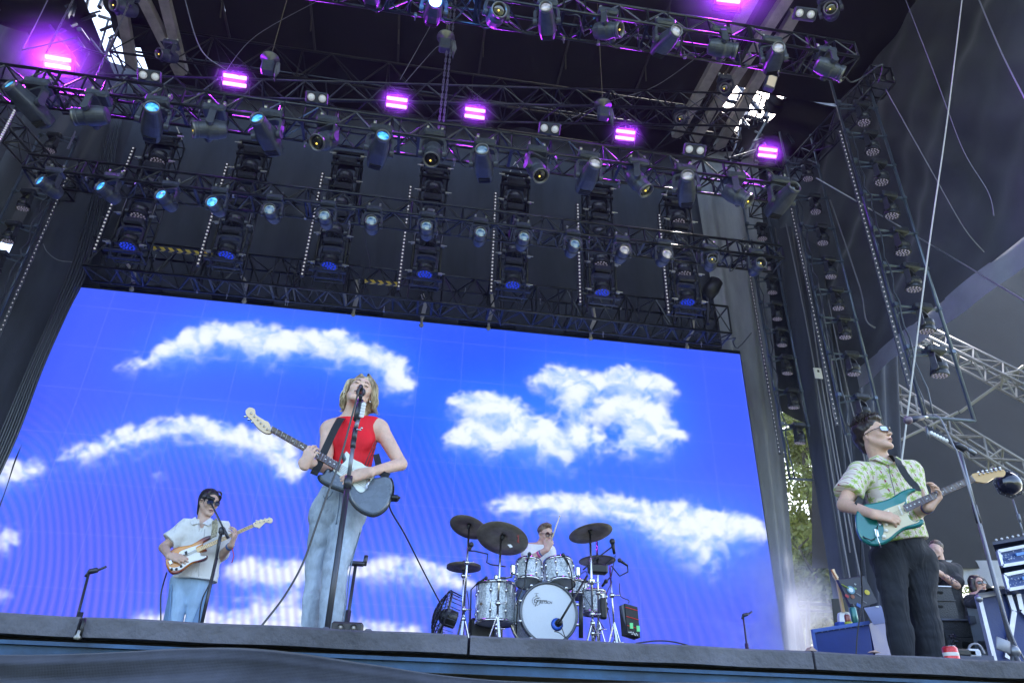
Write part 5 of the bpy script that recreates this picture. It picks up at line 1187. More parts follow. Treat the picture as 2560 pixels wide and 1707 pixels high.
    return root, dict(sl=sl, nb=nb, sr=sr, ch=ch, J=J, wr=wr)
# her guitar plane
PLG = Plane(840, 1190, 3.79, (0.02, -1, .20))
S_ROOT, SG = singer()
pts_body = [(797, 1186), (803, 1199), (826, 1212), (855, 1223), (870, 1231), (880, 1252), (898, 1271), (925, 1284), (945, 1282), (966, 1266), (978, 1238), (982, 1210), (978, 1194), (962, 1189), (938, 1193), (925, 1186), (912, 1168), (902, 1155), (885, 1148), (872, 1136), (859, 1130), (858, 1140), (861, 1150), (850, 1163), (836, 1170), (824, 1178), (826, 1172), (818, 1170), (808, 1183)]
pts_guard = [(866, 1129), (872, 1134), (886, 1149), (903, 1157), (916, 1166), (940, 1170), (943, 1183), (926, 1203), (914, 1224), (904, 1231), (893, 1226), (882, 1212), (864, 1200), (846, 1186), (833, 1176), (842, 1168), (858, 1158), (866, 1148), (862, 1136)]
def ex_singer(t, at):
    oo = catmull([at(*p) for p in pts_body], 5, True); MB().path([p-PLG.n*.020 for p in oo+oo[:1]], .0075, 6).build('dark_binding', M_black, t, True)
    MB().path([at(914, 1218, .014), at(920, 1214, .03), at(923, 1205, .035), at(916, 1200, .03)], .0022, 6).build('tremolo_arm', M_silver, t, True)
    MB().lathe([(.008, 0), (.008, .03), (.005, .035)], at(985, 1240, -.02), (1, -.2, -.3), 8).build('strap_button', M_black, t, True)
    MB().box(at(986, 1245, -.03), (.05, .05, .03), None, .01).build('wireless_pack', M_black, t)
hs_s = [(678, 1081), (680, 1076), (672, 1056), (661, 1050), (640, 1036), (637, 1023), (624, 1018), (614, 1026), (616, 1036), (622, 1043), (630, 1050), (644, 1068), (660, 1080), (672, 1083)]
m_s = dict(body=mat('grey_gloss_body', (.10, .125, .16), .25, 0, var=.2, vscale=14, coat=.6), guard=mat('mint_guard', (.68, .74, .70), .35, coat=.4), neck=mat('maple_neck', (.62, .42, .20), .4, coat=.4), fb=mat('rosewood', (.075, .048, .050), .5, var=.3, vscale=40), head=mat('maple_head', (.70, .54, .34), .4, coat=.4, var=.1), knob=M_black)
fretk = [1-(1-2**(-k/12))/(1-2**(-22/12)) for k in range(0, 23)]
fretk = [1-f for f in fretk]
guitar('grey offset guitar with a mint pickguard, neck pointing left, held by the singer in red', pts_body, pts_guard, (((681, 1066), (676, 1079)), ((855, 1161), (847, 1178))), fretk, hs_s, PLG,
       [((628+8*k, 1034+8*k), (613+9*k, 1041+6.6*k)) for k in range(6)], [([(892, 1192), (903, 1181), (907, 1185), (896, 1197)], 0, 0, M_black), ([(868, 1180), (880, 1166), (884, 1169), (872, 1184)], 0, 0, m_s['guard'])], [(912, 1222), (922, 1197), (927, 1199), (917, 1224)], [(916, 1191), (905, 1190)],
       ((924, 1198), (914, 1222), 6), m_s, ex_singer, .042, None, [(fretk[k]+fretk[k-1])/2 for k in (3, 5, 7, 9, 12, 15, 17, 19, 21)])
sp_s = strap(S_ROOT, [SG['nb']+V((-.045, .03, .015)), P(852, 1046, 3.90), P(838, 1070, 3.84), P(820, 1108, 3.83), P(803, 1145, 3.80), P(797, 1162, 3.79), P(789, 1176, 3.76), P(784, 1186, 3.76)], .040)
strap(S_ROOT, [P(940, 1135, 3.92), P(944, 1150, 3.90), P(952, 1180, 3.82), P(972, 1190, 3.80)], .035)
MB().lathe([(.011, -.001), (.0125, 0), (.0125, .004), (.011, .005)], P(757, 1119, 3.70), (.6, -.2, .8), 12, True).build('ring', M_silver, S_ROOT, True)
wire([P(978, 1196, 3.76), P(984, 1215, 3.74), P(982, 1240, 3.80), P(975, 1270, 3.9), P(1012, 1335, 4.3), P(1060, 1430, 4.7), P(1105, 1515, 5.0)], .0045, 'black guitar cable running from the grey guitar down to the fan', m=BLACKC)

# ================================================================ GUITARIST (palm shirt, teal guitar)
def palm_mat():
    m = bpy.data.materials.new('palm_print'); m.use_nodes = True; t = m.node_tree; b = bsdf(m); b.inputs['Roughness'].default_value = .8
    tc = t.nodes.new('ShaderNodeTexCoord'); mp = t.nodes.new('ShaderNodeMapping'); mp.inputs['Rotation'].default_value = (0, .12, 0); sp = t.nodes.new('ShaderNodeSeparateXYZ'); t.links.new(tc.outputs['Object'], mp.inputs[0]); t.links.new(mp.outputs[0], sp.inputs[0])
    cx, cz = .046, .060
    u = N(t, 'DIVIDE', N(t, 'ADD', sp.outputs[0], N(t, 'MULTIPLY', sp.outputs[1], .75)), cx); col_ = N(t, 'FLOOR', u); off = N(t, 'MULTIPLY', N(t, 'MODULO', N(t, 'ABSOLUTE', col_), 2.), .5)
    v = N(t, 'ADD', N(t, 'DIVIDE', sp.outputs[2], cz), off)
    fu = N(t, 'SUBTRACT', N(t, 'FRACT', u), .5); fv = N(t, 'SUBTRACT', N(t, 'FRACT', v), .62)
    x = N(t, 'MULTIPLY', fu, cx); z = N(t, 'MULTIPLY', fv, cz)
    r = N(t, 'SQRT', N(t, 'ADD', N(t, 'MULTIPLY', x, x), N(t, 'MULTIPLY', z, z))); a = N(t, 'ARCTAN2', z, x)
    nz = t.nodes.new('ShaderNodeTexNoise'); nz.inputs['Scale'].default_value = 60; t.links.new(tc.outputs['Object'], nz.inputs[0])
    lobes = N(t, 'ABSOLUTE', N(t, 'SINE', N(t, 'ADD', N(t, 'MULTIPLY', a, 3.5), .6)))
    R = N(t, 'ADD', .006, N(t, 'MULTIPLY', N(t, 'POWER', lobes, .8), N(t, 'ADD', .010, N(t, 'MULTIPLY', nz.outputs[0], .011))))
    leaf = N(t, 'LESS_THAN', r, R); leaf2 = N(t, 'LESS_THAN', r, N(t, 'MULTIPLY', R, .55))
    trunk = N(t, 'MULTIPLY', N(t, 'LESS_THAN', N(t, 'ABSOLUTE', N(t, 'ADD', x, N(t, 'MULTIPLY', z, .12))), .0024), N(t, 'LESS_THAN', z, 0.))
    st = N(t, 'LESS_THAN', N(t, 'FRACT', N(t, 'MULTIPLY', u, 2.)), .3)
    def mixc(f, a_, b_):
        q = t.nodes.new('ShaderNodeMix'); q.data_type = 'RGBA'; t.links.new(f, q.inputs[0])
        for i, v_ in ((6, a_), (7, b_)):
            if isinstance(v_, tuple): q.inputs[i].default_value = (*v_, 1)
            else: t.links.new(v_, q.inputs[i])
        return q.outputs[2]
    base = mixc(st, (.72, .65, .54), (.62, .52, .46)); c1 = mixc(trunk, base, (.30, .04, .07)); c2 = mixc(leaf, c1, (.42, .54, .13)); c3 = mixc(leaf2, c2, (.28, .40, .09))
    t.links.new(c3, b.inputs['Base Color'])
    n = t.nodes.new('ShaderNodeTexNoise'); n.inputs['Scale'].default_value = 9; bp = t.nodes.new('ShaderNodeBump'); bp.inputs['Strength'].default_value = .5; bp.inputs['Distance'].default_value = .03
    t.links.new(tc.outputs['Object'], n.inputs[0]); t.links.new(n.outputs[0], bp.inputs['Height']); t.links.new(bp.outputs[0], b.inputs['Normal']); return m
M_palm = palm_mat()
def guitarist():
    Y = 3.98; root = empty('person', (P(2260, 1500, Y).x, Y, STAGE), 'man in a palm print shirt and sunglasses playing a teal guitar at the right', 'person')
    sk = skin('skin_light', (.64, .405, .295)); J = lambda x, y, dy=0.: P(x, y, Y+dy)
    hc = J(2186, 1093, .0); hM = rotm(V((.38, -.92, .16)), V((-.03, .0, 1)))
    nb = J(2206, 1158, .04); ch = J(2218, 1220, .05); wa = J(2240, 1310, .05); pe = J(2256, 1365, .05)
    sl, sr = J(2146, 1183, .03), J(2275, 1181, .03)
    el, wl = J(2111, 1262, -.02), J(2183, 1285, -.215); er, wr = J(2292, 1278, .0), J(2322, 1268, -.28)
    hl, hr = J(2222, 1398, .05), J(2292, 1400, .05)
    kl, kr = J(2238, 1500, .0), J(2303, 1500, .03); al = P(2250, 1640, Y+.02); ar = P(2321, 1640, Y+.05); al.z = ar.z = STAGE+.09
    s = SDF(*bbox([hc, nb, sl, sr, el, wl, er, wr, al, ar], .2), .0062); FL = (0, 1, 0)
    s.cone(ch, wa, .125, .115, .04, (FL, .75)); s.cone(sl, sr, .06, .06, .05); s.cone(wa, pe, .12, .13, .05, (FL, .75))
    s.cone(nb+V((0, 0, -.04)), hc+hM @ V((0, -.025, -.05)), .060, .058, .02)
    s.cone(nb+V((0, 0, -.02)), sl+V((.02, 0, -.01)), .05, .045, .05); s.cone(nb+V((0, 0, -.02)), sr+V((-.02, 0, -.01)), .05, .045, .05)
    for a, b_, c_ in ((sl, el, wl), (sr, er, wr)): s.cone(a, b_, .052, .042, .02); s.cone(b_, c_, .043, .027, .01)
    for a, b_, c_ in ((hl, kl, al), (hr, kr, ar)): s.cone(a, b_, .07, .045, .02); s.cone(b_, c_, .043, .032, .01)
    T = build_head(s, hc, hM, .98, True, 1.06)
    build_hand(s, wl, J(2212, 1290, -.235)-wl, V((.1, .9, -.4)), V((.2, -.3, 1)), 1.02, (.34, .40, .44, .46), .3, .9, .006, .35, .5)
    build_hand(s, wr, V((.55, -.35, .75)), V((-.80, -.25, .35)), V((.35, .1, .9)), .98, (.55, .6, .62, .6), .3, 1.15, .005, .55, tdir=V((.0, .3, 1)))
    sdf_obj(s, 'body', sk, root)
    gl = (mat('glasses_black', (.01, .01, .012), .15, coat=1), mat('mirror_lens', (.45, .50, .58), .08, .9), 'square')
    face_bits(root, T, hM, .98, mat('brow_dark', (.03, .02, .015), .7), mat('lips_man', (.46, .20, .17), .5), gl)
    c = SDF(*bbox([nb, sl, sr, ch, pe, el], .16), .006)
    c.cone(ch, wa, .150, .150, .05, (FL, .80)); c.cone(wa, pe+V((.01, 0, .0)), .152, .165, .05, (FL, .80)); c.cone(sl+V((.02, 0, .005)), sr+V((-.02, 0, .005)), .075, .075, .05)
    c.cone(nb+V((0, 0, -.06)), nb+V((0, 0, -.005)), .10, .070, .04)
    for a, b_ in ((sl, el), (sr, er)): c.cone(a, a+(b_-a)*.78, .075, .088, .03)
    c.noise(.028, 5, 5, 9, 6); c.noise(.010, 16, 16, 22, 1)
    c.cut(tuple(J(2250, 1352)), (.15, 0, -1)); c.cut(tuple(nb+V((0, 0, .03))), (0, -.25, 1))
    for a, b_ in ((sl, el),): 
        d = (b_-a).normalized(); q = a+(b_-a)*.70; m_ = c.sub(np.array(q)-.13, np.array(q)+.13, 0)
        if m_: 
            sl_, X_, Y_, Z_ = m_; e = (X_-q.x)*d.x+(Y_-q.y)*d.y+(Z_-q.z)*d.z
            near = ((X_-b_.x)**2+(Y_-b_.y)**2+(Z_-b_.z)**2) < .17**2; far = X_ < (ch.x-.135); c.d[sl_] = np.where(far, np.maximum(c.d[sl_], e), c.d[sl_])
    c.cone(nb+V((.02, -.10, -.05)), nb+V((.015, -.055, .06)), .012, .050, .005, None, '-')
    sh = sdf_obj(c, 'shirt', M_palm, root)
    # collar
    for sg in (-1, 1):
        q = [nb+V((sg*.070, .0, .040)), nb+V((sg*.066, -.055, .030)), nb+V((.012+sg*.012, -.105, -.035)), nb+V((.012+sg*.060, -.112, -.055)), nb+V((sg*.100, -.075, -.010)), nb+V((sg*.105, -.01, .010))]
        MB().slab(q, (0, -.006, .002)).build('collar', M_palm, sh)
    mb = MB(); mb.path(catmull([J(2221, 1160, -.135), J(2226, 1190, -.150), J(2235, 1225, -.155), J(2240, 1262, -.15)], 5), .0025, 5); mb.build('placket', mat('placket_grey', (.12, .13, .12), .8), sh, True)
    j = SDF(*bbox([hl, hr, al, ar, wa, pe], .22), .0065)
    j.cone(pe+V((0, 0, .06)), pe+V((0, 0, -.05)), .140, .155, .03, (FL, .80)); j.cone(hl, kl, .108, .072, .012); j.cone(hr, kr, .114, .086, .012); j.cone(kl, al+V((0, 0, .04)), .072, .056, .004); j.cone(kr, ar+V((0, 0, .04)), .086, .078, .004)
    j.noise(.034, 4, 4, 9, 5); j.noise(.012, 12, 12, 24, 8); j.cut((0, 0, STAGE+.02), (0, 0, -1)); j.cut(tuple(J(2250, 1322)), (0, 0, 1))
    blk = cloth_mat('black_linen', (.010, .012, .019), .9, 10, var=.3, stretch=(1, 1, .3), sheen=.03); sdf_obj(j, 'trousers', blk, root)
    for a in (al, ar): MB().box(a+V((0, -.05, -.055)), (.10, .28, .07), None, .03).build('shoe', M_black, root)
    H = lambda x, y, z: tuple(hc+hM @ V((x, y, z))); Mn = [[hM[i][q] for q in range(3)] for i in range(3)]
    hb = SDF(*bbox([hc], .2), .005); hb.ell(H(0, -.028, .060), (.083, .100, .082), .01, Mn); hb.ell(H(0, .035, .112), (.060, .050, .028), .02, Mn); hb.cone(H(0, -.085, .02), H(0, -.07, -.04), .05, .045, .02)
    hb.noise(.030, 26, 26, 26, 4); hb.ell(H(0, .085, .005), (.075, .070, .083), .006, Mn, '-')
    for x in (-1, 1): hb.ell(H(x*.092, .012, -.022), (.034, .056, .060), .01, Mn, '-')
    hm = hair_mat('dark_brown_hair', (.010, .007, .006), (.045, .028, .022), 50); sdf_obj(hb, 'hair', hm, root, 1)
    rr = random.Random(8); ps = []
    for k in range(150):
        th, ph = rr.uniform(-2.9, 2.9), rr.uniform(.1, 1.15); n_ = V((math.sin(ph)*math.sin(th), math.sin(ph)*math.cos(th)*1.0, math.cos(ph)))
        b0 = V((n_.x*.078, -.028+n_.y*.094, .062+n_.z*.078)); sw = V((rr.uniform(-.02, .02), rr.uniform(-.005, .03), .012))
        if n_.y > .75 and n_.z < .5: continue
        ps.append(catmull([H(*b0), H(*(b0+n_*.014+sw*.3)), H(*(b0+n_*.020+sw*.9)), H(*(b0+n_*.016+sw*1.5))], 3))
    hair_strands(root, ps, .0042, hm, 'hair_curls')
    MB().ball(H(-.083, .008, -.004), .008, 8, 6).build('earpiece', mat('ear_clear', (.4, .4, .42), .2), root, True)
    MB().path(catmull([H(-.084, .0, -.01), H(-.09, -.04, -.04), H(-.07, -.06, -.09), H(-.09, -.09, -.10), H(-.08, -.07, -.13)], 5), .0015, 5).build('ear_cable', mat('clear_wire', (.5, .5, .55), .3), root, True)
    mb = MB(); c0 = wr+(er-wr)*.10; ax = (er-wr).normalized()
    MB().lathe([(.030, -.008), (.033, -.006), (.033, .006), (.030, .008)], c0, ax, 16, True).build('wristband', mat('band_blue', (.05, .12, .3), .7), root, True)
    MB().lathe([(.031, -.006), (.034, -.004), (.034, .004), (.031, .006)], c0+ax*.018, ax, 16, True).build('wristband', mat('band_red', (.5, .04, .07), .7), root, True)
    return root, dict(nb=nb, J=J)
PLR = Plane(2240, 1290, 3.75, (-.42, -1, .08))
R_ROOT, RG = guitarist()
zf = lambda x, y: (2080+x/4.127, 1020+y/4.127)
body_r = [zf(*p) for p in [(250, 1090), (248, 1180), (262, 1260), (300, 1340), (360, 1390), (440, 1415), (530, 1400), (620, 1350), (690, 1290), (760, 1245), (860, 1225), (930, 1205), (955, 1175), (940, 1142), (905, 1140), (860, 1160), (820, 1140), (795, 1100), (800, 1060), (790, 1010), (778, 960), (790, 900), (830, 865), (865, 850), (862, 825), (820, 820), (770, 830), (710, 855), (650, 895), (580, 930), (500, 955), (410, 975), (330, 990), (275, 1030)]]
guard_r = [zf(*p) for p in [(755, 965), (740, 1000), (740, 1060), (775, 1075), (785, 1110), (810, 1150), (860, 1175), (905, 1155), (880, 1180), (800, 1205), (720, 1235), (650, 1285), (590, 1335), (530, 1358), (515, 1335), (535, 1270), (520, 1190), (470, 1150), (440, 1110), (540, 1050), (640, 1010), (710, 985)]]
hs_r = [zf(*p) for p in [(1445, 680), (1450, 700), (1490, 755), (1540, 762), (1590, 768), (1640, 740), (1690, 712), (1750, 706), (1785, 690), (1788, 655), (1765, 632), (1720, 640), (1640, 655), (1560, 665), (1490, 668)]]
m_r = dict(body=mat('teal_gloss_body', (.008, .165, .150), .22, .15, var=.06, vscale=4, coat=.8), guard=mat('cream_guard', (.62, .55, .36), .35, coat=.4), neck=mat('maple_neck', (.62, .42, .20), .4), fb=m_s['fb'], head=mat('amber_maple', (.60, .36, .12), .35, coat=.6, var=.15), knob=mat('cream_knob', (.75, .73, .66), .4))
def ex_r(t, at):
    MB().path([at(*zf(470, 1210), .010), at(*zf(465, 1260), .03), at(*zf(460, 1310), .035), at(*zf(480, 1370), .035), at(*zf(505, 1438), .03)], .0035, 6).build('tremolo_arm', M_silver, t, True)
    MB().box(at(*zf(462, 1285), .008), (.022, .012, .05), None, .004).build('jack_plate', M_silver, t)
    MB().path([at(*zf(445, 1345), .012), at(*zf(400, 1360), .02), at(*zf(330, 1330), .005), at(*zf(280, 1280), -.03)], .0035, 6).build('jack_lead', M_black, t, True)
guitar('glossy teal guitar with a cream pickguard played by the man in the palm shirt', body_r, guard_r, ((zf(1428, 700), zf(1478, 755)), (zf(728, 1005), zf(768, 1070))), fretk, hs_r, PLR,
       [((2446+10.5*k+2, 1186.5-2.3*k), (2445+10.8*k, 1180-2.2*k)) for k in range(6)], [([zf(678, 1010), zf(692, 1004), zf(735, 1098), zf(720, 1104)], 0, 0, mat('pickup_cream', (.8, .78, .7), .4)), ([zf(570, 1060), zf(584, 1054), zf(620, 1140), zf(606, 1148)], 0, 0, mat('pickup_cream', (.8, .78, .7), .4))],
       [zf(452, 1150), zf(475, 1140), zf(512, 1200), zf(490, 1212)], [zf(560, 1200), zf(558, 1265), zf(535, 1325)], (zf(462, 1150), zf(500, 1205), 6), m_r, ex_r, .036, None, [(fretk[k]+fretk[k-1])/2 for k in (3, 5, 7, 9, 12, 15, 17, 19, 21)])
strap(R_ROOT, [RG['nb']+V((.04, .05, .015)), P(*zf(650, 505), 3.90), P(*zf(700, 580), 3.82), P(*zf(750, 670), 3.80), P(*zf(815, 755), 3.78), P(*zf(860, 800), 3.77), P(*zf(885, 850), 3.76)], .050)
strap(R_ROOT, [P(*zf(300, 900), 3.95), P(*zf(285, 960), 3.88), P(*zf(262, 1000), 3.84)], .04)
wire([PLR.at(*zf(275, 1290), -.04), P(2150, 1340, 3.9), P(2152, 1420, 4.0), P(2155, 1500, 4.1), P(2144, 1580, 4.1), P(2140, 1640, 4.1)], .004, 'black guitar cable hanging from the teal guitar', m=BLACKC)

# ================================================================ BASSIST (white shirt, sunburst bass)
def bassist():
    Y = 6.9; root = empty('person', (P(480, 1450, Y).x, Y, STAGE), 'man in a loose off white shirt and sunglasses playing a sunburst bass at the left', 'person')
    sk = skin('skin_pale', (.55, .37, .29)); J = lambda x, y, dy=0.: P(x, y, Y+dy)
    hc = J(522, 1257, .02); hM = rotm(V((.62, -.74, -.22)), V((-.05, .0, 1)))
    nb = J(508, 1306, .04); ch = J(505, 1350, .05); wa = J(496, 1400, .05); pe = J(480, 1440, .05)
    sl, sr = J(470, 1318, .03), J(549, 1318, .03)
    el, wl = J(410, 1368, -.02), J(422, 1388, -.24); er, wr = J(549, 1392, .03), J(578, 1362, -.17)
    hl, hr = J(456, 1455, .05), J(494, 1455, .05); kl, kr = J(441, 1530, .0), J(488, 1530, .02); al = V((kl.x-.02, Y+.03, STAGE+.09)); ar = V((kr.x+.02, Y+.05, STAGE+.09))
    s = SDF(*bbox([hc, nb, sl, sr, el, wl, er, wr, al, ar], .2), .0075); FL = (0, 1, 0)
    s.cone(ch, wa, .125, .115, .04, (FL, .75)); s.cone(sl, sr, .06, .06, .05); s.cone(wa, pe, .12, .13, .05, (FL, .75)); s.cone(nb+V((0, 0, -.04)), hc+hM @ V((0, -.025, -.05)), .060, .056, .02)
    for a, b_, c_ in ((sl, el, wl), (sr, er, wr)): s.cone(a, b_, .052, .042, .02); s.cone(b_, c_, .043, .028, .01)
    for a, b_, c_ in ((hl, kl, al), (hr, kr, ar)): s.cone(a, b_, .07, .045, .02); s.cone(b_, c_, .043, .032, .01)
    T = build_head(s, hc, hM, 1.0, True, 1.04)
    build_hand(s, wl, J(437, 1392, -.25)-wl, V((.1, .9, -.4)), V((.2, -.3, 1)), 1.05, (.34, .36, .40, .42), .3, 1, .008, .35, .5)
    build_hand(s, wr, V((.25, -.35, .9)), V((-.80, .0, .45)), V((.45, .1, .9)), 1.0, (.45, .5, .52, .5), .3, 1.15, .006, .5, tdir=V((.0, .5, .8)))
    sdf_obj(s, 'body', sk, root)
    gl = (mat('glasses_black', (.01, .01, .012), .15), mat('blue_lens', (.006, .015, .07), .25, 0, spec=.4), 'square')
    face_bits(root, T, hM, 1.0, mat('brow_dark', (.03, .02, .015), .7), mat('lips_man', (.46, .20, .17), .5), gl)
    c = SDF(*bbox([nb, sl, sr, ch, pe, el, J(430, 1450)], .16), .007)
    c.cone(ch, wa, .165, .170, .05, (FL, .80)); c.cone(wa, pe+V((.03, 0, -.06)), .175, .20, .05, (FL, .78)); c.cone(sl+V((.01, 0, .01)), sr+V((-.01, 0, .01)), .082, .082, .05); c.cone(nb+V((0, 0, -.06)), nb+V((0, 0, .0)), .10, .070, .04)
    c.cone(sl, sl+(el-sl)*.80, .085, .098, .04); c.cone(sr, sr+(er-sr)*.8, .085, .095, .04)
    c.noise(.040, 4, 4, 7, 6); c.noise(.014, 12, 12, 20, 1); c.cut((0, 0, J(500, 1450).z), (0, 0, -1)); c.cut(tuple(nb+V((0, 0, .03))), (0, -.25, 1))
    d = (el-sl).normalized(); q = sl+(el-sl)*.74; m_ = c.sub(np.array(q)-.16, np.array(q)+.16, 0)
    if m_: sl_, X_, Y_, Z_ = m_; e = (X_-q.x)*d.x+(Y_-q.y)*d.y+(Z_-q.z)*d.z; c.d[sl_] = np.where(X_ < ch.x-.20, np.maximum(c.d[sl_], e), c.d[sl_])
    c.cone(nb+V((.02, -.11, -.11)), nb+V((.01, -.055, .06)), .010, .050, .005, None, '-')
    wsh = cloth_mat('offwhite_linen', (.66, .66, .64), .6, 9, var=.06); sh = sdf_obj(c, 'shirt', wsh, root)
    for sg in (-1, 1):
        q = [nb+V((sg*.070, .0, .040)), nb+V((sg*.066, -.055, .030)), nb+V((.012+sg*.012, -.105, -.035)), nb+V((.012+sg*.070, -.112, -.055)), nb+V((sg*.105, -.075, -.010)), nb+V((sg*.105, -.01, .010))]
        MB().slab(q, (0, -.008, .002)).build('collar', wsh, sh)
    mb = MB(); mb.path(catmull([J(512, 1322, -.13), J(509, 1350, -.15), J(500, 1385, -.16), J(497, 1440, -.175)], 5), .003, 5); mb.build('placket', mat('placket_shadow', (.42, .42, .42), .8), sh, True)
    j = SDF(*bbox([hl, hr, al, ar, wa, pe], .22), .0075)
    j.cone(pe, pe+V((0, 0, -.08)), .150, .150, .03, (FL, .8)); j.cone(hl, kl, .110, .070, .008); j.cone(hr, kr, .110, .070, .008); j.cone(kl, al+V((0, 0, .04)), .070, .078, .004); j.cone(kr, ar+V((0, 0, .04)), .070, .078, .004); j.noise(.03, 4, 4, 8, 5); j.cut((0, 0, STAGE+.02), (0, 0, -1))
    lb = cloth_mat('light_blue_denim', (.30, .44, .62), .6, 10, var=.15); jn = sdf_obj(j, 'jeans', lb, root)
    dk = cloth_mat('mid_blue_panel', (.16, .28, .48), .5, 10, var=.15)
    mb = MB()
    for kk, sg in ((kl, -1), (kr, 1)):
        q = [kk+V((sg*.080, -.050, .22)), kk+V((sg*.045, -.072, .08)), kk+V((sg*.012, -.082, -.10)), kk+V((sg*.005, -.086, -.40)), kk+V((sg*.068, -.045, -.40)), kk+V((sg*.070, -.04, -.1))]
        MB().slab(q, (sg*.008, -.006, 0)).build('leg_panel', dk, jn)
    for a in (al, ar): MB().box(a+V((0, -.05, -.055)), (.10, .28, .07), None, .03).build('shoe', M_black, root)
    H = lambda x, y, z: tuple(hc+hM @ V((x, y, z))); Mn = [[hM[i][q] for q in range(3)] for i in range(3)]
    hb = SDF(*bbox([hc], .22), .006); hb.ell(H(0, -.028, .052), (.084, .102, .084), .01, Mn); hb.cone(H(0, -.085, .02), H(0, -.09, -.09), .062, .040, .02)
    for x in (-1, 1): hb.cone(H(x*.074, .03, .07), H(x*.080, .02, .02), .016, .010, .01)
    hb.noise(.016, 22, 22, 10, 4); hb.ell(H(0, .090, -.005), (.074, .070, .088), .006, Mn, '-')
    for x in (-1, 1): hb.ell(H(x*.088, .02, -.015), (.03, .035, .045), .01, Mn, '-')
    hm = hair_mat('black_hair', (.008, .008, .012), (.030, .026, .028), 40); sdf_obj(hb, 'hair', hm, root, 1)
    ps = [catmull([H(.02+.01*k, .06, .118), H(.05+.004*k, .085, .10), H(.074+.003*k, .088, .06), H(.078, .078-.004*k, .015-.01*k)], 3) for k in range(5)] + [catmull([H(-.02-.01*k, .06, .118), H(-.05-.004*k, .075, .10), H(-.078, .055-.004*k, .06)], 3) for k in range(4)]
    hair_strands(root, ps, .0042, hm, 'hair_locks')
    ax = (er-wr).normalized(); MB().lathe([(.031, -.012), (.035, -.010), (.035, .010), (.031, .012)], wr+ax*.03, ax, 14, True).build('wristband', mat('band_blue', (.05, .12, .3), .7), root, True)
    MB().path([wr+V((.02, -.03, -.03)), wr+V((.05, -.04, -.10)), wr+V((.045, -.04, -.16))], .004, 5).build('bracelet_tail', mat('band_red', (.5, .04, .07), .7), root, True)
    return root, dict(nb=nb)
PLB = Plane(480, 1390, 6.68, (.18, -1, .10))
B_ROOT, BG = bassist()
zb = lambda x, y: (400+x/6.532, 1210+y/6.532)
body_b = [zb(*p) for p in [(95, 1200), (92, 1280), (110, 1350), (150, 1420), (210, 1458), (290, 1450), (380, 1400), (470, 1330), (540, 1285), (640, 1265), (730, 1240), (780, 1200), (782, 1165), (750, 1150), (710, 1165), (670, 1160), (655, 1130), (665, 1100), (770, 1075), (700, 970), (760, 920), (830, 880), (862, 850), (840, 830), (780, 838), (700, 870), (600, 930), (500, 980), (400, 1000), (300, 1015), (210, 1050), (140, 1120)]]
guard_b = [zb(*p) for p in [(695, 970), (590, 1030), (610, 1100), (655, 1120), (665, 1165), (710, 1175), (755, 1165), (740, 1195), (640, 1235), (520, 1270), (430, 1325), (340, 1390), (240, 1410), (170, 1385), (155, 1345), (200, 1360), (290, 1350), (345, 1310), (350, 1240), (300, 1170), (330, 1100), (450, 1050), (570, 1010)]]
hs_b = [zb(*p) for p in [(1520, 640), (1540, 690), (1590, 700), (1620, 715), (1680, 660), (1730, 620), (1800, 632), (1835, 610), (1840, 575), (1815, 550), (1760, 555), (1680, 575), (1600, 590), (1545, 620)]]
def sunburst():
    m = bpy.data.materials.new('sunburst'); m.use_nodes = True; t = m.node_tree; b = bsdf(m); b.inputs['Roughness'].default_value = .2; b.inputs['Coat Weight'].default_value = .8
    tc = t.nodes.new('ShaderNodeTexCoord'); mp = t.nodes.new('ShaderNodeMapping'); g = t.nodes.new('ShaderNodeTexGradient'); g.gradient_type = 'SPHERICAL'
    c = PLB.at(*zb(400, 1160)); d = (PLB.at(*zb(760, 900))-PLB.at(*zb(130, 1330))); L = d.length/2
    mp.vector_type = 'TEXTURE'; mp.inputs['Location'].default_value = tuple(c); mp.inputs['Rotation'].default_value = (0, -math.atan2(d.z, d.x), 0); mp.inputs['Scale'].default_value = (L*1.25, 1, L*.74)
    cr = t.nodes.new('ShaderNodeValToRGB'); e = cr.color_ramp.elements; e[0].position = .0; e[0].color = (.06, .008, .015, 1); e[1].position = .42; e[1].color = (.62, .26, .03, 1); q = e.new(.18); q.color = (.22, .035, .01, 1)
    t.links.new(tc.outputs['Object'], mp.inputs[0]); t.links.new(mp.outputs[0], g.inputs[0]); t.links.new(g.outputs[0], cr.inputs[0]); t.links.new(cr.outputs[0], b.inputs['Base Color']); return m
m_b = dict(body=sunburst(), guard=mat('white_guard', (.78, .77, .74), .35, coat=.4), neck=m_s['neck'], fb=mat('maple_fretboard', (.68, .47, .22), .4, coat=.4), head=mat('pale_maple', (.70, .56, .36), .4), knob=M_black)
guitar('sunburst bass guitar with a white pickguard held by the man in the off white shirt', body_b, guard_b, ((zb(1505, 655), zb(1530, 700)), (zb(585, 1055), zb(615, 1110))), [f*.96 for f in fretk[:21]], hs_b, PLB,
       [((400+(1560+70*k)/6.532, 1210+(635-14*k)/6.532), (400+(1575+70*k)/6.532, 1210+(590-15*k)/6.532)) for k in range(4)], [([zb(400, 1105), zb(440, 1088), zb(452, 1150), zb(415, 1168)], 0, 0, M_black), ([zb(360, 1160), zb(400, 1145), zb(415, 1215), zb(375, 1232)], 0, 0, M_black)],
       [zb(140, 1260), zb(180, 1240), zb(205, 1290), zb(165, 1310)], [zb(345, 1342), zb(268, 1386), zb(190, 1388)], (zb(150, 1255), zb(180, 1290), 4), m_b, None, .045, None, [.1, .25, .4, .52, .66, .8], 'bass_guitar', 'bass guitar')
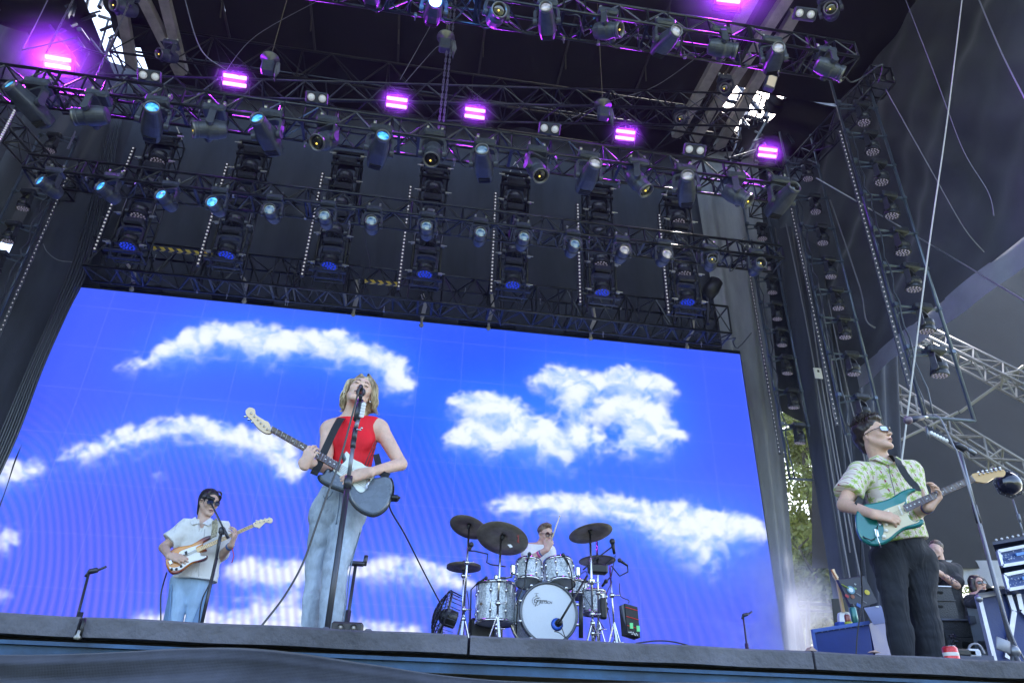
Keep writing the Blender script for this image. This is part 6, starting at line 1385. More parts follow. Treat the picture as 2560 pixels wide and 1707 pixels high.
strap(B_ROOT, [BG['nb']+V((.07, .06, .03)), P(536, 1300, 6.80), P(537, 1318, 6.74), P(535, 1335, 6.72), P(534, 1342, 6.68)], .05, 'strap', mat('woven_strap', (.30, .27, .18), .8, var=.9, vscale=70))
wire([P(417, 1430, 6.75), P(408, 1460, 6.8), P(402, 1490, 6.8), P(402, 1545, 6.8), P(402, 1600, 6.8)], .006, 'thin black cable hanging from the sunburst bass', m=BLACKC)
# ================================================================ DRUMMER AND DRUM KIT
zd = lambda x, y: (1060+x/3.824, 1230+y/3.824)
D = lambda x, y, Y: P(*zd(x, y), Y)
def pearl():
    m = mat('white_pearl', (.52, .57, .60), .22, .1, coat=.5); t = m.node_tree; b = bsdf(m)
    tc = t.nodes.new('ShaderNodeTexCoord'); v = t.nodes.new('ShaderNodeTexVoronoi'); v.inputs['Scale'].default_value = 34; v.feature = 'SMOOTH_F1'; n = t.nodes.new('ShaderNodeTexNoise'); n.inputs['Scale'].default_value = 26; n.inputs['Distortion'].default_value = 2.5
    mx = t.nodes.new('ShaderNodeMix'); mx.data_type = 'RGBA'; mx.inputs[6].default_value = (.26, .30, .33, 1); mx.inputs[7].default_value = (.72, .77, .80, 1)
    cr = t.nodes.new('ShaderNodeValToRGB'); cr.color_ramp.elements[0].position = .35; cr.color_ramp.elements[1].position = .62
    t.links.new(tc.outputs['Object'], n.inputs[0]); t.links.new(n.outputs[0], cr.inputs[0]); t.links.new(cr.outputs[0], mx.inputs[0]); t.links.new(mx.outputs[2], b.inputs['Base Color']); return m
M_pearl = pearl(); M_skinh = mat('drum_head', (.62, .66, .72), .45, var=.03, vscale=4); M_headg = mat('drum_head_grey', (.42, .46, .52), .4)
def drum(label, c, ax, r, h, lugs, name='tom_drum', cat='drum', front=None, group=None):
    ax = V(ax).normalized(); c = V(c); a, b = c-ax*h/2, c+ax*h/2; t = empty(name, c, label, cat, group)
    MB().lathe([(r*.985, 0), (r*.985, h)], a, ax, 48, True).build('shell', M_pearl, t, True)
    for p, s_ in ((a, -1), (b, 1)):
        MB().lathe([(r*.97, .0), (r*1.035, .0), (r*1.035, .028), (r*.97, .028)], p-ax*(.014-s_*.004), ax, 48, True).build('hoop', M_silver, t, True)
        MB().lathe([(r*.97, 0), (r*.5, s_*.001), (.001, s_*.002)], p+ax*(s_*.006), ax, 48, True).build('drum_head', M_headg if s_ < 0 else M_skinh, t, True)
    x = ax.orthogonal().normalized(); y = ax.cross(x)
    for k in range(lugs):
        q = 2*PI*(k+.5)/lugs; o = (x*math.cos(q)+y*math.sin(q)); mb = MB()
        for f in (-.27, .27): mb.ball(c+o*r*1.02+ax*(h*f), .016, 8, 6, (1, 1, 1.5))
        mb.tube(c+o*r*1.035-ax*h*.5, c+o*r*1.035+ax*h*.5, .0045, 5); mb.build('lug', M_silver, t, True)
    return t
YK = 7.25
c = D(1192, 1152, YK); kc = c+V((.0, .23, 0)); kn = V((.06, -1, .03)).normalized(); rk = .285
kd = empty('bass_drum', kc, 'large bass drum with a white front head and black script logo', 'bass drum')
MB().lathe([(rk*.985, 0), (rk*.985, .40)], c, -kn, 64, True).build('shell', M_pearl, kd, True)
MB().lathe([(rk*.94, -.012), (rk*.98, -.022), (rk*1.035, -.018), (rk*1.045, .02), (rk*.99, .026)], c, -kn, 64, True).build('hoop', mat('hoop_dark', (.10, .11, .13), .25, .4), kd, True)
MB().lathe([(rk*.98, .38), (rk*1.045, .38), (rk*1.045, .42), (rk*.98, .42)], c, -kn, 64, True).build('hoop', M_silver, kd, True)
MB().lathe([(rk*.95, -.006), (rk*.5, -.009), (.001, -.010)], c, -kn, 64, True).build('front_head', M_skinh, kd, True)
xk = kn.cross(V((0, 0, 1))).normalized()*-1; zk = kn.cross(xk)*-1
if zk.z < 0: zk = -zk
if xk.x < 0: xk = -xk
for k in range(10):
    q = 2*PI*(k+.5)/10; o = xk*math.cos(q)+zk*math.sin(q); mb = MB(); mb.box(c+o*rk*1.06+kn*.005, (.03, .04, .03), None, .006); mb.tube(c+o*rk*1.07, c+o*rk*1.07-kn*.12, .006, 6); mb.ball(c+o*rk*1.05-kn*.15, .02, 8, 6); mb.build('lug', M_silver, kd, True)
def on_head(px, py, off=.012):
    return PN(*zd(px, py), c+kn*off, kn)
pc = on_head(1272, 1262, .013); pr = .060
MB().lathe([(pr, 0), (pr*.5, .0015), (.001, .002)], pc, kn, 32).build('port_hole', mat('port_led_blue', (.03, .12, .62), .35), kd, True)  # port hole as a disc, the screen's blue light painted on it
M_ink = mat('logo_ink', (.02, .02, .022), .5)
mb = MB()
def arc(cx, cy, r, a0, a1, n, w_):
    mb.path([on_head(cx+r*math.cos(math.radians(a0+(a1-a0)*k/n)), cy+r*math.sin(math.radians(a0+(a1-a0)*k/n)), .0125) for k in range(n+1)], w_, 5)
arc(1076, 1036, 40, 20, 330, 28, .0012)
for k in range(14): mb.tube(on_head(1076+40*math.cos(k*.45), 1036+40*math.sin(k*.45), .0125), on_head(1076+47*math.cos(k*.45), 1036+47*math.sin(k*.45), .0125), .0011, 4)
mb.path([on_head(1098, 1014, .0125), on_head(1080, 1010, .0125), on_head(1056, 1026, .0125), on_head(1058, 1052, .0125), on_head(1080, 1052, .0125), on_head(1092, 1036, .0125), on_head(1072, 1034, .0125), on_head(1104, 1032, .0125)], .0036, 5); mb.tube(on_head(1086, 1036, .0125), on_head(1062, 1088, .0125), .0034, 5); mb.tube(on_head(1098, 1031, .0125), on_head(1178, 1034, .0125), .002, 5)
mb.tube(on_head(1076, 965, .0125), on_head(1076, 995, .0125), .0012, 4); mb.tube(on_head(1056, 966, .0125), on_head(1096, 966, .0125), .0012, 4); mb.tube(on_head(1066, 985, .0125), on_head(1086, 985, .0125), .0012, 4)
mb.build('logo_mark', M_ink, kd)
def text_mesh(name, s_, m, parent, org, xdir, ydir, h, shear=0.):
    cu = bpy.data.curves.new(name, 'FONT'); cu.body = s_; cu.size = 1.0; cu.extrude = .01; cu.shear = shear; cu.resolution_u = 4
    o = bpy.data.objects.new(name+'_tmp', cu); COL.objects.link(o); dg = bpy.context.evaluated_depsgraph_get(); me = bpy.data.meshes.new_from_object(o.evaluated_get(dg)); COL.objects.unlink(o); bpy.data.objects.remove(o)
    xd, yd = V(xdir), V(ydir); zd_ = xd.cross(yd).normalized()
    for v_ in me.vertices: q = v_.co.copy(); v_.co = V(org)+xd*(q.x*h)+yd*(q.y*h)+zd_*(q.z*.1)
    me.materials.clear(); return link_mesh(name, me, m, parent)
text_mesh('logo_lettering', 'RETSCH', M_ink, kd, on_head(1100, 1058, .0125), xk, zk, .036, .25)
drum('small rack tom with white pearl shell, left one of the two above the bass drum', D(1000, 772, 7.35), (.05, .30, 1), .132, .20, 8)
drum('larger rack tom with white pearl shell, right one of the two above the bass drum', D(1290, 780, 7.35), (-.05, .30, 1), .150, .22, 8)
drum('deep floor tom with white pearl shell standing left of the bass drum', D(685, 1068, 7.6), (.0, .04, 1), .20, .36, 8, 'floor_tom')
drum('white pearl drum half hidden behind the stands right of the bass drum', D(1625, 1055, 8.1), (0, .05, 1), .135, .22, 8)
drum('shallow white pearl snare drum behind the right stands', D(1440, 930, 8.2), (0, .1, 1), .15, .13, 8)
for (x, y, lb) in ((545, 1066, 'badge'),): MB().lathe([(.016, 0), (.001, .002)], D(x, y, 7.39), (-.4, -1, 0), 12).build('badge', mat('badge_brown', (.08, .05, .03), .4), COL.objects['floor_tom'])
M_cym = mat('cymbal_bronze', (.30, .265, .22), .42, .5, var=.25, vscale=14)
def cymbal(t, c, n, r, lab=None):
    n = V(n).normalized(); MB().lathe([(.008, .022), (.02, .022), (.045, .008), (.06, .0), (r*.6, -.006), (r, -.016), (r, -.0175), (r*.6, -.008), (.06, -.002), (.045, .006), (.02, .019), (.008, .019)], c, n, 48, True).build('cymbal', M_cym, t, True)
    MB().lathe([(.012, -.035), (.014, -.012), (.02, -.008), (.02, .03), (.008, .035), (.006, .07)], c, n, 10).build('felt_and_nut', M_black, t, True)
def stand(label, top, foot, hub, name='cymbal_stand', cat='cymbal stand', Y=7.3, cym=None, legs=3, r=.013, m=None, clamps=(), zoff=0, rot=.3):
    m = m or M_silver; a = D(*top, Y); b = D(*foot, Y); b.z = STAGE; t = empty(name, b, label, cat); hb = D(*hub, Y); hb = b+(a-b)*((hb.z-b.z)/(a.z-b.z))
    mid = b+(a-b)*.5
    MB().tube(b+V((0, 0, .02)), mid, r*1.25, 12).build('lower_tube', m, t, True); MB().tube(mid, a, r*.85, 12).build('upper_tube', m, t, True)
    MB().lathe([(r*1.3, -.02), (r*1.9, -.015), (r*1.9, .02), (r*1.2, .025)], mid, (a-b), 12).build('height_clamp', m, t, True)
    for k in range(legs):
        q = rot+2*PI*k/legs; e = V((b.x+.30*math.cos(q), b.y+.30*math.sin(q), STAGE+.015)); mb = MB(); mb.beam(hb+V((0, 0, .02)), e, .022, .007); mb.beam(b+V((0, 0, .06)), e+(hb-e)*.45, .016, .006); mb.ball(e, .017, 8, 6); mb.build('leg', m, t)
    for f in clamps:
        p = b+(a-b)*f; mb = MB(); mb.box(p, (.05, .05, .045), None, .012); mb.tube(p, p+V((.06, -.03, 0)), .007, 6); mb.box(p+V((.06, -.03, 0)), (.03, .008, .012)); mb.build('wing_clamp', m, t, True)
    if cym:
        for (cc, n, rr_) in cym: cymbal(t, D(*cc, Y), n, rr_)
    return t
stand('cymbal stand holding the leftmost large crash cymbal', (432, 335), (362, 1350), (378, 1195), Y=7.6, cym=[((428, 322), (.30, .33, 1), .205)], clamps=(.35, .55, .8))
stand('cymbal stand holding the largest, paper tagged cymbal in front of the drummer', (735, 440), (685, 1360), (690, 1190), Y=7.15, cym=[((752, 430), (.24, .40, 1), .262)], clamps=(.3, .48, .62, .75), rot=.8)
stand('hi-hat stand with a flat pair of cymbals at the left of the kit', (380, 655), (392, 1350), (388, 1200), 'hi_hat_stand', 'cymbal stand', 7.9, [((380, 712), (0, .06, 1), .185), ((380, 722), (0, -.06, -1), .185)], r=.010, clamps=(.9,))
stand('cymbal stand holding the large crash cymbal right of the drummer', (1588, 390), (1615, 1405), (1618, 1240), Y=7.2, cym=[((1590, 378), (-.16, .22, 1), .228)], clamps=(.3, .45, .55, .72), rot=1.3)
stand('cymbal stand with a low dark cymbal behind the right stands', (1652, 470), (1662, 1405), (1660, 1240), Y=7.7, cym=[((1655, 642), (-.03, .10, 1), .20)], clamps=(.5, .7), rot=.1)
stand('thin chromed stand at the right end of the kit', (1775, 700), (1850, 1410), (1846, 1265), 'percussion_stand', 'drum stand', 7.4, None, r=.010, clamps=(.5, .8), rot=.5)
(MB().slab([D(797, 500, 6.93), D(830, 497, 6.93), D(850, 522, 6.93), D(822, 530, 6.93)], (0, .002, .001)).build('paper_tag', mat('paper_white', (.7, .7, .7), .8), COL.objects['cymbal_stand.001']))
mb = MB(); mb.path([D(885, 410, 6.93), D(905, 440, 6.93), D(890, 470, 6.93), D(915, 485, 6.93)], .003, 4); mb.path([D(905, 405, 6.93), D(900, 480, 6.93)], .003, 4); mb.build('red_lettering', mat('red_ink', (.35, .03, .03), .6), COL.objects['cymbal_stand.001'])
# rack tom arms
for x0, y0, x1, y1, lb in ((700, 815, 850, 740, 'left'), (1600, 850, 1470, 760, 'right')):
    mb = MB(); mb.tube(D(x0, y0, 7.2), D((x0+x1)/2, y0+5, 7.25), .012); mb.path([D((x0+x1)/2, y0+5, 7.25), D(x1-10*(1 if x1 > x0 else -1), y0-5, 7.25), D(x1, y1, 7.3)], .009, 8); mb.box(D(x1, y1, 7.3), (.05, .05, .10), None, .01); mb.box(D(x0, y0, 7.2), (.06, .05, .05), None, .01)
    mb.build('tom_arm', M_silver, COL.objects['cymbal_stand.001' if lb == 'left' else 'cymbal_stand.002'])
def mic(label, head, tail, Y, r=.020, boom=None, kind='microphone', par=None):
    a, b = D(*head, Y), D(*tail, Y+.03); d = (b-a).normalized(); t = empty(kind, a, label, 'microphone')
    MB().ball(a, r*1.25, 12, 8).build('grille', mat('mic_grille', (.06, .06, .07), .5, .6), t, True); MB().tube(a+d*r*.8, b, r*.85, 10, r*.6).build('handle', M_black, t, True)
    if boom: MB().path([D(*p, Y+.03) for p in boom], .007, 8).build('boom_arm', M_black, t, True)
    return t
mic('black microphone clipped to the leftmost crash stand', (452, 500), (432, 560), 7.5, .022, [(432, 560), (480, 560), (610, 590), (600, 670), (640, 690), (780, 710)])
mic('black microphone with a red ring on the rim of the floor tom', (595, 818), (500, 880), 7.4, .014, [(500, 880), (450, 930), (440, 1350)])
mic('black microphone over the rim of the smaller rack tom', (1008, 590), (985, 665), 7.15, .016, [(985, 665), (960, 880), (900, 1010), (880, 1350)])
mic('black microphone over the rim of the larger rack tom', (1330, 600), (1385, 690), 7.15, .016, [(1385, 690), (1410, 770), (1420, 1000)])
mic('round headed microphone upright at the right end of the kit', (1800, 470), (1820, 590), 7.3, .024, [(1800, 520), (1640, 640), (1520, 740)])
mic('pencil microphone pointing left beside the right cymbals', (1870, 650), (1945, 700), 7.3, .018, [(1945, 700), (1950, 760), (1870, 800), (1790, 700)])
mic('black microphone low among the right stands', (1740, 850), (1700, 900), 7.5, .018, [(1700, 900), (1790, 800), (1830, 600), (1700, 720)])
kb = empty('boom_stand', D(1495, 1390, 6.9), 'black boom stand reaching down to the bass drum port', 'microphone stand')
MB().tube(D(1562, 795, 6.95), D(1310, 1215, 6.85), .011, 8).build('boom_arm', M_black, kb, True); MB().tube(D(1500, 990, 7.1), D(1500, 1390, 7.1), .022, 8).build('pole', M_black, kb, True)
MB().lathe([(.02, 0), (.032, .01), (.034, .05), (.022, .07)], D(1270, 1262, 6.98), (.3, -.8, .3), 14).build('microphone', M_black, kb, True); MB().tube(D(1310, 1215, 6.85), D(1280, 1255, 6.92), .008, 6).build('clip', M_black, kb, True)
wire([(D(1310, 1270, 6.88)), D(1330, 1330, 6.88), D(1345, 1370, 6.9), D(1370, 1400, 6.9)], .004, 'cable drooping from the bass drum microphone', m=BLACKC)
wire([D(1245, 1328, 6.9), D(1290, 1340, 6.9), D(1330, 1370, 6.9), D(1352, 1395, 6.9)], .004, 'second cable at the foot of the bass drum', m=BLACKC)
for i, pts in enumerate((((1500, 780), (1545, 755), (1560, 800), (1530, 900), (1500, 1100)), ((1800, 850), (1740, 1000), (1770, 1200), (1800, 1380)), ((1870, 870), (1880, 990), (1955, 1030), (1955, 1060)), ((410, 940), (430, 1100), (430, 1340)), ((90, 1320), (100, 1290), (150, 1262)), ((1540, 900), (1520, 960), (1600, 1100), (1720, 1300)))):
    wire([D(*p, 7.45) for p in pts], .0045, 'thin black cable among the drum stands, %s one' % ('beside the bass drum', 'beside the rightmost stand', 'reaching the sample pad', 'down the leftmost stand', 'at the floor fan', 'crossing the right stands')[i], m=BLACKC)
mb = MB(); rr = random.Random(3)
for k in range(7):
    x, y = 1700+rr.uniform(-30, 60), 1080+rr.uniform(-40, 120); mb.tube(D(x, y, 7.3), D(x+rr.uniform(-30, 40), y+rr.uniform(-20, 50), 7.3), .014, 7)
mb.box(D(1710, 1110, 7.3), (.07, .07, .2), None, .015); mb.box(D(1660, 735, 7.3), (.2, .1, .1), None, .02)
tag(mb.build('cowbell_mount', M_black), 'dark cluster of clamps and small percussion on the right stands', 'percussion mount')
pad = empty('sample_pad', D(1970, 1220, 7.0), 'black drum sample pad with red lines tilted on the right side of the kit', 'drum pad')
q = [(1922, 1062), (2040, 1095), (2068, 1388), (1948, 1350)]; MB().slab([D(*p, 7.0) for p in q], (-.03, .10, -.01)).build('casing', M_black, pad)
for k in range(3):
    f = .12+.30*k; a = [q[0][i]+(q[3][i]-q[0][i])*f for i in (0, 1)]; b = [q[1][i]+(q[2][i]-q[1][i])*f for i in (0, 1)]; MB().tube(D(*a, 6.995), D(*b, 6.995), .003, 5).build('red_line', mat('red_glow', (.5, .03, .03), .4, emit=(.9, .05, .04), estr=.03), pad)
MB().slab([D(1888, 1080, 7.02), D(1920, 1062, 7.02), D(1948, 1345, 7.02), D(1930, 1280, 7.02)], (0, .06, 0)).build('side_panel', mat('pad_grey', (.12, .13, .15), .4), pad)
for x, y in ((1983, 1275), (2048, 1302)): MB().box(D(x, y, 6.99), (.03, .01, .05)).build('green_key', mat('green_glow', (.1, .5, .2), .4, emit=(.2, .9, .4), estr=.05), pad)
mb = MB(); rr = random.Random(9)
for k in range(9): mb.box(D(1960+k*10, 1335+rr.uniform(-8, 12)+k*3, 6.985), (.012, .004, .010))
mb.build('buttons', mat('pad_white', (.6, .6, .6), .5), pad)
fan = empty('floor_fan', D(205, 1180, 6.4), 'black caged floor fan standing left of the drum kit', 'fan')
fc, fn = D(195, 1185, 6.4), V((-.97, -.14, .26)).normalized(); fx = fn.cross(V((0, 0, 1))).normalized(); fy = fx.cross(fn)
mb = MB()
for rr_ in (.21, .17, .13, .09, .05): mb.path([fc+fn*(.07*(1-(rr_/.21)**2)+.02)+(fx*math.cos(t)+fy*math.sin(t))*rr_ for t in [2*PI*k/28 for k in range(29)]], .0045 if rr_ < .2 else .009, 5)
for k in range(28):
    t = 2*PI*k/28; mb.path([fc+fn*(.07*(1-(q/.21)**2)+.02)+(fx*math.cos(t)+fy*math.sin(t))*q for q in (.03, .08, .13, .18, .21)]+[fc-fn*.08+(fx*math.cos(t)+fy*math.sin(t))*.20], .0028, 4)
mb.build('cage', mat('cage_black', (.03, .03, .045), .3, .5), fan); MB().lathe([(.07, -.1), (.075, -.02), (.05, .03), (.02, .05)], fc, fn, 16).build('motor', M_black, fan, True)
mb = MB()
for k in range(4):
    t = k*PI/2; u_ = fx*math.cos(t)+fy*math.sin(t); v_ = fn.cross(u_); mb.add([fc+u_*.04-v_*.03, fc+u_*.18-v_*.06+fn*.02, fc+u_*.18+v_*.05-fn*.02, fc+u_*.04+v_*.03], [(0, 1, 2, 3)])
mb.build('blades', mat('blade_grey', (.25, .26, .28), .4), fan)
mb = MB(); mb.tube(fc-fy*.2+fn*.1, fc-fy*.24-fn*.15, .014); mb.tube(fc-fy*.1, V((fc.x, fc.y, STAGE)), .02); mb.box((fc.x, fc.y, STAGE+.02), (.3, .25, .03), None, .01); mb.build('foot', M_black, fan)
tag(MB().box(D(582, 1330, 8.0), (.34, .3, .22), None, .02).build('floor_monitor', M_black), 'low black box on the floor behind the floor tom', 'speaker')

def drummer():
    Y = 8.0; root = empty('person', (P(1340, 1500, Y).x, Y, STAGE), 'drummer in a white shirt and round sunglasses raising a drumstick behind the kit', 'person')
    sk = skin('skin_pink', (.60, .38, .30)); J = lambda x, y, dy=0.: P(*zd(x, y), Y+dy)
    hc = J(1162, 410, -.02); hM = rotm(V((.35, -.92, -.22)), V((-.05, 0, 1)))
    nb = J(1105, 508, .06); ch = J(1085, 590, .05); wa = J(1075, 740, .08); pe = J(1070, 900, .12)
    sl, sr = J(1000, 535, .03), J(1185, 560, .03); el, wl = J(1000, 655, -.12), J(1170, 548, -.24); er, wr = J(1215, 700, .0), J(1180, 760, -.2)
    hl, hr = J(1030, 930, .1), J(1120, 930, .1); kl, kr = J(960, 980, -.35), J(1200, 980, -.35); al = V((kl.x, kl.y+.05, STAGE+.08)); ar = V((kr.x, kr.y+.05, STAGE+.08))
    s = SDF(*bbox([hc, nb, sl, sr, el, wl, er, wr, al, ar, pe], .2), .0085); FL = (0, 1, 0)
    s.cone(ch, wa, .12, .115, .04, (FL, .75)); s.cone(sl, sr, .06, .06, .05); s.cone(wa, pe, .12, .14, .05, (FL, .75)); s.cone(nb+V((0, 0, -.04)), hc+hM @ V((0, -.025, -.05)), .060, .056, .02)
    for a, b_, c_ in ((sl, el, wl), (sr, er, wr)): s.cone(a, b_, .052, .044, .02); s.cone(b_, c_, .044, .030, .01)
    for a, b_, c_ in ((hl, kl, al), (hr, kr, ar)): s.cone(a, b_, .085, .06, .03); s.cone(b_, c_, .055, .04, .02)
    T = build_head(s, hc, hM, .97, True, 1.0)
    build_hand(s, wl, J(1215, 470, -.26)-wl, V((.3, .9, .2)), V((-.7, -.2, .7)), 1.0, (.6, .65, .7, .7), .5, .95, .007, .6)
    build_hand(s, wr, V((.1, -.6, -.6)), V((.1, .4, -.9)), V((1, 0, 0)), 1.0, (.6, .6, .6, .6), .4)
    sdf_obj(s, 'body', sk, root)
    face_bits(root, T, hM, .97, mat('brow_brown', (.10, .06, .035), .7), mat('lips_man', (.46, .20, .17), .5), (mat('glasses_black', (.01, .01, .012), .15), mat('brown_lens', (.06, .015, .02), .1, coat=1), 'round'))
    c = SDF(*bbox([nb, sl, sr, ch, pe, el], .16), .008); c.cone(ch, wa, .150, .150, .05, (FL, .82)); c.cone(wa, pe, .15, .17, .05, (FL, .8)); c.cone(sl, sr, .08, .08, .05); c.cone(nb+V((0, 0, -.05)), nb, .09, .068, .04)
    c.cone(sl, sl+(el-sl)*.6, .078, .085, .03); c.cone(sr, sr+(er-sr)*.6, .078, .085, .03); c.noise(.035, 4, 4, 7, 6); c.noise(.012, 12, 12, 20, 1); c.cut(tuple(nb+V((0, 0, .015))), (0, -.3, 1)); sdf_obj(c, 'shirt', cloth_mat('white_cotton', (.74, .74, .76), .6, 9, var=.05), root)
    j = SDF(*bbox([hl, hr, kl, kr, al, ar, pe], .2), .01)
    for a, b_, c_ in ((hl, kl, al), (hr, kr, ar)): j.cone(a, b_, .11, .09, .03); j.cone(b_, c_, .085, .07, .02)
    j.noise(.03, 5, 5, 8, 2); sdf_obj(j, 'jeans', mat('light_blue_denim', (.3, .44, .62)), root)
    H = lambda x, y, z: tuple(hc+hM @ V((x, y, z))); Mn = [[hM[i][q] for q in range(3)] for i in range(3)]
    hb = SDF(*bbox([hc], .2), .006); hb.ell(H(0, -.025, .056), (.079, .096, .078), .01, Mn); hb.ell(H(.01, .03, .112), (.055, .055, .026), .02, Mn); hb.noise(.016, 30, 30, 30, 4); hb.ell(H(0, .09, .0), (.075, .070, .085), .006, Mn, '-')
    for x in (-1, 1): hb.ell(H(x*.088, .0, -.03), (.03, .06, .05), .01, Mn, '-')
    sdf_obj(hb, 'hair', hair_mat('sandy_hair', (.07, .045, .03), (.22, .15, .10), 50), root, 1)
    ax = (el-wl).normalized(); MB().lathe([(.034, -.012), (.038, -.01), (.038, .01), (.034, .012)], wl+(el-wl)*.42, ax, 14, True).build('wristband', mat('band_pink', (.55, .06, .25), .7), root, True); MB().lathe([(.034, -.008), (.037, -.006), (.037, .006), (.034, .008)], wl+(el-wl)*.32, ax, 14, True).build('wristband', mat('band_blue', (.05, .12, .3), .7), root, True)
    st = MB(); a, b = P(*zd(1212, 475), Y-.26), P(*zd(1298, 226), Y-.36); st.tube(a-(b-a)*.18, b, .0085, 8, .0055); st.ball(b, .009, 8, 6); tag(st.build('drumstick', mat('stick_wood', (.68, .58, .42), .5), None, True), 'pale wooden drumstick raised in the drummer\'s fist', 'drumstick')
    return root
drummer()
mb = MB(); s0 = P(*zd(1075, 980), 8.15); tag(MB().lathe([(.0, -.03), (.17, -.03), (.18, .02), (.0, .05)], (s0.x, 8.12, STAGE+.52), (0, 0, 1), 20).tube((s0.x, 8.12, STAGE), (s0.x, 8.12, STAGE+.5), .03).build('drum_stool', M_black, None, True), 'black drum stool under the drummer, mostly hidden by the drums', 'stool')

# ================================================================ MICROPHONE STANDS ON THE STAGE
def vert(x, y, Y, z=None):
    p = P(x, y, Y); return p if z is None else V((p.x, p.y, z))
M_stand = mat('stand_black', (.06, .062, .075), .32, .5); M_dull = mat('stand_grey', (.20, .21, .24), .35, .6)
# singer
Ys = 3.62; a = P(884, 1112, Ys); b = P(821, 1550, Ys); x0 = (a.x+b.x)/2
ms = empty('microphone_stand', (x0, Ys, STAGE), 'tall straight black microphone stand in front of the singer in red', 'microphone stand')
zt = lambda y: P(860, y, Ys).z
MB().tube((b.x, Ys, STAGE+.02), (P(870, 1208, Ys).x, Ys, zt(1212)), .0145, 12).build('lower_tube', M_stand, ms, True)
MB().tube(P(868, 1222, Ys), P(872, 1190, Ys), .021, 12).build('grip_clutch', M_stand, ms, True)
MB().tube(P(871, 1196, Ys), P(884, 1105, Ys), .0105, 12).build('upper_tube', M_dull, ms, True)
MB().tube(P(882, 1120, Ys), P(884, 1100, Ys), .014, 12).build('clutch', M_stand, ms, True)
MB().tube(P(884, 1104, Ys), P(889, 1070, Ys), .0135, 12).build('collar', M_stand, ms, True); MB().tube(P(888, 1074, Ys), P(896, 1046, Ys), .0115, 12).build('arm_tube', M_dull, ms, True)
MB().tube(P(891, 1050, Ys), P(901, 1000, Ys+.02), .0175, 12).build('arm_grip', M_stand, ms, True)
MB().lathe([(.0, 0), (.14, 0), (.145, .012), (.12, .022), (.03, .035), (.0, .035)], (b.x, Ys, STAGE), (0, 0, 1), 32).build('round_base', M_stand, ms, True)
mb = MB()
for k in range(5): mb.lathe([(.001, 0), (.013, 0), (.013, .004), (.001, .004)], P(909.5-1.3*k, 1011+7*k, Ys-.02), (0, -1, .1), 12)
mb.build('white_picks', mat('pick_white', (.75, .75, .75), .4), ms, True); MB().beam(P(905, 1006, Ys-.01), P(900, 1044, Ys-.01), .018, .006, (0, 1, 0)).build('pick_holder', M_stand, ms)
MB().tube(P(888, 1072, Ys-.02), P(903, 1075, Ys-.03), .004, 6).build('side_pin', M_silver, ms, True); MB().ball(P(904, 1070, Ys-.03), .007, 8, 6).build('pin_ball', M_silver, ms, True)
mc = empty('microphone', P(902, 985, Ys), 'black vocal microphone held right at the singer\'s lips', 'microphone')
MB().ball(P(902, 980, 3.70), .027, 16, 12).build('grille', mat('mic_grille', (.06, .06, .07), .5, .6), mc, True); MB().tube(P(902, 980, 3.68), P(902, 966, 3.50), .018, 12, .012).build('handle', M_black, mc, True)
MB().tube(P(901, 1000, 3.63), P(902, 988, 3.58), .010, 8).build('clip', M_stand, mc, True)
wire([P(902, 966, 3.49), P(897, 975, 3.46), P(888, 1010, 3.48), P(872, 1070, 3.5), P(850, 1150, 3.5), P(822, 1225, 3.5), P(790, 1315, 3.5), P(758, 1405, 3.5), P(714, 1485, 3.4), P(660, 1556, 3.3), P(640, 1580, 3.3)], .0052, 'grey microphone cable sweeping down left from the singer\'s microphone', m=mat('cable_grey', (.05, .052, .06), .5))
# bassist
Yb = 6.45; bs = empty('microphone_stand', vert(505, 1547, Yb, STAGE), 'black boom microphone stand in front of the bassist', 'microphone stand')
MB().tube(P(497, 1590, Yb), P(541, 1395, Yb), .014, 10).build('lower_tube', M_stand, bs, True); MB().tube(P(541, 1395, Yb), P(555, 1326, Yb), .010, 10).build('upper_tube', M_stand, bs, True); MB().tube(P(571, 1345, Yb-.02), P(527, 1256, Yb-.05), .0075, 8).build('boom_arm', M_stand, bs, True); MB().tube(P(571, 1345, Yb-.02), P(557, 1318, Yb-.02), .013, 8).build('counterweight', M_stand, bs, True)
MB().box(P(555, 1326, Yb), (.05, .05, .06), None, .01).build('joint', M_stand, bs, True)
for k in range(3): q = .5+2.1*k; e = vert(500, 1560, Yb, STAGE+.01)+V((.3*math.cos(q), .3*math.sin(q), 0)); MB().tube(vert(503, 1560, Yb, STAGE+.25), e, .008, 6).build('leg', M_stand, bs, True)
mc = empty('microphone', P(518, 1243, Yb), 'dark vocal microphone on the boom before the bassist\'s forehead', 'microphone'); MB().ball(P(512, 1241, Yb-.04), .026, 12, 8).build('grille', mat('mic_grille', (.06, .06, .07), .5, .6), mc, True); MB().tube(P(514, 1241, Yb-.04), P(533, 1247, Yb-.05), .021, 10, .016).build('handle', M_black, mc, True); MB().ball(P(533, 1247, Yb-.05), .017, 8, 6).build('end_cap', M_black, mc, True)
wire([P(560, 1335, Yb-.03), P(548, 1340, Yb-.05), P(530, 1440, Yb-.03), P(505, 1500, Yb-.03), P(497, 1560, Yb)], .005, 'cable along the boom stand before the bassist', m=BLACKC)
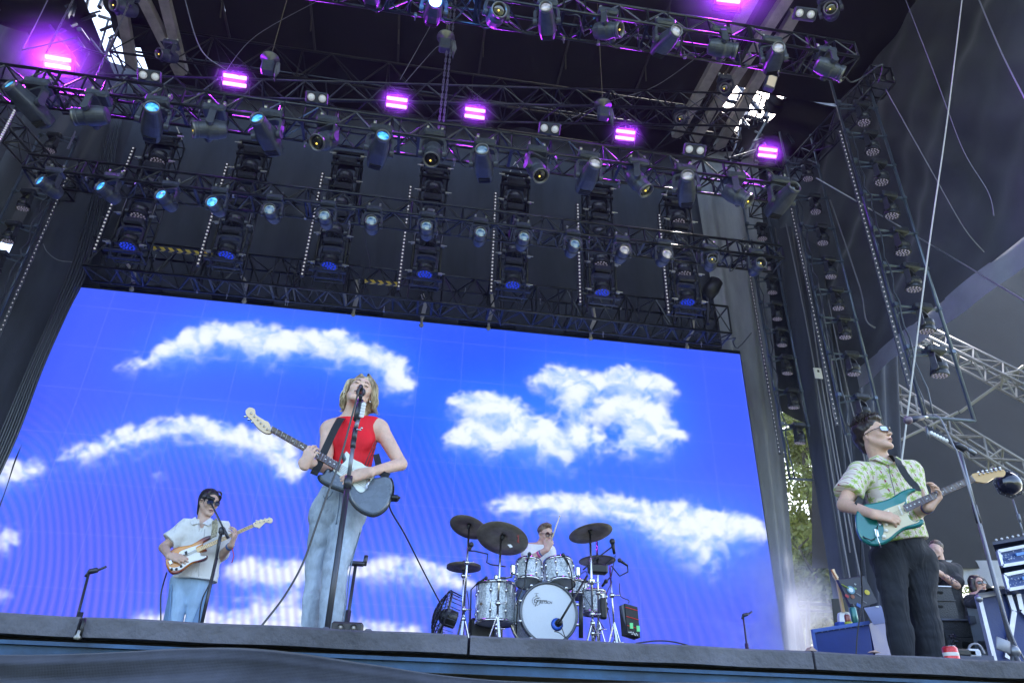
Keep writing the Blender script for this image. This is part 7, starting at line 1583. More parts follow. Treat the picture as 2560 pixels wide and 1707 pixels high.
# guitarist
Yg = 3.25; gs = empty('microphone_stand', vert(2540, 1648, Yg, STAGE), 'tall silver microphone stand with a long boom in front of the palm shirt man', 'microphone stand')
MB().tube(P(2533, 1625, Yg), P(2446, 1300, Yg), .0105, 12).build('lower_tube', M_dull, gs, True); MB().tube(P(2443, 1291, Yg), P(2401, 1130, Yg), .0085, 12).build('upper_tube', M_dull, gs, True); MB().tube(P(2448, 1308, Yg), P(2435, 1262, Yg), .0135, 12).build('grip_clutch', M_stand, gs, True)
MB().tube(P(2436, 1134, Yg), P(2316, 1066, Yg+.05), .0085, 8).build('boom_arm', M_stand, gs, True); MB().tube(P(2438, 1135, Yg), P(2418, 1121, Yg), .0125, 10).build('boom_grip', M_dull, gs, True); MB().box(P(2402, 1117, Yg), (.07, .04, .035), Matrix.Rotation(.45, 3, 'Y'), .012).build('joint', M_stand, gs, True)
MB().tube(P(2316, 1066, Yg+.05), P(2322, 1095, Yg+.05), .007, 8).build('thumb_screw', M_dull, gs, True)
mb = MB()
for k in range(6): mb.lathe([(.001, 0), (.011, 0), (.011, .004), (.001, .004)], P(2328+7.6*k, 1082+3.8*k, Yg-.0), (.1, -1, -.2), 10)
mb.build('white_picks', mat('pick_white', (.75, .75, .75), .4), gs, True)
MB().ball(P(2533, 1627, Yg), .03, 12, 8).build('hub', M_dull, gs, True)
for k, e in enumerate(((2575, 1665), (2500, 1680), (2545, 1690))): MB().tube(P(2533, 1627, Yg), vert(*e, Yg+.1*(k-1), STAGE+.02), .011, 8).build('leg', M_dull, gs, True)
MB().box(P(2508, 1612, Yg-.02), (.07, .012, .06), Matrix.Rotation(.3, 3, 'Y'), .005).build('weight_plate', mat('plate_dull', (.25, .26, .3), .5, .5), gs, True)
mc = empty('microphone', P(2270, 1049, Yg), 'vocal microphone with a mauve grille above and right of the palm shirt man\'s face', 'microphone')
MB().ball(P(2270, 1050, Yg+.05), .024, 14, 10).build('grille', mat('grille_mauve', (.20, .15, .19), .45, .4), mc, True); MB().tube(P(2272, 1050, Yg+.05), P(2308, 1043, Yg+.06), .020, 12, .012).build('handle', mat('mic_navy', (.03, .035, .07), .4), mc, True); MB().tube(P(2306, 1043, Yg+.06), P(2318, 1041, Yg+.06), .009, 8).build('plug', M_silver, mc, True)
wire([P(2318, 1041, Yg+.06), P(2335, 1037, Yg+.04), P(2352, 1048, Yg), P(2370, 1085, Yg-.02), P(2387, 1120, Yg-.03), P(2396, 1140, Yg-.03), P(2450, 1315, Yg-.02), P(2520, 1560, Yg-.02), P(2562, 1650, Yg)], .0045, 'pale microphone cable arching over the guitarist\'s boom', m=mat('cable_pale', (.22, .22, .26), .5))
# short clip stands left behind on the stage
def clip_stand(label, x0, y0, x1, y1, Y, fork):
    t = empty('clip_stand', vert(x0, y0, Y, STAGE), label, 'microphone stand', 'short empty clip stands'); a = P(x1, y1, Y); b = P(x0, y0, Y)
    b0 = V((b.x+(b.x-a.x)*.3, Y, STAGE)); MB().tube(b0, a, .011, 8).build('pole', M_stand, t, True); MB().tube(b0, b+(a-b)*.1, .022, 8).build('clutch', M_stand, t, True); MB().lathe([(0, 0), (.13, 0), (.12, .02), (0, .03)], b0, (0, 0, 1), 20).build('round_base', M_stand, t, True)
    mb = MB()
    if fork == 'u': mb.box(a+V((0, 0, .01)), (.12, .05, .03), None, .01); mb.tube(a+V((-.06, 0, 0)), a+V((-.065, 0, .07)), .014, 8); mb.tube(a+V((.06, 0, 0)), a+V((.065, 0, .07)), .014, 8)
    else: mb.box(a+V((.03, 0, .02)), (.08, .04, .04), Matrix.Rotation(-.3, 3, 'Y'), .012); mb.tube(a+V((.05, 0, .02)), a+V((.12, 0, .06)), .010, 8); mb.tube(a+V((.0, 0, .02)), a+V((-.02, 0, -.03)), .010, 8)
    mb.build('clip', M_stand, t, True)
clip_stand('short black stand with an empty clip at the far left of the stage', 200, 1541, 222, 1432, 6.6, 'c')
clip_stand('short black stand with a forked top just right of the singer\'s legs', 868, 1538, 889, 1412, 5.2, 'u')
clip_stand('short dark stand with an empty clip at the right foot of the video wall', 1867, 1615, 1858, 1540, 8.6, 'c')
# stage edge bits
ebx = empty('connector_box', P(870, 1555, 1.64), 'grey floor box with two round sockets on the stage edge', 'connector box')
bb = P(870, 1558, 1.66); bb.z = STAGE+.013
MB().box(bb, (.066, .03, .026), None, .004).build('casing', mat('box_grey', (.045, .042, .045), .5, .3), ebx)
for sg in (-1, 1):
    MB().lathe([(.0095, 0), (.0095, .002), (.007, .003), (.0065, -.003)], bb+V((sg*.0135, -.015, 0)), (0, -1, 0), 20, True).build('socket', M_black, ebx, True); MB().lathe([(.001, 0), (.0045, .001), (.001, .003)], bb+V((sg*.0135, -.0145, .001)), (0, -1, 0), 12).build('socket_pin', M_grey, ebx, True)
for sg in (-1, 0, 1): MB().ball(bb+V((sg*.028, -.0155, -.009)), .0015, 6, 4).build('screw', M_silver, ebx, True)
for sg in (-1, 1): MB().box(bb+V((sg*.044, .004, -.004)), (.016, .02, .012), None, .003).build('end_clamp', mat('clamp_grey', (.10, .11, .13), .5), ebx)
wire([V((bb.x-.13, 1.70, STAGE+.001)), V((bb.x-.07, 1.69, STAGE+.006)), V((bb.x-.04, 1.68, STAGE+.006))], .0035, 'flat dark cable lying on the stage edge left of the floor box', m=BLACKC)
wire([V((bb.x+.05, 1.68, STAGE+.006)), V((bb.x+.09, 1.68, STAGE+.004)), V((bb.x+.14, 1.70, STAGE-.001))], .003, 'flat dark cable lying on the stage edge right of the floor box', m=BLACKC)
wire([P(1590, 1607, 2.0), P(1640, 1601, 2.0), P(1680, 1603, 2.0), P(1720, 1612, 2.0)], .002, 'thin cable humping above the stage edge right of the drums', m=BLACKC)
for i, (x, y) in enumerate(((2032, 1625), (2190, 1629))): tag(MB().slab([P(x-10, y, 1.62), P(x-2, y-10+5*i, 1.63), P(x+12, y+1, 1.62)], (0, .02, 0)).build('paper_scrap', mat('leaf_scrap', (.35, .25, .18), .8)), ('larger' if i == 0 else 'smaller')+' brown scrap lying on the stage edge at the right', 'scrap')

# ================================================================ RIGHT WING GEAR AND CREW
zr = lambda x, y: (1900+x/3.564, 1280+y/3.564)
R_ = lambda x, y, Y: P(*zr(x, y), Y)
M_case_ledblue = mat('led_blue_case', (.006, .03, .20), .45, var=.15, vscale=4, bump=.05); M_edge = mat('case_edge', (.42, .43, .50), .35, .8, var=.15)  # long case: blue light of the video wall painted into its colour
def slab_case(name, label, cat, quad, Y, depth, m, edge=True, group=None, down=None):
    t = empty(name, R_(*quad[0], Y), label, cat, group); pts = [R_(*q, Y) for q in quad]
    if down: pts[2].z = pts[3].z = STAGE+.002
    cd = (pts[0]+pts[1])/2-EYE; cd.z = 0; cd.normalize(); MB().slab(pts, cd*depth).build('shell', m, t)
    if edge:
        for i in range(4):
            MB().beam(pts[i]+V((0, -.008, 0)), pts[(i+1) % 4]+V((0, -.008, 0)), .03, .03, (0, 1, 0)).build('metal_edge', M_edge, t)
    return t, pts
bl, bp = slab_case('led_blue_riser', 'long blue painted case low at the right behind the guitarist\'s legs', 'case', [(465, 1062), (970, 985), (985, 1400), (490, 1400)], 6.6, .9, M_case_ledblue, False, down=True)
MB().slab([R_(970, 985, 6.6), R_(1420, 930, 7.3), V((R_(1420, 930, 7.3).x, 7.3, STAGE)), V((R_(970, 985, 6.6).x, 6.6, STAGE))], (.02, .6, 0)).build('end_panel', M_case_ledblue, bl)
mb = MB(); mb.beam(R_(462, 1058, 6.59), R_(970, 981, 6.59), .03, .03, (0, 1, 0)); p = R_(470, 1062, 6.59); mb.beam(p, V((p.x, p.y, STAGE)), .025, .02, (0, 1, 0)); mb.build('metal_edge', mat('led_blue_edge', (.10, .17, .5), .3, .5), bl)  # metal edge tinted with the same painted blue light
mb = MB()
for k in range(9): mb.ball(R_(500+52*k, 1068-7.8*k, 6.585), .008, 6, 4)
mb.build('rivets', M_edge, bl)
t = empty('open_laptop', R_(1020, 920, 6.5), 'tilted lavender grey laptop lid on top of the long blue case', 'laptop'); MB().slab([R_(925, 850, 6.5), R_(1075, 828, 6.5), R_(1125, 905, 6.5), R_(1122, 985, 6.5), R_(1010, 1000, 6.5)], (.01, .012, .0)).build('lid', mat('laptop_lavender', (.15, .17, .32), .4, .3), t); MB().box(R_(1045, 840, 6.49), (.03, .004, .01)).build('sticker', mat('paper_white', (.7, .7, .7), .8), t)
t = empty('sticker_case', R_(860, 720, 7.3), 'open black case lid covered with colourful stickers behind the long blue case', 'case'); q = [(700, 605), (930, 567), (1048, 800), (825, 872)]; MB().slab([R_(*p, 7.3) for p in q], (.02, .08, .02)).build('lid', mat('case_black', (.02, .024, .045), .5), t)
stk = [((810, 690), .07, (.15, .4, .55), 'o'), ((955, 712), .045, (.8, .65, .05), 'o'), ((775, 745), .05, (.6, .03, .06), 'r'), ((880, 828), .06, (.04, .16, .6), 'r'), ((850, 678), .03, (.3, .55, .2), 'r'), ((760, 660), .06, (.45, .6, .05), 'l'), ((826, 750), .035, (.35, .12, .06), 'o'), ((880, 735), .04, (.6, .6, .65), 'l'), ((848, 640), .025, (.6, .65, .7), 'r'), ((905, 665), .02, (.7, .7, .6), 'r'), ((935, 800), .03, (.5, .5, .55), 'l')]
for (x, y), s_, c_, k_ in stk:
    s_ *= .62; c_ = tuple(q*.6 for q in c_)
    m_ = mat('sticker_%d_%d' % (x, y), c_, .5); p = R_(x, y, 7.29); mb = MB()
    if k_ == 'o': mb.lathe([(s_, 0), (s_*.5, .002), (.001, .003)], p, (-.1, -1, .2), 18)
    elif k_ == 'r': mb.box(p, (s_*1.3, .004, s_*.9), Matrix.Rotation(.5, 3, 'Y'))
    else: mb.path([p+V((-s_, 0, s_*.6)), p, p+V((s_*.3, 0, -s_*.1)), p+V((s_, 0, -s_*.5))], s_*.16, 5)
    mb.build('sticker', m_, t)
MB().lathe([(.026, 0), (.001, .002)], R_(810, 690, 7.283), (-.1, -1, .2), 18).build('sticker', mat('sticker_white', (.6, .65, .7), .5), t)
t = empty('parked_guitar', R_(740, 940, 7.4), 'guitar with a pale maple neck standing upright in a rack behind the blue case', 'guitar')
MB().slab([R_(684, 590, 7.4), R_(700, 588, 7.4), R_(760, 885, 7.4), R_(738, 888, 7.4)], (0, .03, 0)).build('neck', mat('maple_neck', (.62, .42, .20)), t); MB().slab([R_(640, 508, 7.4), R_(662, 502, 7.4), R_(675, 540, 7.4), R_(702, 580, 7.4), R_(680, 605, 7.4), R_(655, 570, 7.4)], (0, .02, 0)).build('headstock', mat('maple_head', (.7, .54, .34)), t)
MB().slab(catmull([R_(*p, 7.42) for p in [(710, 900), (735, 885), (770, 885), (800, 900), (812, 980), (790, 1020), (730, 1020), (712, 980)]], 4, True), (0, .045, 0)).build('body', mat('white_body', (.6, .6, .62), .3, coat=.5), t)
mb = MB()
for k in range(6): mb.ball(R_(640+8*k, 518+14*k, 7.38), .012, 6, 4)
mb.build('tuners', mat('orange_tuner', (.5, .2, .08), .4), t, True)
slab_case('amp_cabinet', 'black amplifier cabinet behind the parked guitar', 'amplifier', [(635, 768), (770, 765), (800, 1100), (600, 1100)], 7.8, .4, M_black, False, down=True)
def can(label, x, y, Y, r, h, c_, nm='drinks_can', cap=None):
    p = R_(x, y, Y); t = empty(nm, p, label, 'can' if 'can' in nm else 'bottle'); MB().lathe([(r*.85, 0), (r, .01), (r, h-.012), (r*.8, h)], p, (0, 0, 1), 16).build('body', mat(nm+'_%d' % x, c_, .3, .3, coat=.5), t, True); MB().lathe([(r*.8, 0), (r*.5, .01 if not cap else .03), (.001, .01 if not cap else .03)], p+V((0, 0, h)), (0, 0, 1), 12).build('top', cap or M_silver, t, True)
can('teal metal bottle on the long blue case', 852, 990, 6.8, .032, .15, (.02, .16, .15), 'flask', M_black); can('red and brown can on the long blue case', 788, 990, 6.8, .028, .08, (.22, .05, .04)); 
tag(MB().lathe([(.02, 0), (.036, 0), (.036, .03), (.02, .03)], R_(792, 1006, 6.75), (0, 0, 1), 20, True).build('tape_roll', mat('tape_yellow', (.42, .45, .04), .5), None, True), 'fluorescent yellow roll of tape below the red can on the blue case', 'tape roll'); tag(MB().box(R_(724, 1000, 6.8), (.10, .08, .045), None, .01).build('small_box', mat('box_blue', (.01, .06, .35), .5)), 'small bright blue box at the foot of the parked guitar', 'box')
# speaker stack
M_cab = mat('cabinet_black', (.045, .046, .050), .6, var=.25, vscale=8, bump=.3, bscale=90)
for i, (q, Y, lb) in enumerate((([(1480, 655), (1700, 662), (1735, 782), (1470, 776)], 5.6, 'uppermost narrow black speaker cabinet of the stack behind the guitarist'), ([(1470, 782), (1738, 788), (1775, 952), (1460, 944)], 5.6, 'second black speaker cabinet of the stack, with an oval hand hole'))):
    t, pts = slab_case('speaker_cabinet', lb, 'speaker', q, Y, .5, M_cab, False); cy = q[0][1]+ (60 if i == 0 else 58); MB().slab([R_(x_, y_, Y-.006) for x_, y_ in ((1565, cy-8), (1575, cy-14), (1625, cy-12), (1637, cy), (1625, cy+12), (1600, cy+4), (1572, cy+10))], (0, .008, 0)).build('hand_hole', mat('hole_black', (.004, .004, .004), .9), t)
    MB().beam(pts[0]+V((0, -.004, 0)), pts[1]+V((0, -.004, 0)), .008, .012, (0, 1, 0)).build('trim', M_edge if i == 0 else M_cab, t)
t, pts = slab_case('flight_case', 'wide black flight case with a silver latch plate below the speaker stack', 'case', [(1440, 952), (1868, 960), (1905, 1112), (1430, 1100)], 5.4, .6, M_cab, False)
MB().beam(pts[0]+V((0, -.006, 0)), pts[1]+V((0, -.006, 0)), .012, .02, (0, 1, 0)).build('metal_edge', M_edge, t)
t, pts = slab_case('speaker_cabinet', 'lowest black bass cabinet with two dark ports behind the guitarist\'s feet', 'speaker', [(1430, 1106), (1905, 1116), (1960, 1400), (1440, 1400)], 5.35, .6, M_cab, False, down=True)
for x in (1600, 1850): MB().slab([R_(x-45, 1150, 5.34), R_(x+40, 1160, 5.34), R_(x+60, 1260, 5.34), R_(x-35, 1260, 5.34)], (0, .004, 0)).build('port', mat('hole_black', (.004, .004, .004), .9), t)
t = empty('latch_plate', R_(1705, 1120, 5.3), 'silver recessed latch plate on the black cases behind the guitarist\'s leg', 'latch'); MB().slab([R_(1642, 1042, 5.3), R_(1732, 1052, 5.3), R_(1768, 1185, 5.3), R_(1680, 1200, 5.3)], (0, .02, 0)).build('dish', mat('dish_dark', (.10, .11, .12), .35, .7), t)
mb = MB(); rr = random.Random(5)
for k in range(14): x_, y_ = rr.uniform(1665, 1725), rr.uniform(1065, 1180); x_ += (y_-1065)*.2; mb.beam(R_(x_, y_, 5.29), R_(x_+rr.choice((0, 30)), y_+rr.choice((30, 6)), 5.29), .010, .008, (0, 1, 0))
mb.build('latch', M_silver, t)
gc, pts = slab_case('grey_case', 'blue grey plastic case between the black stack and the big blue flight case', 'case', [(1840, 832), (1945, 838), (2070, 1420), (1925, 1420)], 5.2, .5, mat('plastic_bluegrey', (.12, .15, .19), .5, var=.1), False, down=True)
for (x, y) in ((1893, 955), (1985, 1180)): MB().slab([R_(x-28, y-36, 5.18), R_(x+25, y-32, 5.18), R_(x+38, y+34, 5.18), R_(x-14, y+36, 5.18)], (0, .02, 0)).build('latch', mat('latch_dark', (.05, .06, .08), .4, .5), gc)
t, pts = slab_case('flight_case', 'large blue flight case with silver edges at the right edge of the picture', 'case', [(1932, 748), (2700, 612), (2800, 1500), (2105, 1500)], 4.5, .7, mat('flight_blue', (.015, .035, .15), .5, var=.15, vscale=5, bump=.1), True, down=True)
for (a, b) in (((2205, 700), (2262, 880)), ((2290, 690), (2330, 870)), ((2262, 880), (2200, 1300)), ((2330, 870), (2420, 960))): MB().beam(R_(*a, 4.48), R_(*b, 4.48), .035, .012, (0, 1, 0)).build('metal_band', M_edge, t)
MB().ball(R_(1950, 768, 4.47), .024, 12, 8).build('ball_corner', M_edge, t, True)
# amp racks with knobs and lit screens
M_panel = mat('rack_blue', (.02, .055, .20), .4, .2); M_lcd = mat('rack_screen', (.05, .15, .4), .2, emit=srgb(60, 130, 230), estr=.06)
for i, (x, y, lb) in enumerate(((2110, 330, 'upper'), (2165, 540, 'lower'))):
    t = empty('rack_unit', R_(x, y, 4.3), '%s rack mounted amplifier with many knobs in the silver edged rack' % lb, 'amplifier', 'rack amplifiers')
    o = [(x+8, y+18), (x+560, y-90), (x+590, y+60), (x+45, y+148)]; MB().slab([R_(*p, 4.32) for p in o], (.2, .2, 0)).build('front_panel', M_panel, t)
    for e0, e1 in ((0, 1), (3, 2), (0, 3)): MB().beam(R_(*o[e0], 4.30), R_(*o[e1], 4.30), .02, .02, (0, 1, 0)).build('metal_edge', M_edge, t)
    ux, uy = (552/560., -108/560.)
    def Q(u, v, Y_=4.30): return R_(x+8+u*1.0+v*.26, y+18+u*uy+v*.92, Y_)
    rr = random.Random(i)
    for k in range(26):
        u, v = 28+rr.random()*230, 18+rr.random()*95
        if 150 < u < 260 and 45 < v < 80: continue
        MB().ball(Q(u, v), rr.choice((.0028, .004, .006)), 6, 4).build('knob', mat('knob_pale', (.35, .42, .6), .4), t, True)
    MB().slab([Q(150, 48), Q(262, 48), Q(264, 76), Q(152, 76)], (0, .006, 0)).build('screen', M_lcd, t)
    MB().slab([Q(20, 30), Q(32, 45), Q(24, 75), Q(14, 50)], (0, .005, 0)).build('badge', M_edge, t)
t = empty('rack_case', R_(2080, 290, 4.3), 'dark rack lid with a row of white round knobs above the two amplifiers', 'rack'); MB().slab([R_(2070, 262, 4.32), R_(2660, 150, 4.32), R_(2660, 190, 4.32), R_(2074, 290, 4.32)], (.25, .26, 0)).build('lid', mat('rack_dark', (.012, .02, .06), .5), t); MB().slab([R_(2082, 300, 4.5), R_(2660, 190, 4.5), R_(2700, 420, 4.5), R_(2190, 690, 4.5)], (.22, .22, 0)).build('recess', mat('recess_dark', (.02, .025, .05), .7), t)
for k in range(6): MB().ball(R_(2105+49*k, 246-10*k, 4.32), .008, 8, 6).build('white_knob', mat('knob_white', (.7, .7, .75), .4), t, True)
# dish light
p = P(2520, 1209, 4.6); t = empty('dish_light', p, 'black octagonal dish lamp shining blue at its edge, behind the teal guitar\'s headstock', 'stage light'); n = V((-.35, -1, -.25)).normalized(); MB().lathe([(.105, 0), (.108, .012), (.10, .014)], p, n, 8, False).build('flange', mat('dish_navy', (.02, .022, .05), .3, .3), t); MB().lathe([(.085, .01), (.082, .04), (.062, .07), (.03, .088), (.001, .092)], p, n, 28, True).build('dome', mat('dish_gloss', (.012, .014, .03), .08, .2, coat=1), t, True)
mb = MB(); x_ = n.orthogonal().normalized(); y_ = n.cross(x_)
for k in range(16): mb.ball(p+n*.014+(x_*math.cos(k*PI/8)+y_*math.sin(k*PI/8))*.093, .004, 6, 4)
mb.build('bolts', M_edge, t, True); mb = MB(); mb.path([P(2532, 1248, 4.62), P(2545, 1290, 4.6), P(2552, 1312, 4.6), P(2562, 1345, 4.6)], .006, 6); mb.tube(P(2545, 1285, 4.6), P(2551, 1305, 4.6), .012, 6); mb.build('support_rod', M_dull, t, True)
tag(MB().path(catmull([P(*zr(1855, 1262), 3.6), P(*zr(1870, 1190), 3.6), P(*zr(1915, 1170), 3.6), P(*zr(1960, 1190), 3.6), P(*zr(2000, 1260), 3.6)], 6), .006, 6).build('cable_loop', mat('cable_pale', (.22, .22, .26), .5), None, True), 'grey cable loop standing up behind the red can', 'cable')
t = empty('pedal_board', P(*zr(1850, 1290), 3.5), 'low dark pedal board with small boxes behind the stage edge at the right', 'pedal board'); q = [R_(1770, 1262, 3.5), R_(2080, 1276, 3.5)]; MB().slab([q[0], q[1], V((q[1].x, 3.5, STAGE)), V((q[0].x, 3.5, STAGE))], (0, .3, 0)).build('board', mat('board_navy', (.05, .06, .11), .5), t); MB().box(R_(1890, 1256, 3.52), (.07, .05, .04), None, .008).build('white_pedal', mat('pedal_white', (.5, .52, .6), .4), t); MB().box(R_(1790, 1252, 3.52), (.14, .05, .035), None, .008).build('black_pedal', M_black, t)
q = R_(1700, 1262, 3.45); ct = empty('drinks_can', q, 'bright red and white drinks can at the guitarist\'s feet', 'can'); MB().lathe([(.030, -.13), (.036, -.12), (.036, .025), (.03, .034)], q, (0, 0, 1), 20).build('body', mat('can_red', (.62, .03, .03), .3, .3, var=.5, vscale=60, coat=.5), ct, True); MB().lathe([(.0365, -.01), (.0365, .006)], q, (0, 0, 1), 20, True).build('white_band', mat('can_white', (.7, .65, .62), .4), ct, True); MB().lathe([(.030, 0), (.026, .004), (.001, .002)], q+V((0, 0, .033)), (0, 0, 1), 16).build('top', M_silver, ct, True)
tag(MB().box(V((q.x, q.y, (STAGE+q.z-.13)/2)), (.2, .16, q.z-.13-STAGE), None, .01).build('low_box', M_black), 'low black box under the red drinks can', 'box')
# crew member
def crew():
    Y = 8.6; root = empty('person', (R_(1650, 900, Y).x, Y, STAGE), 'crew man in a black T-shirt with a tattooed arm, turned away behind the guitarist', 'person')
    J = lambda x, y, dy=0.: P(*zr(x, y), Y+dy); hc = J(1570, 338, 0); hM = rotm(V((-.85, -.5, -.12)), V((.05, 0, 1))); nb = J(1600, 440, .03); ch = J(1660, 560, .05); wa = J(1690, 800, .05); pe = J(1720, 1000, .05)
    sl, sr = J(1580, 505, -.03), J(1735, 520, .05); er, wr = J(1750, 648, -.10), J(1570, 520, -.30); el, wl = J(1530, 640, -.1), J(1500, 560, -.3); al, ar = V((pe.x-.1, Y, STAGE+.08)), V((pe.x+.12, Y, STAGE+.08))
    s = SDF(*bbox([hc, nb, sl, sr, er, wr, el, wl, al, ar, pe], .2), .009); FL = (0, 1, 0)
    s.cone(ch, wa, .13, .12, .04, (FL, .8)); s.cone(sl, sr, .06, .06, .05); s.cone(wa, pe, .12, .14, .05, (FL, .8)); s.cone(nb+V((0, 0, -.05)), hc+hM @ V((0, -.03, -.05)), .062, .058, .02)
    for a, b_, c_ in ((sl, el, wl), (sr, er, wr)): s.cone(a, b_, .055, .048, .02); s.cone(b_, c_, .050, .032, .01)
    s.cone(pe+V((-.09, 0, 0)), al, .09, .04, .02); s.cone(pe+V((.09, 0, 0)), ar, .09, .04, .02); T = build_head(s, hc, hM, 1.0, True, 1.05)
    build_hand(s, wr, V((-1, -.2, .3)), V((.2, -.2, -1)), V((0, -1, .3)), 1.0, (.3,)*4); build_hand(s, wl, V((-.3, -.5, .7)), V((.2, 1, .2)), V((1, 0, 0)), 1.0, (.3,)*4)
    sdf_obj(s, 'body', skin('skin_crew', (.58, .38, .31)), root)
    c = SDF(*bbox([nb, sl, sr, ch, pe, er], .18), .009); c.cone(ch, wa, .165, .165, .05, (FL, .85)); c.cone(wa, pe+V((.03, 0, -.02)), .165, .20, .05, (FL, .8)); c.cone(sl, sr, .085, .09, .05); c.cone(nb+V((.0, 0, -.06)), nb, .095, .07, .04); c.cone(sr, sr+(er-sr)*.75, .09, .095, .03); c.cone(sl, sl+(el-sl)*.5, .09, .09, .03)
    c.noise(.04, 4, 4, 7, 6); c.cut(tuple(nb+V((0, 0, .02))), (0, 0, 1)); sdf_obj(c, 't_shirt', cloth_mat('black_cotton', (.022, .024, .030), .7, 9, var=.2), root)
    j = SDF(*bbox([pe, al, ar], .22), .011); j.cone(pe, al, .13, .07, .03); j.cone(pe, ar, .13, .07, .03); sdf_obj(j, 'trousers', mat('case_black', (.02, .024, .045), .5), root)
    mb = MB(); rr = random.Random(2); d = (wr-er); n_ = V((.1, -1, -.3)).normalized(); u_ = d.cross(n_).normalized()
    for k in range(26):
        f = rr.uniform(.05, .75); o = rr.uniform(-.03, .03); rad_ = .052-.018*f; p = er+d*f+u_*o+n_*(math.sqrt(max(.0001, rad_**2-o*o))+.001); mb.path([p, p+d.normalized()*rr.uniform(-.03, .03)+u_*rr.uniform(-.012, .012), p+d.normalized()*rr.uniform(-.04, .04)+u_*rr.uniform(-.02, .02)], .0035, 4)
    mb.build('tattoo', mat('tattoo_ink', (.10, .10, .15), .6), root)
    H = lambda x, y, z: tuple(hc+hM @ V((x, y, z))); Mn = [[hM[i][q] for q in range(3)] for i in range(3)]
    hb = SDF(*bbox([hc], .2), .007); hb.ell(H(0, -.028, .058), (.081, .098, .080), .01, Mn); hb.noise(.02, 26, 26, 26, 4); hb.ell(H(0, .09, .0), (.075, .070, .085), .006, Mn, '-')
    for x in (-1, 1): hb.ell(H(x*.088, .01, -.02), (.03, .05, .05), .01, Mn, '-')
    sdf_obj(hb, 'hair', hair_mat('brown_hair', (.03, .02, .015), (.13, .08, .06), 50), root, 1)
    mb = MB(); mb.path([T(x, y, z) for x, y, z in ((-.045, .055, -.08), (-.02, .085, -.105), (0, .09, -.11), (.02, .085, -.105), (.045, .055, -.08))], .012, 6); mb.build('beard', mat('beard_brown', (.12, .07, .05), .8), root, True)
crew()
def onlooker():
    Y = 8.4; root = empty('person', (R_(1945, 900, Y).x, Y, STAGE), 'woman with dark hair and black sunglasses looking over the cases at the right', 'person')
    J = lambda x, y, dy=0.: P(*zr(x, y), Y+dy); hc = J(1945, 648, 0); hM = rotm(V((-.15, -1, .1)), V((-.08, 0, 1))); nb = J(1950, 745, .03); sl, sr = J(1885, 785, 0), J(2015, 785, 0); wa = J(1950, 1000, .03); al, ar = V((wa.x-.08, Y, STAGE+.08)), V((wa.x+.1, Y, STAGE+.08))
    s = SDF(*bbox([hc, nb, sl, sr, wa, al, ar], .18), .0085); s.cone(nb+V((0, 0, -.04)), hc+hM @ V((0, -.02, -.05)), .05, .05, .02); s.cone(sl, sr, .06, .06, .04); s.cone((sl+sr)/2, wa, .12, .11, .05); s.cone(wa, al, .1, .04, .03); s.cone(wa, ar, .1, .04, .03)
    for p, x in ((sl, -1), (sr, 1)): s.cone(p, p+V((x*.05, -.02, -.28)), .045, .04, .02); s.cone(p+V((x*.05, -.02, -.28)), p+V((-x*.02, -.2, -.38)), .04, .028, .01); build_hand(s, p+V((-x*.02, -.2, -.38)), V((-x*.6, -.5, -.2)), V((0, 0, -1)), V((0, -1, .2)), .95, (.4,)*4)
    T = build_head(s, hc, hM, .93, False, .95); sdf_obj(s, 'body', skin('skin_tan', (.55, .34, .26)), root)
    face_bits(root, T, hM, .93, mat('brow_dark', (.03, .02, .015), .7), mat('lips_rose', (.50, .17, .15), .4), (mat('glasses_black', (.01, .01, .012), .15), mat('black_lens', (.008, .008, .01), .08, coat=1), 'square'))
    H = lambda x, y, z: tuple(hc+hM @ V((x, y, z))); Mn = [[hM[i][q] for q in range(3)] for i in range(3)]
    hb = SDF(*bbox([hc, nb], .2), .007); hb.ell(H(0, -.028, .05), (.084, .10, .088), .01, Mn)
    for x in (-1, 1): hb.cone(H(x*.075, .02, .06), H(x*.098, .02, -.05), .03, .036, .02); hb.cone(H(x*.098, .02, -.05), H(x*.11, .0, -.15), .036, .03, .02)
    hb.cone(H(0, -.08, 0), H(0, -.07, -.14), .07, .07, .03); hb.noise(.03, 20, 20, 9, 4); hb.ell(H(-.004, .09, -.005), (.066, .075, .095), .006, Mn, '-'); sdf_obj(hb, 'hair', hair_mat('black_hair_soft', (.010, .008, .010), (.045, .032, .032), 40), root, 1)
    c = SDF(*bbox([nb, sl, sr, wa], .2), .009); c.cone(sl, sr, .08, .08, .05); c.cone((sl+sr)/2+V((0, 0, -.06)), wa, .15, .15, .05); 
    for p, x in ((sl, -1), (sr, 1)): c.cone(p, p+V((x*.05, -.02, -.28)), .07, .06, .03); c.cone(p+V((x*.05, -.02, -.28)), p+V((-x*.01, -.18, -.37)), .06, .045, .02)
    c.noise(.05, 6, 6, 8, 6); c.cut(tuple(nb+V((0, 0, .0))), (0, 0, 1)); sdf_obj(c, 'hoodie', mat('black_cotton', (.022, .024, .030)), root)
onlooker()
s = SDF(*bbox([R_(1860, 760, 5.2), R_(2170, 660, 5.2), R_(1900, 850, 5.2)], .15), .01); s.cone(R_(2010, 712, 5.0), R_(2170, 680, 5.2), .022, .022, .02); s.cone(R_(1850, 800, 5.2), R_(2000, 728, 5.1), .025, .028, .02); s.cone(R_(1850, 820, 5.2), R_(1920, 818, 5.1), .026, .03, .02); s.cone(R_(2000, 735, 5.1), R_(1930, 800, 5.1), .03, .035, .02); s.noise(.03, 9, 9, 9, 3); s.noise(.02, 18, 18, 18, 3)
tag(sdf_obj(s, 'draped_jacket', mat('black_cotton', (.022, .024, .030)), None), 'crumpled black jacket lying over the cases in front of the onlooking woman', 'jacket')

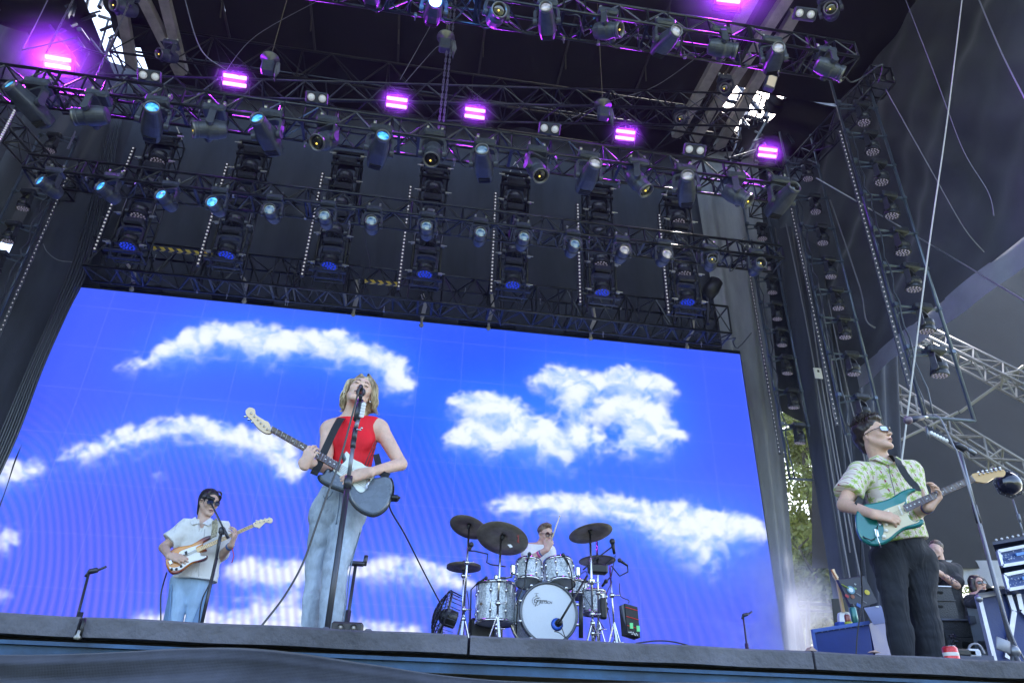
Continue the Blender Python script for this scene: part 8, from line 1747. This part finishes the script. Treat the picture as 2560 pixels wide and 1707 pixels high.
# ================================================================ TREES AND SMOKE
M_leafA = mat('leaf_yellow_green', (.27, .31, .09), .7, var=.5, vscale=1.2, trans=0); M_leafB = mat('leaf_green', (.06, .10, .035), .7, var=.5, vscale=1.2); M_bark = mat('bark', (.10, .085, .07), .9, var=.4, vscale=3)
def tree(label, base, H_, crown, nclump, rs, ml, leaf=.14, seed=1, cs=1.0, gaps=.55, fill=0):
    t = empty('tree', base, label, 'tree', 'trees behind the stage'); rr = random.Random(seed); base = V(base); mb = MB(); tips = []
    tr = catmull([base, base+V((.2, 0, H_*.3)), base+V((-.1, .2, H_*.55)), base+V((.3, 0, H_*.85))], 6); mb.path(tr, .30, 9, lambda q: 1-.75*q); mb.build('trunk', M_bark, t, True); mb = MB()
    for k in range(16):
        p = tr[int(len(tr)*rr.uniform(.2, .95))-1]; a = rr.uniform(0, 2*PI); L = crown*rr.uniform(.5, 1.05); e = p+V((math.cos(a)*L, math.sin(a)*L*.7, rr.uniform(-.1, .7)*L)); m1 = (p+e)/2+V((rr.uniform(-.4, .4), 0, rr.uniform(0, .7)))
        pts = catmull([p, m1, e], 6); mb.path(pts, .10, 6, lambda q: 1-.8*q); tips += [e, m1]
        for j in range(3):
            q = pts[rr.randint(4, len(pts)-1)]; e2 = q+V((rr.uniform(-1, 1), rr.uniform(-1, 1), rr.uniform(-.6, .9)))*L*.4; mb.path([q, (q+e2)/2+V((0, 0, .15)), e2], .035, 5, lambda q: 1-.7*q); tips.append(e2)
    mb.build('limbs', M_bark, t, True)
    if fill: tips = tips[::2]+[base+V((rr.uniform(-1.6, 1.6), rr.uniform(-1.5, 1.5), rr.uniform(3, H_*.95))) for _ in range(fill)]
    vs = []; fs = []
    nr = np.random.RandomState(seed)
    for k in range(nclump):
        c_ = tips[rr.randint(0, len(tips)-1)]+V((rr.gauss(0, .5), rr.gauss(0, .5), rr.gauss(0, .4)))*cs; n_ = int(rr.uniform(50, 130)*gaps*2); cr_ = rr.uniform(.3, .8)*cs
        P_ = nr.normal(0, 1, (n_, 3)); P_ = P_/np.linalg.norm(P_, axis=1)[:, None]*(nr.rand(n_, 1)**.4)*cr_*np.array([1.2, 1.2, .7])+np.array(c_)
        A = nr.normal(0, 1, (n_, 3)); A /= np.linalg.norm(A, axis=1)[:, None]; B = np.cross(A, nr.normal(0, 1, (n_, 3))); B /= np.linalg.norm(B, axis=1)[:, None]; s_ = leaf*(.6+.8*nr.rand(n_, 1))
        q = np.stack([P_-A*s_, P_+B*s_*.4, P_+A*s_, P_-B*s_*.4], 1).reshape(-1, 3); o = sum(len(x) for x in vs); vs.append(q); fs.append(np.arange(len(q)).reshape(-1, 4)+o)
    me = np_mesh('foliage', np.concatenate(vs), np.concatenate(fs)); link_mesh('foliage', me, ml, t); return t
b0 = P(2050, 1500, 27); tree('sunlit yellow green tree seen through the gap beside the screen drape', (b0.x+.6, 27, 0), 20, 5.0, 560, 1, M_leafA, .13, 3, fill=120)
b0 = P(2080, 1500, 36); tree('paler tree farther away low in the same gap', (b0.x, 38, 0), 17, 7, 260, 1, M_leafA, .22, 8)
b0 = P(2440, 1480, 30); tree('yellow green tree beyond the tent wall behind the onlooking woman', (b0.x, 32, 0), 8.5, 4.5, 150, 1, M_leafA, .2, 5)
b0 = P(2240, 1480, 34); tree('dark green tree standing between the two gaps', (b0.x, 34, 0), 11, 4.5, 130, 1, M_leafB, .2, 6)
# grove beyond
sm = bpy.data.materials.new('stage_smoke'); sm.use_nodes = True; t = sm.node_tree; t.nodes.remove(bsdf(sm)); pv = t.nodes.new('ShaderNodeVolumePrincipled'); pv.inputs['Color'].default_value = (.80, .84, 1, 1)
tc = t.nodes.new('ShaderNodeTexCoord'); n = t.nodes.new('ShaderNodeTexNoise'); n.inputs['Scale'].default_value = 1.1; n.inputs['Detail'].default_value = 4; n.inputs['Distortion'].default_value = .6; cr = t.nodes.new('ShaderNodeMapRange'); cr.inputs[1].default_value = .42; cr.inputs[2].default_value = .72; cr.inputs[3].default_value = 0; cr.inputs[4].default_value = 1.9
gsp = t.nodes.new('ShaderNodeTexGradient'); gsp.gradient_type = 'SPHERICAL'; mp = t.nodes.new('ShaderNodeMapping'); mp.vector_type = 'TEXTURE'
sc0 = P(1965, 1560, 13.2); mp.inputs['Location'].default_value = (sc0.x, 13.2, sc0.z-.2); mp.inputs['Scale'].default_value = (1.5, 1.4, 2.0)
t.links.new(tc.outputs['Object'], mp.inputs[0]); t.links.new(mp.outputs[0], gsp.inputs[0]); t.links.new(tc.outputs['Object'], n.inputs[0]); t.links.new(n.outputs[0], cr.inputs[0])
t.links.new(N(t, 'MULTIPLY', cr.outputs[0], gsp.outputs[0]), pv.inputs['Density']); t.links.new(pv.outputs[0], t.nodes['Material Output'].inputs['Volume'])
so_ = MB().ball((sc0.x, 13.2, sc0.z-.2), 1.0, 24, 16, (1.5, 1.4, 2.0)).build('stage_smoke', sm, None, True); tag(so_, 'pale stage smoke drifting at the right foot of the video wall', 'smoke', kind='stuff')
# air haze over the whole place
hz = bpy.data.materials.new('haze_air'); hz.use_nodes = True; t = hz.node_tree; t.nodes.remove(bsdf(hz)); pv = t.nodes.new('ShaderNodeVolumePrincipled'); pv.inputs['Color'].default_value = (.86, .90, 1, 1); pv.inputs['Density'].default_value = .0006; pv.inputs['Anisotropy'].default_value = .3
t.links.new(pv.outputs[0], t.nodes['Material Output'].inputs['Volume'])
ho = MB().box((0, 30, 10.5), (90, 110, 23)).build('haze', hz); tag(ho, 'thin bluish air haze filling the stage', 'haze', kind='stuff')
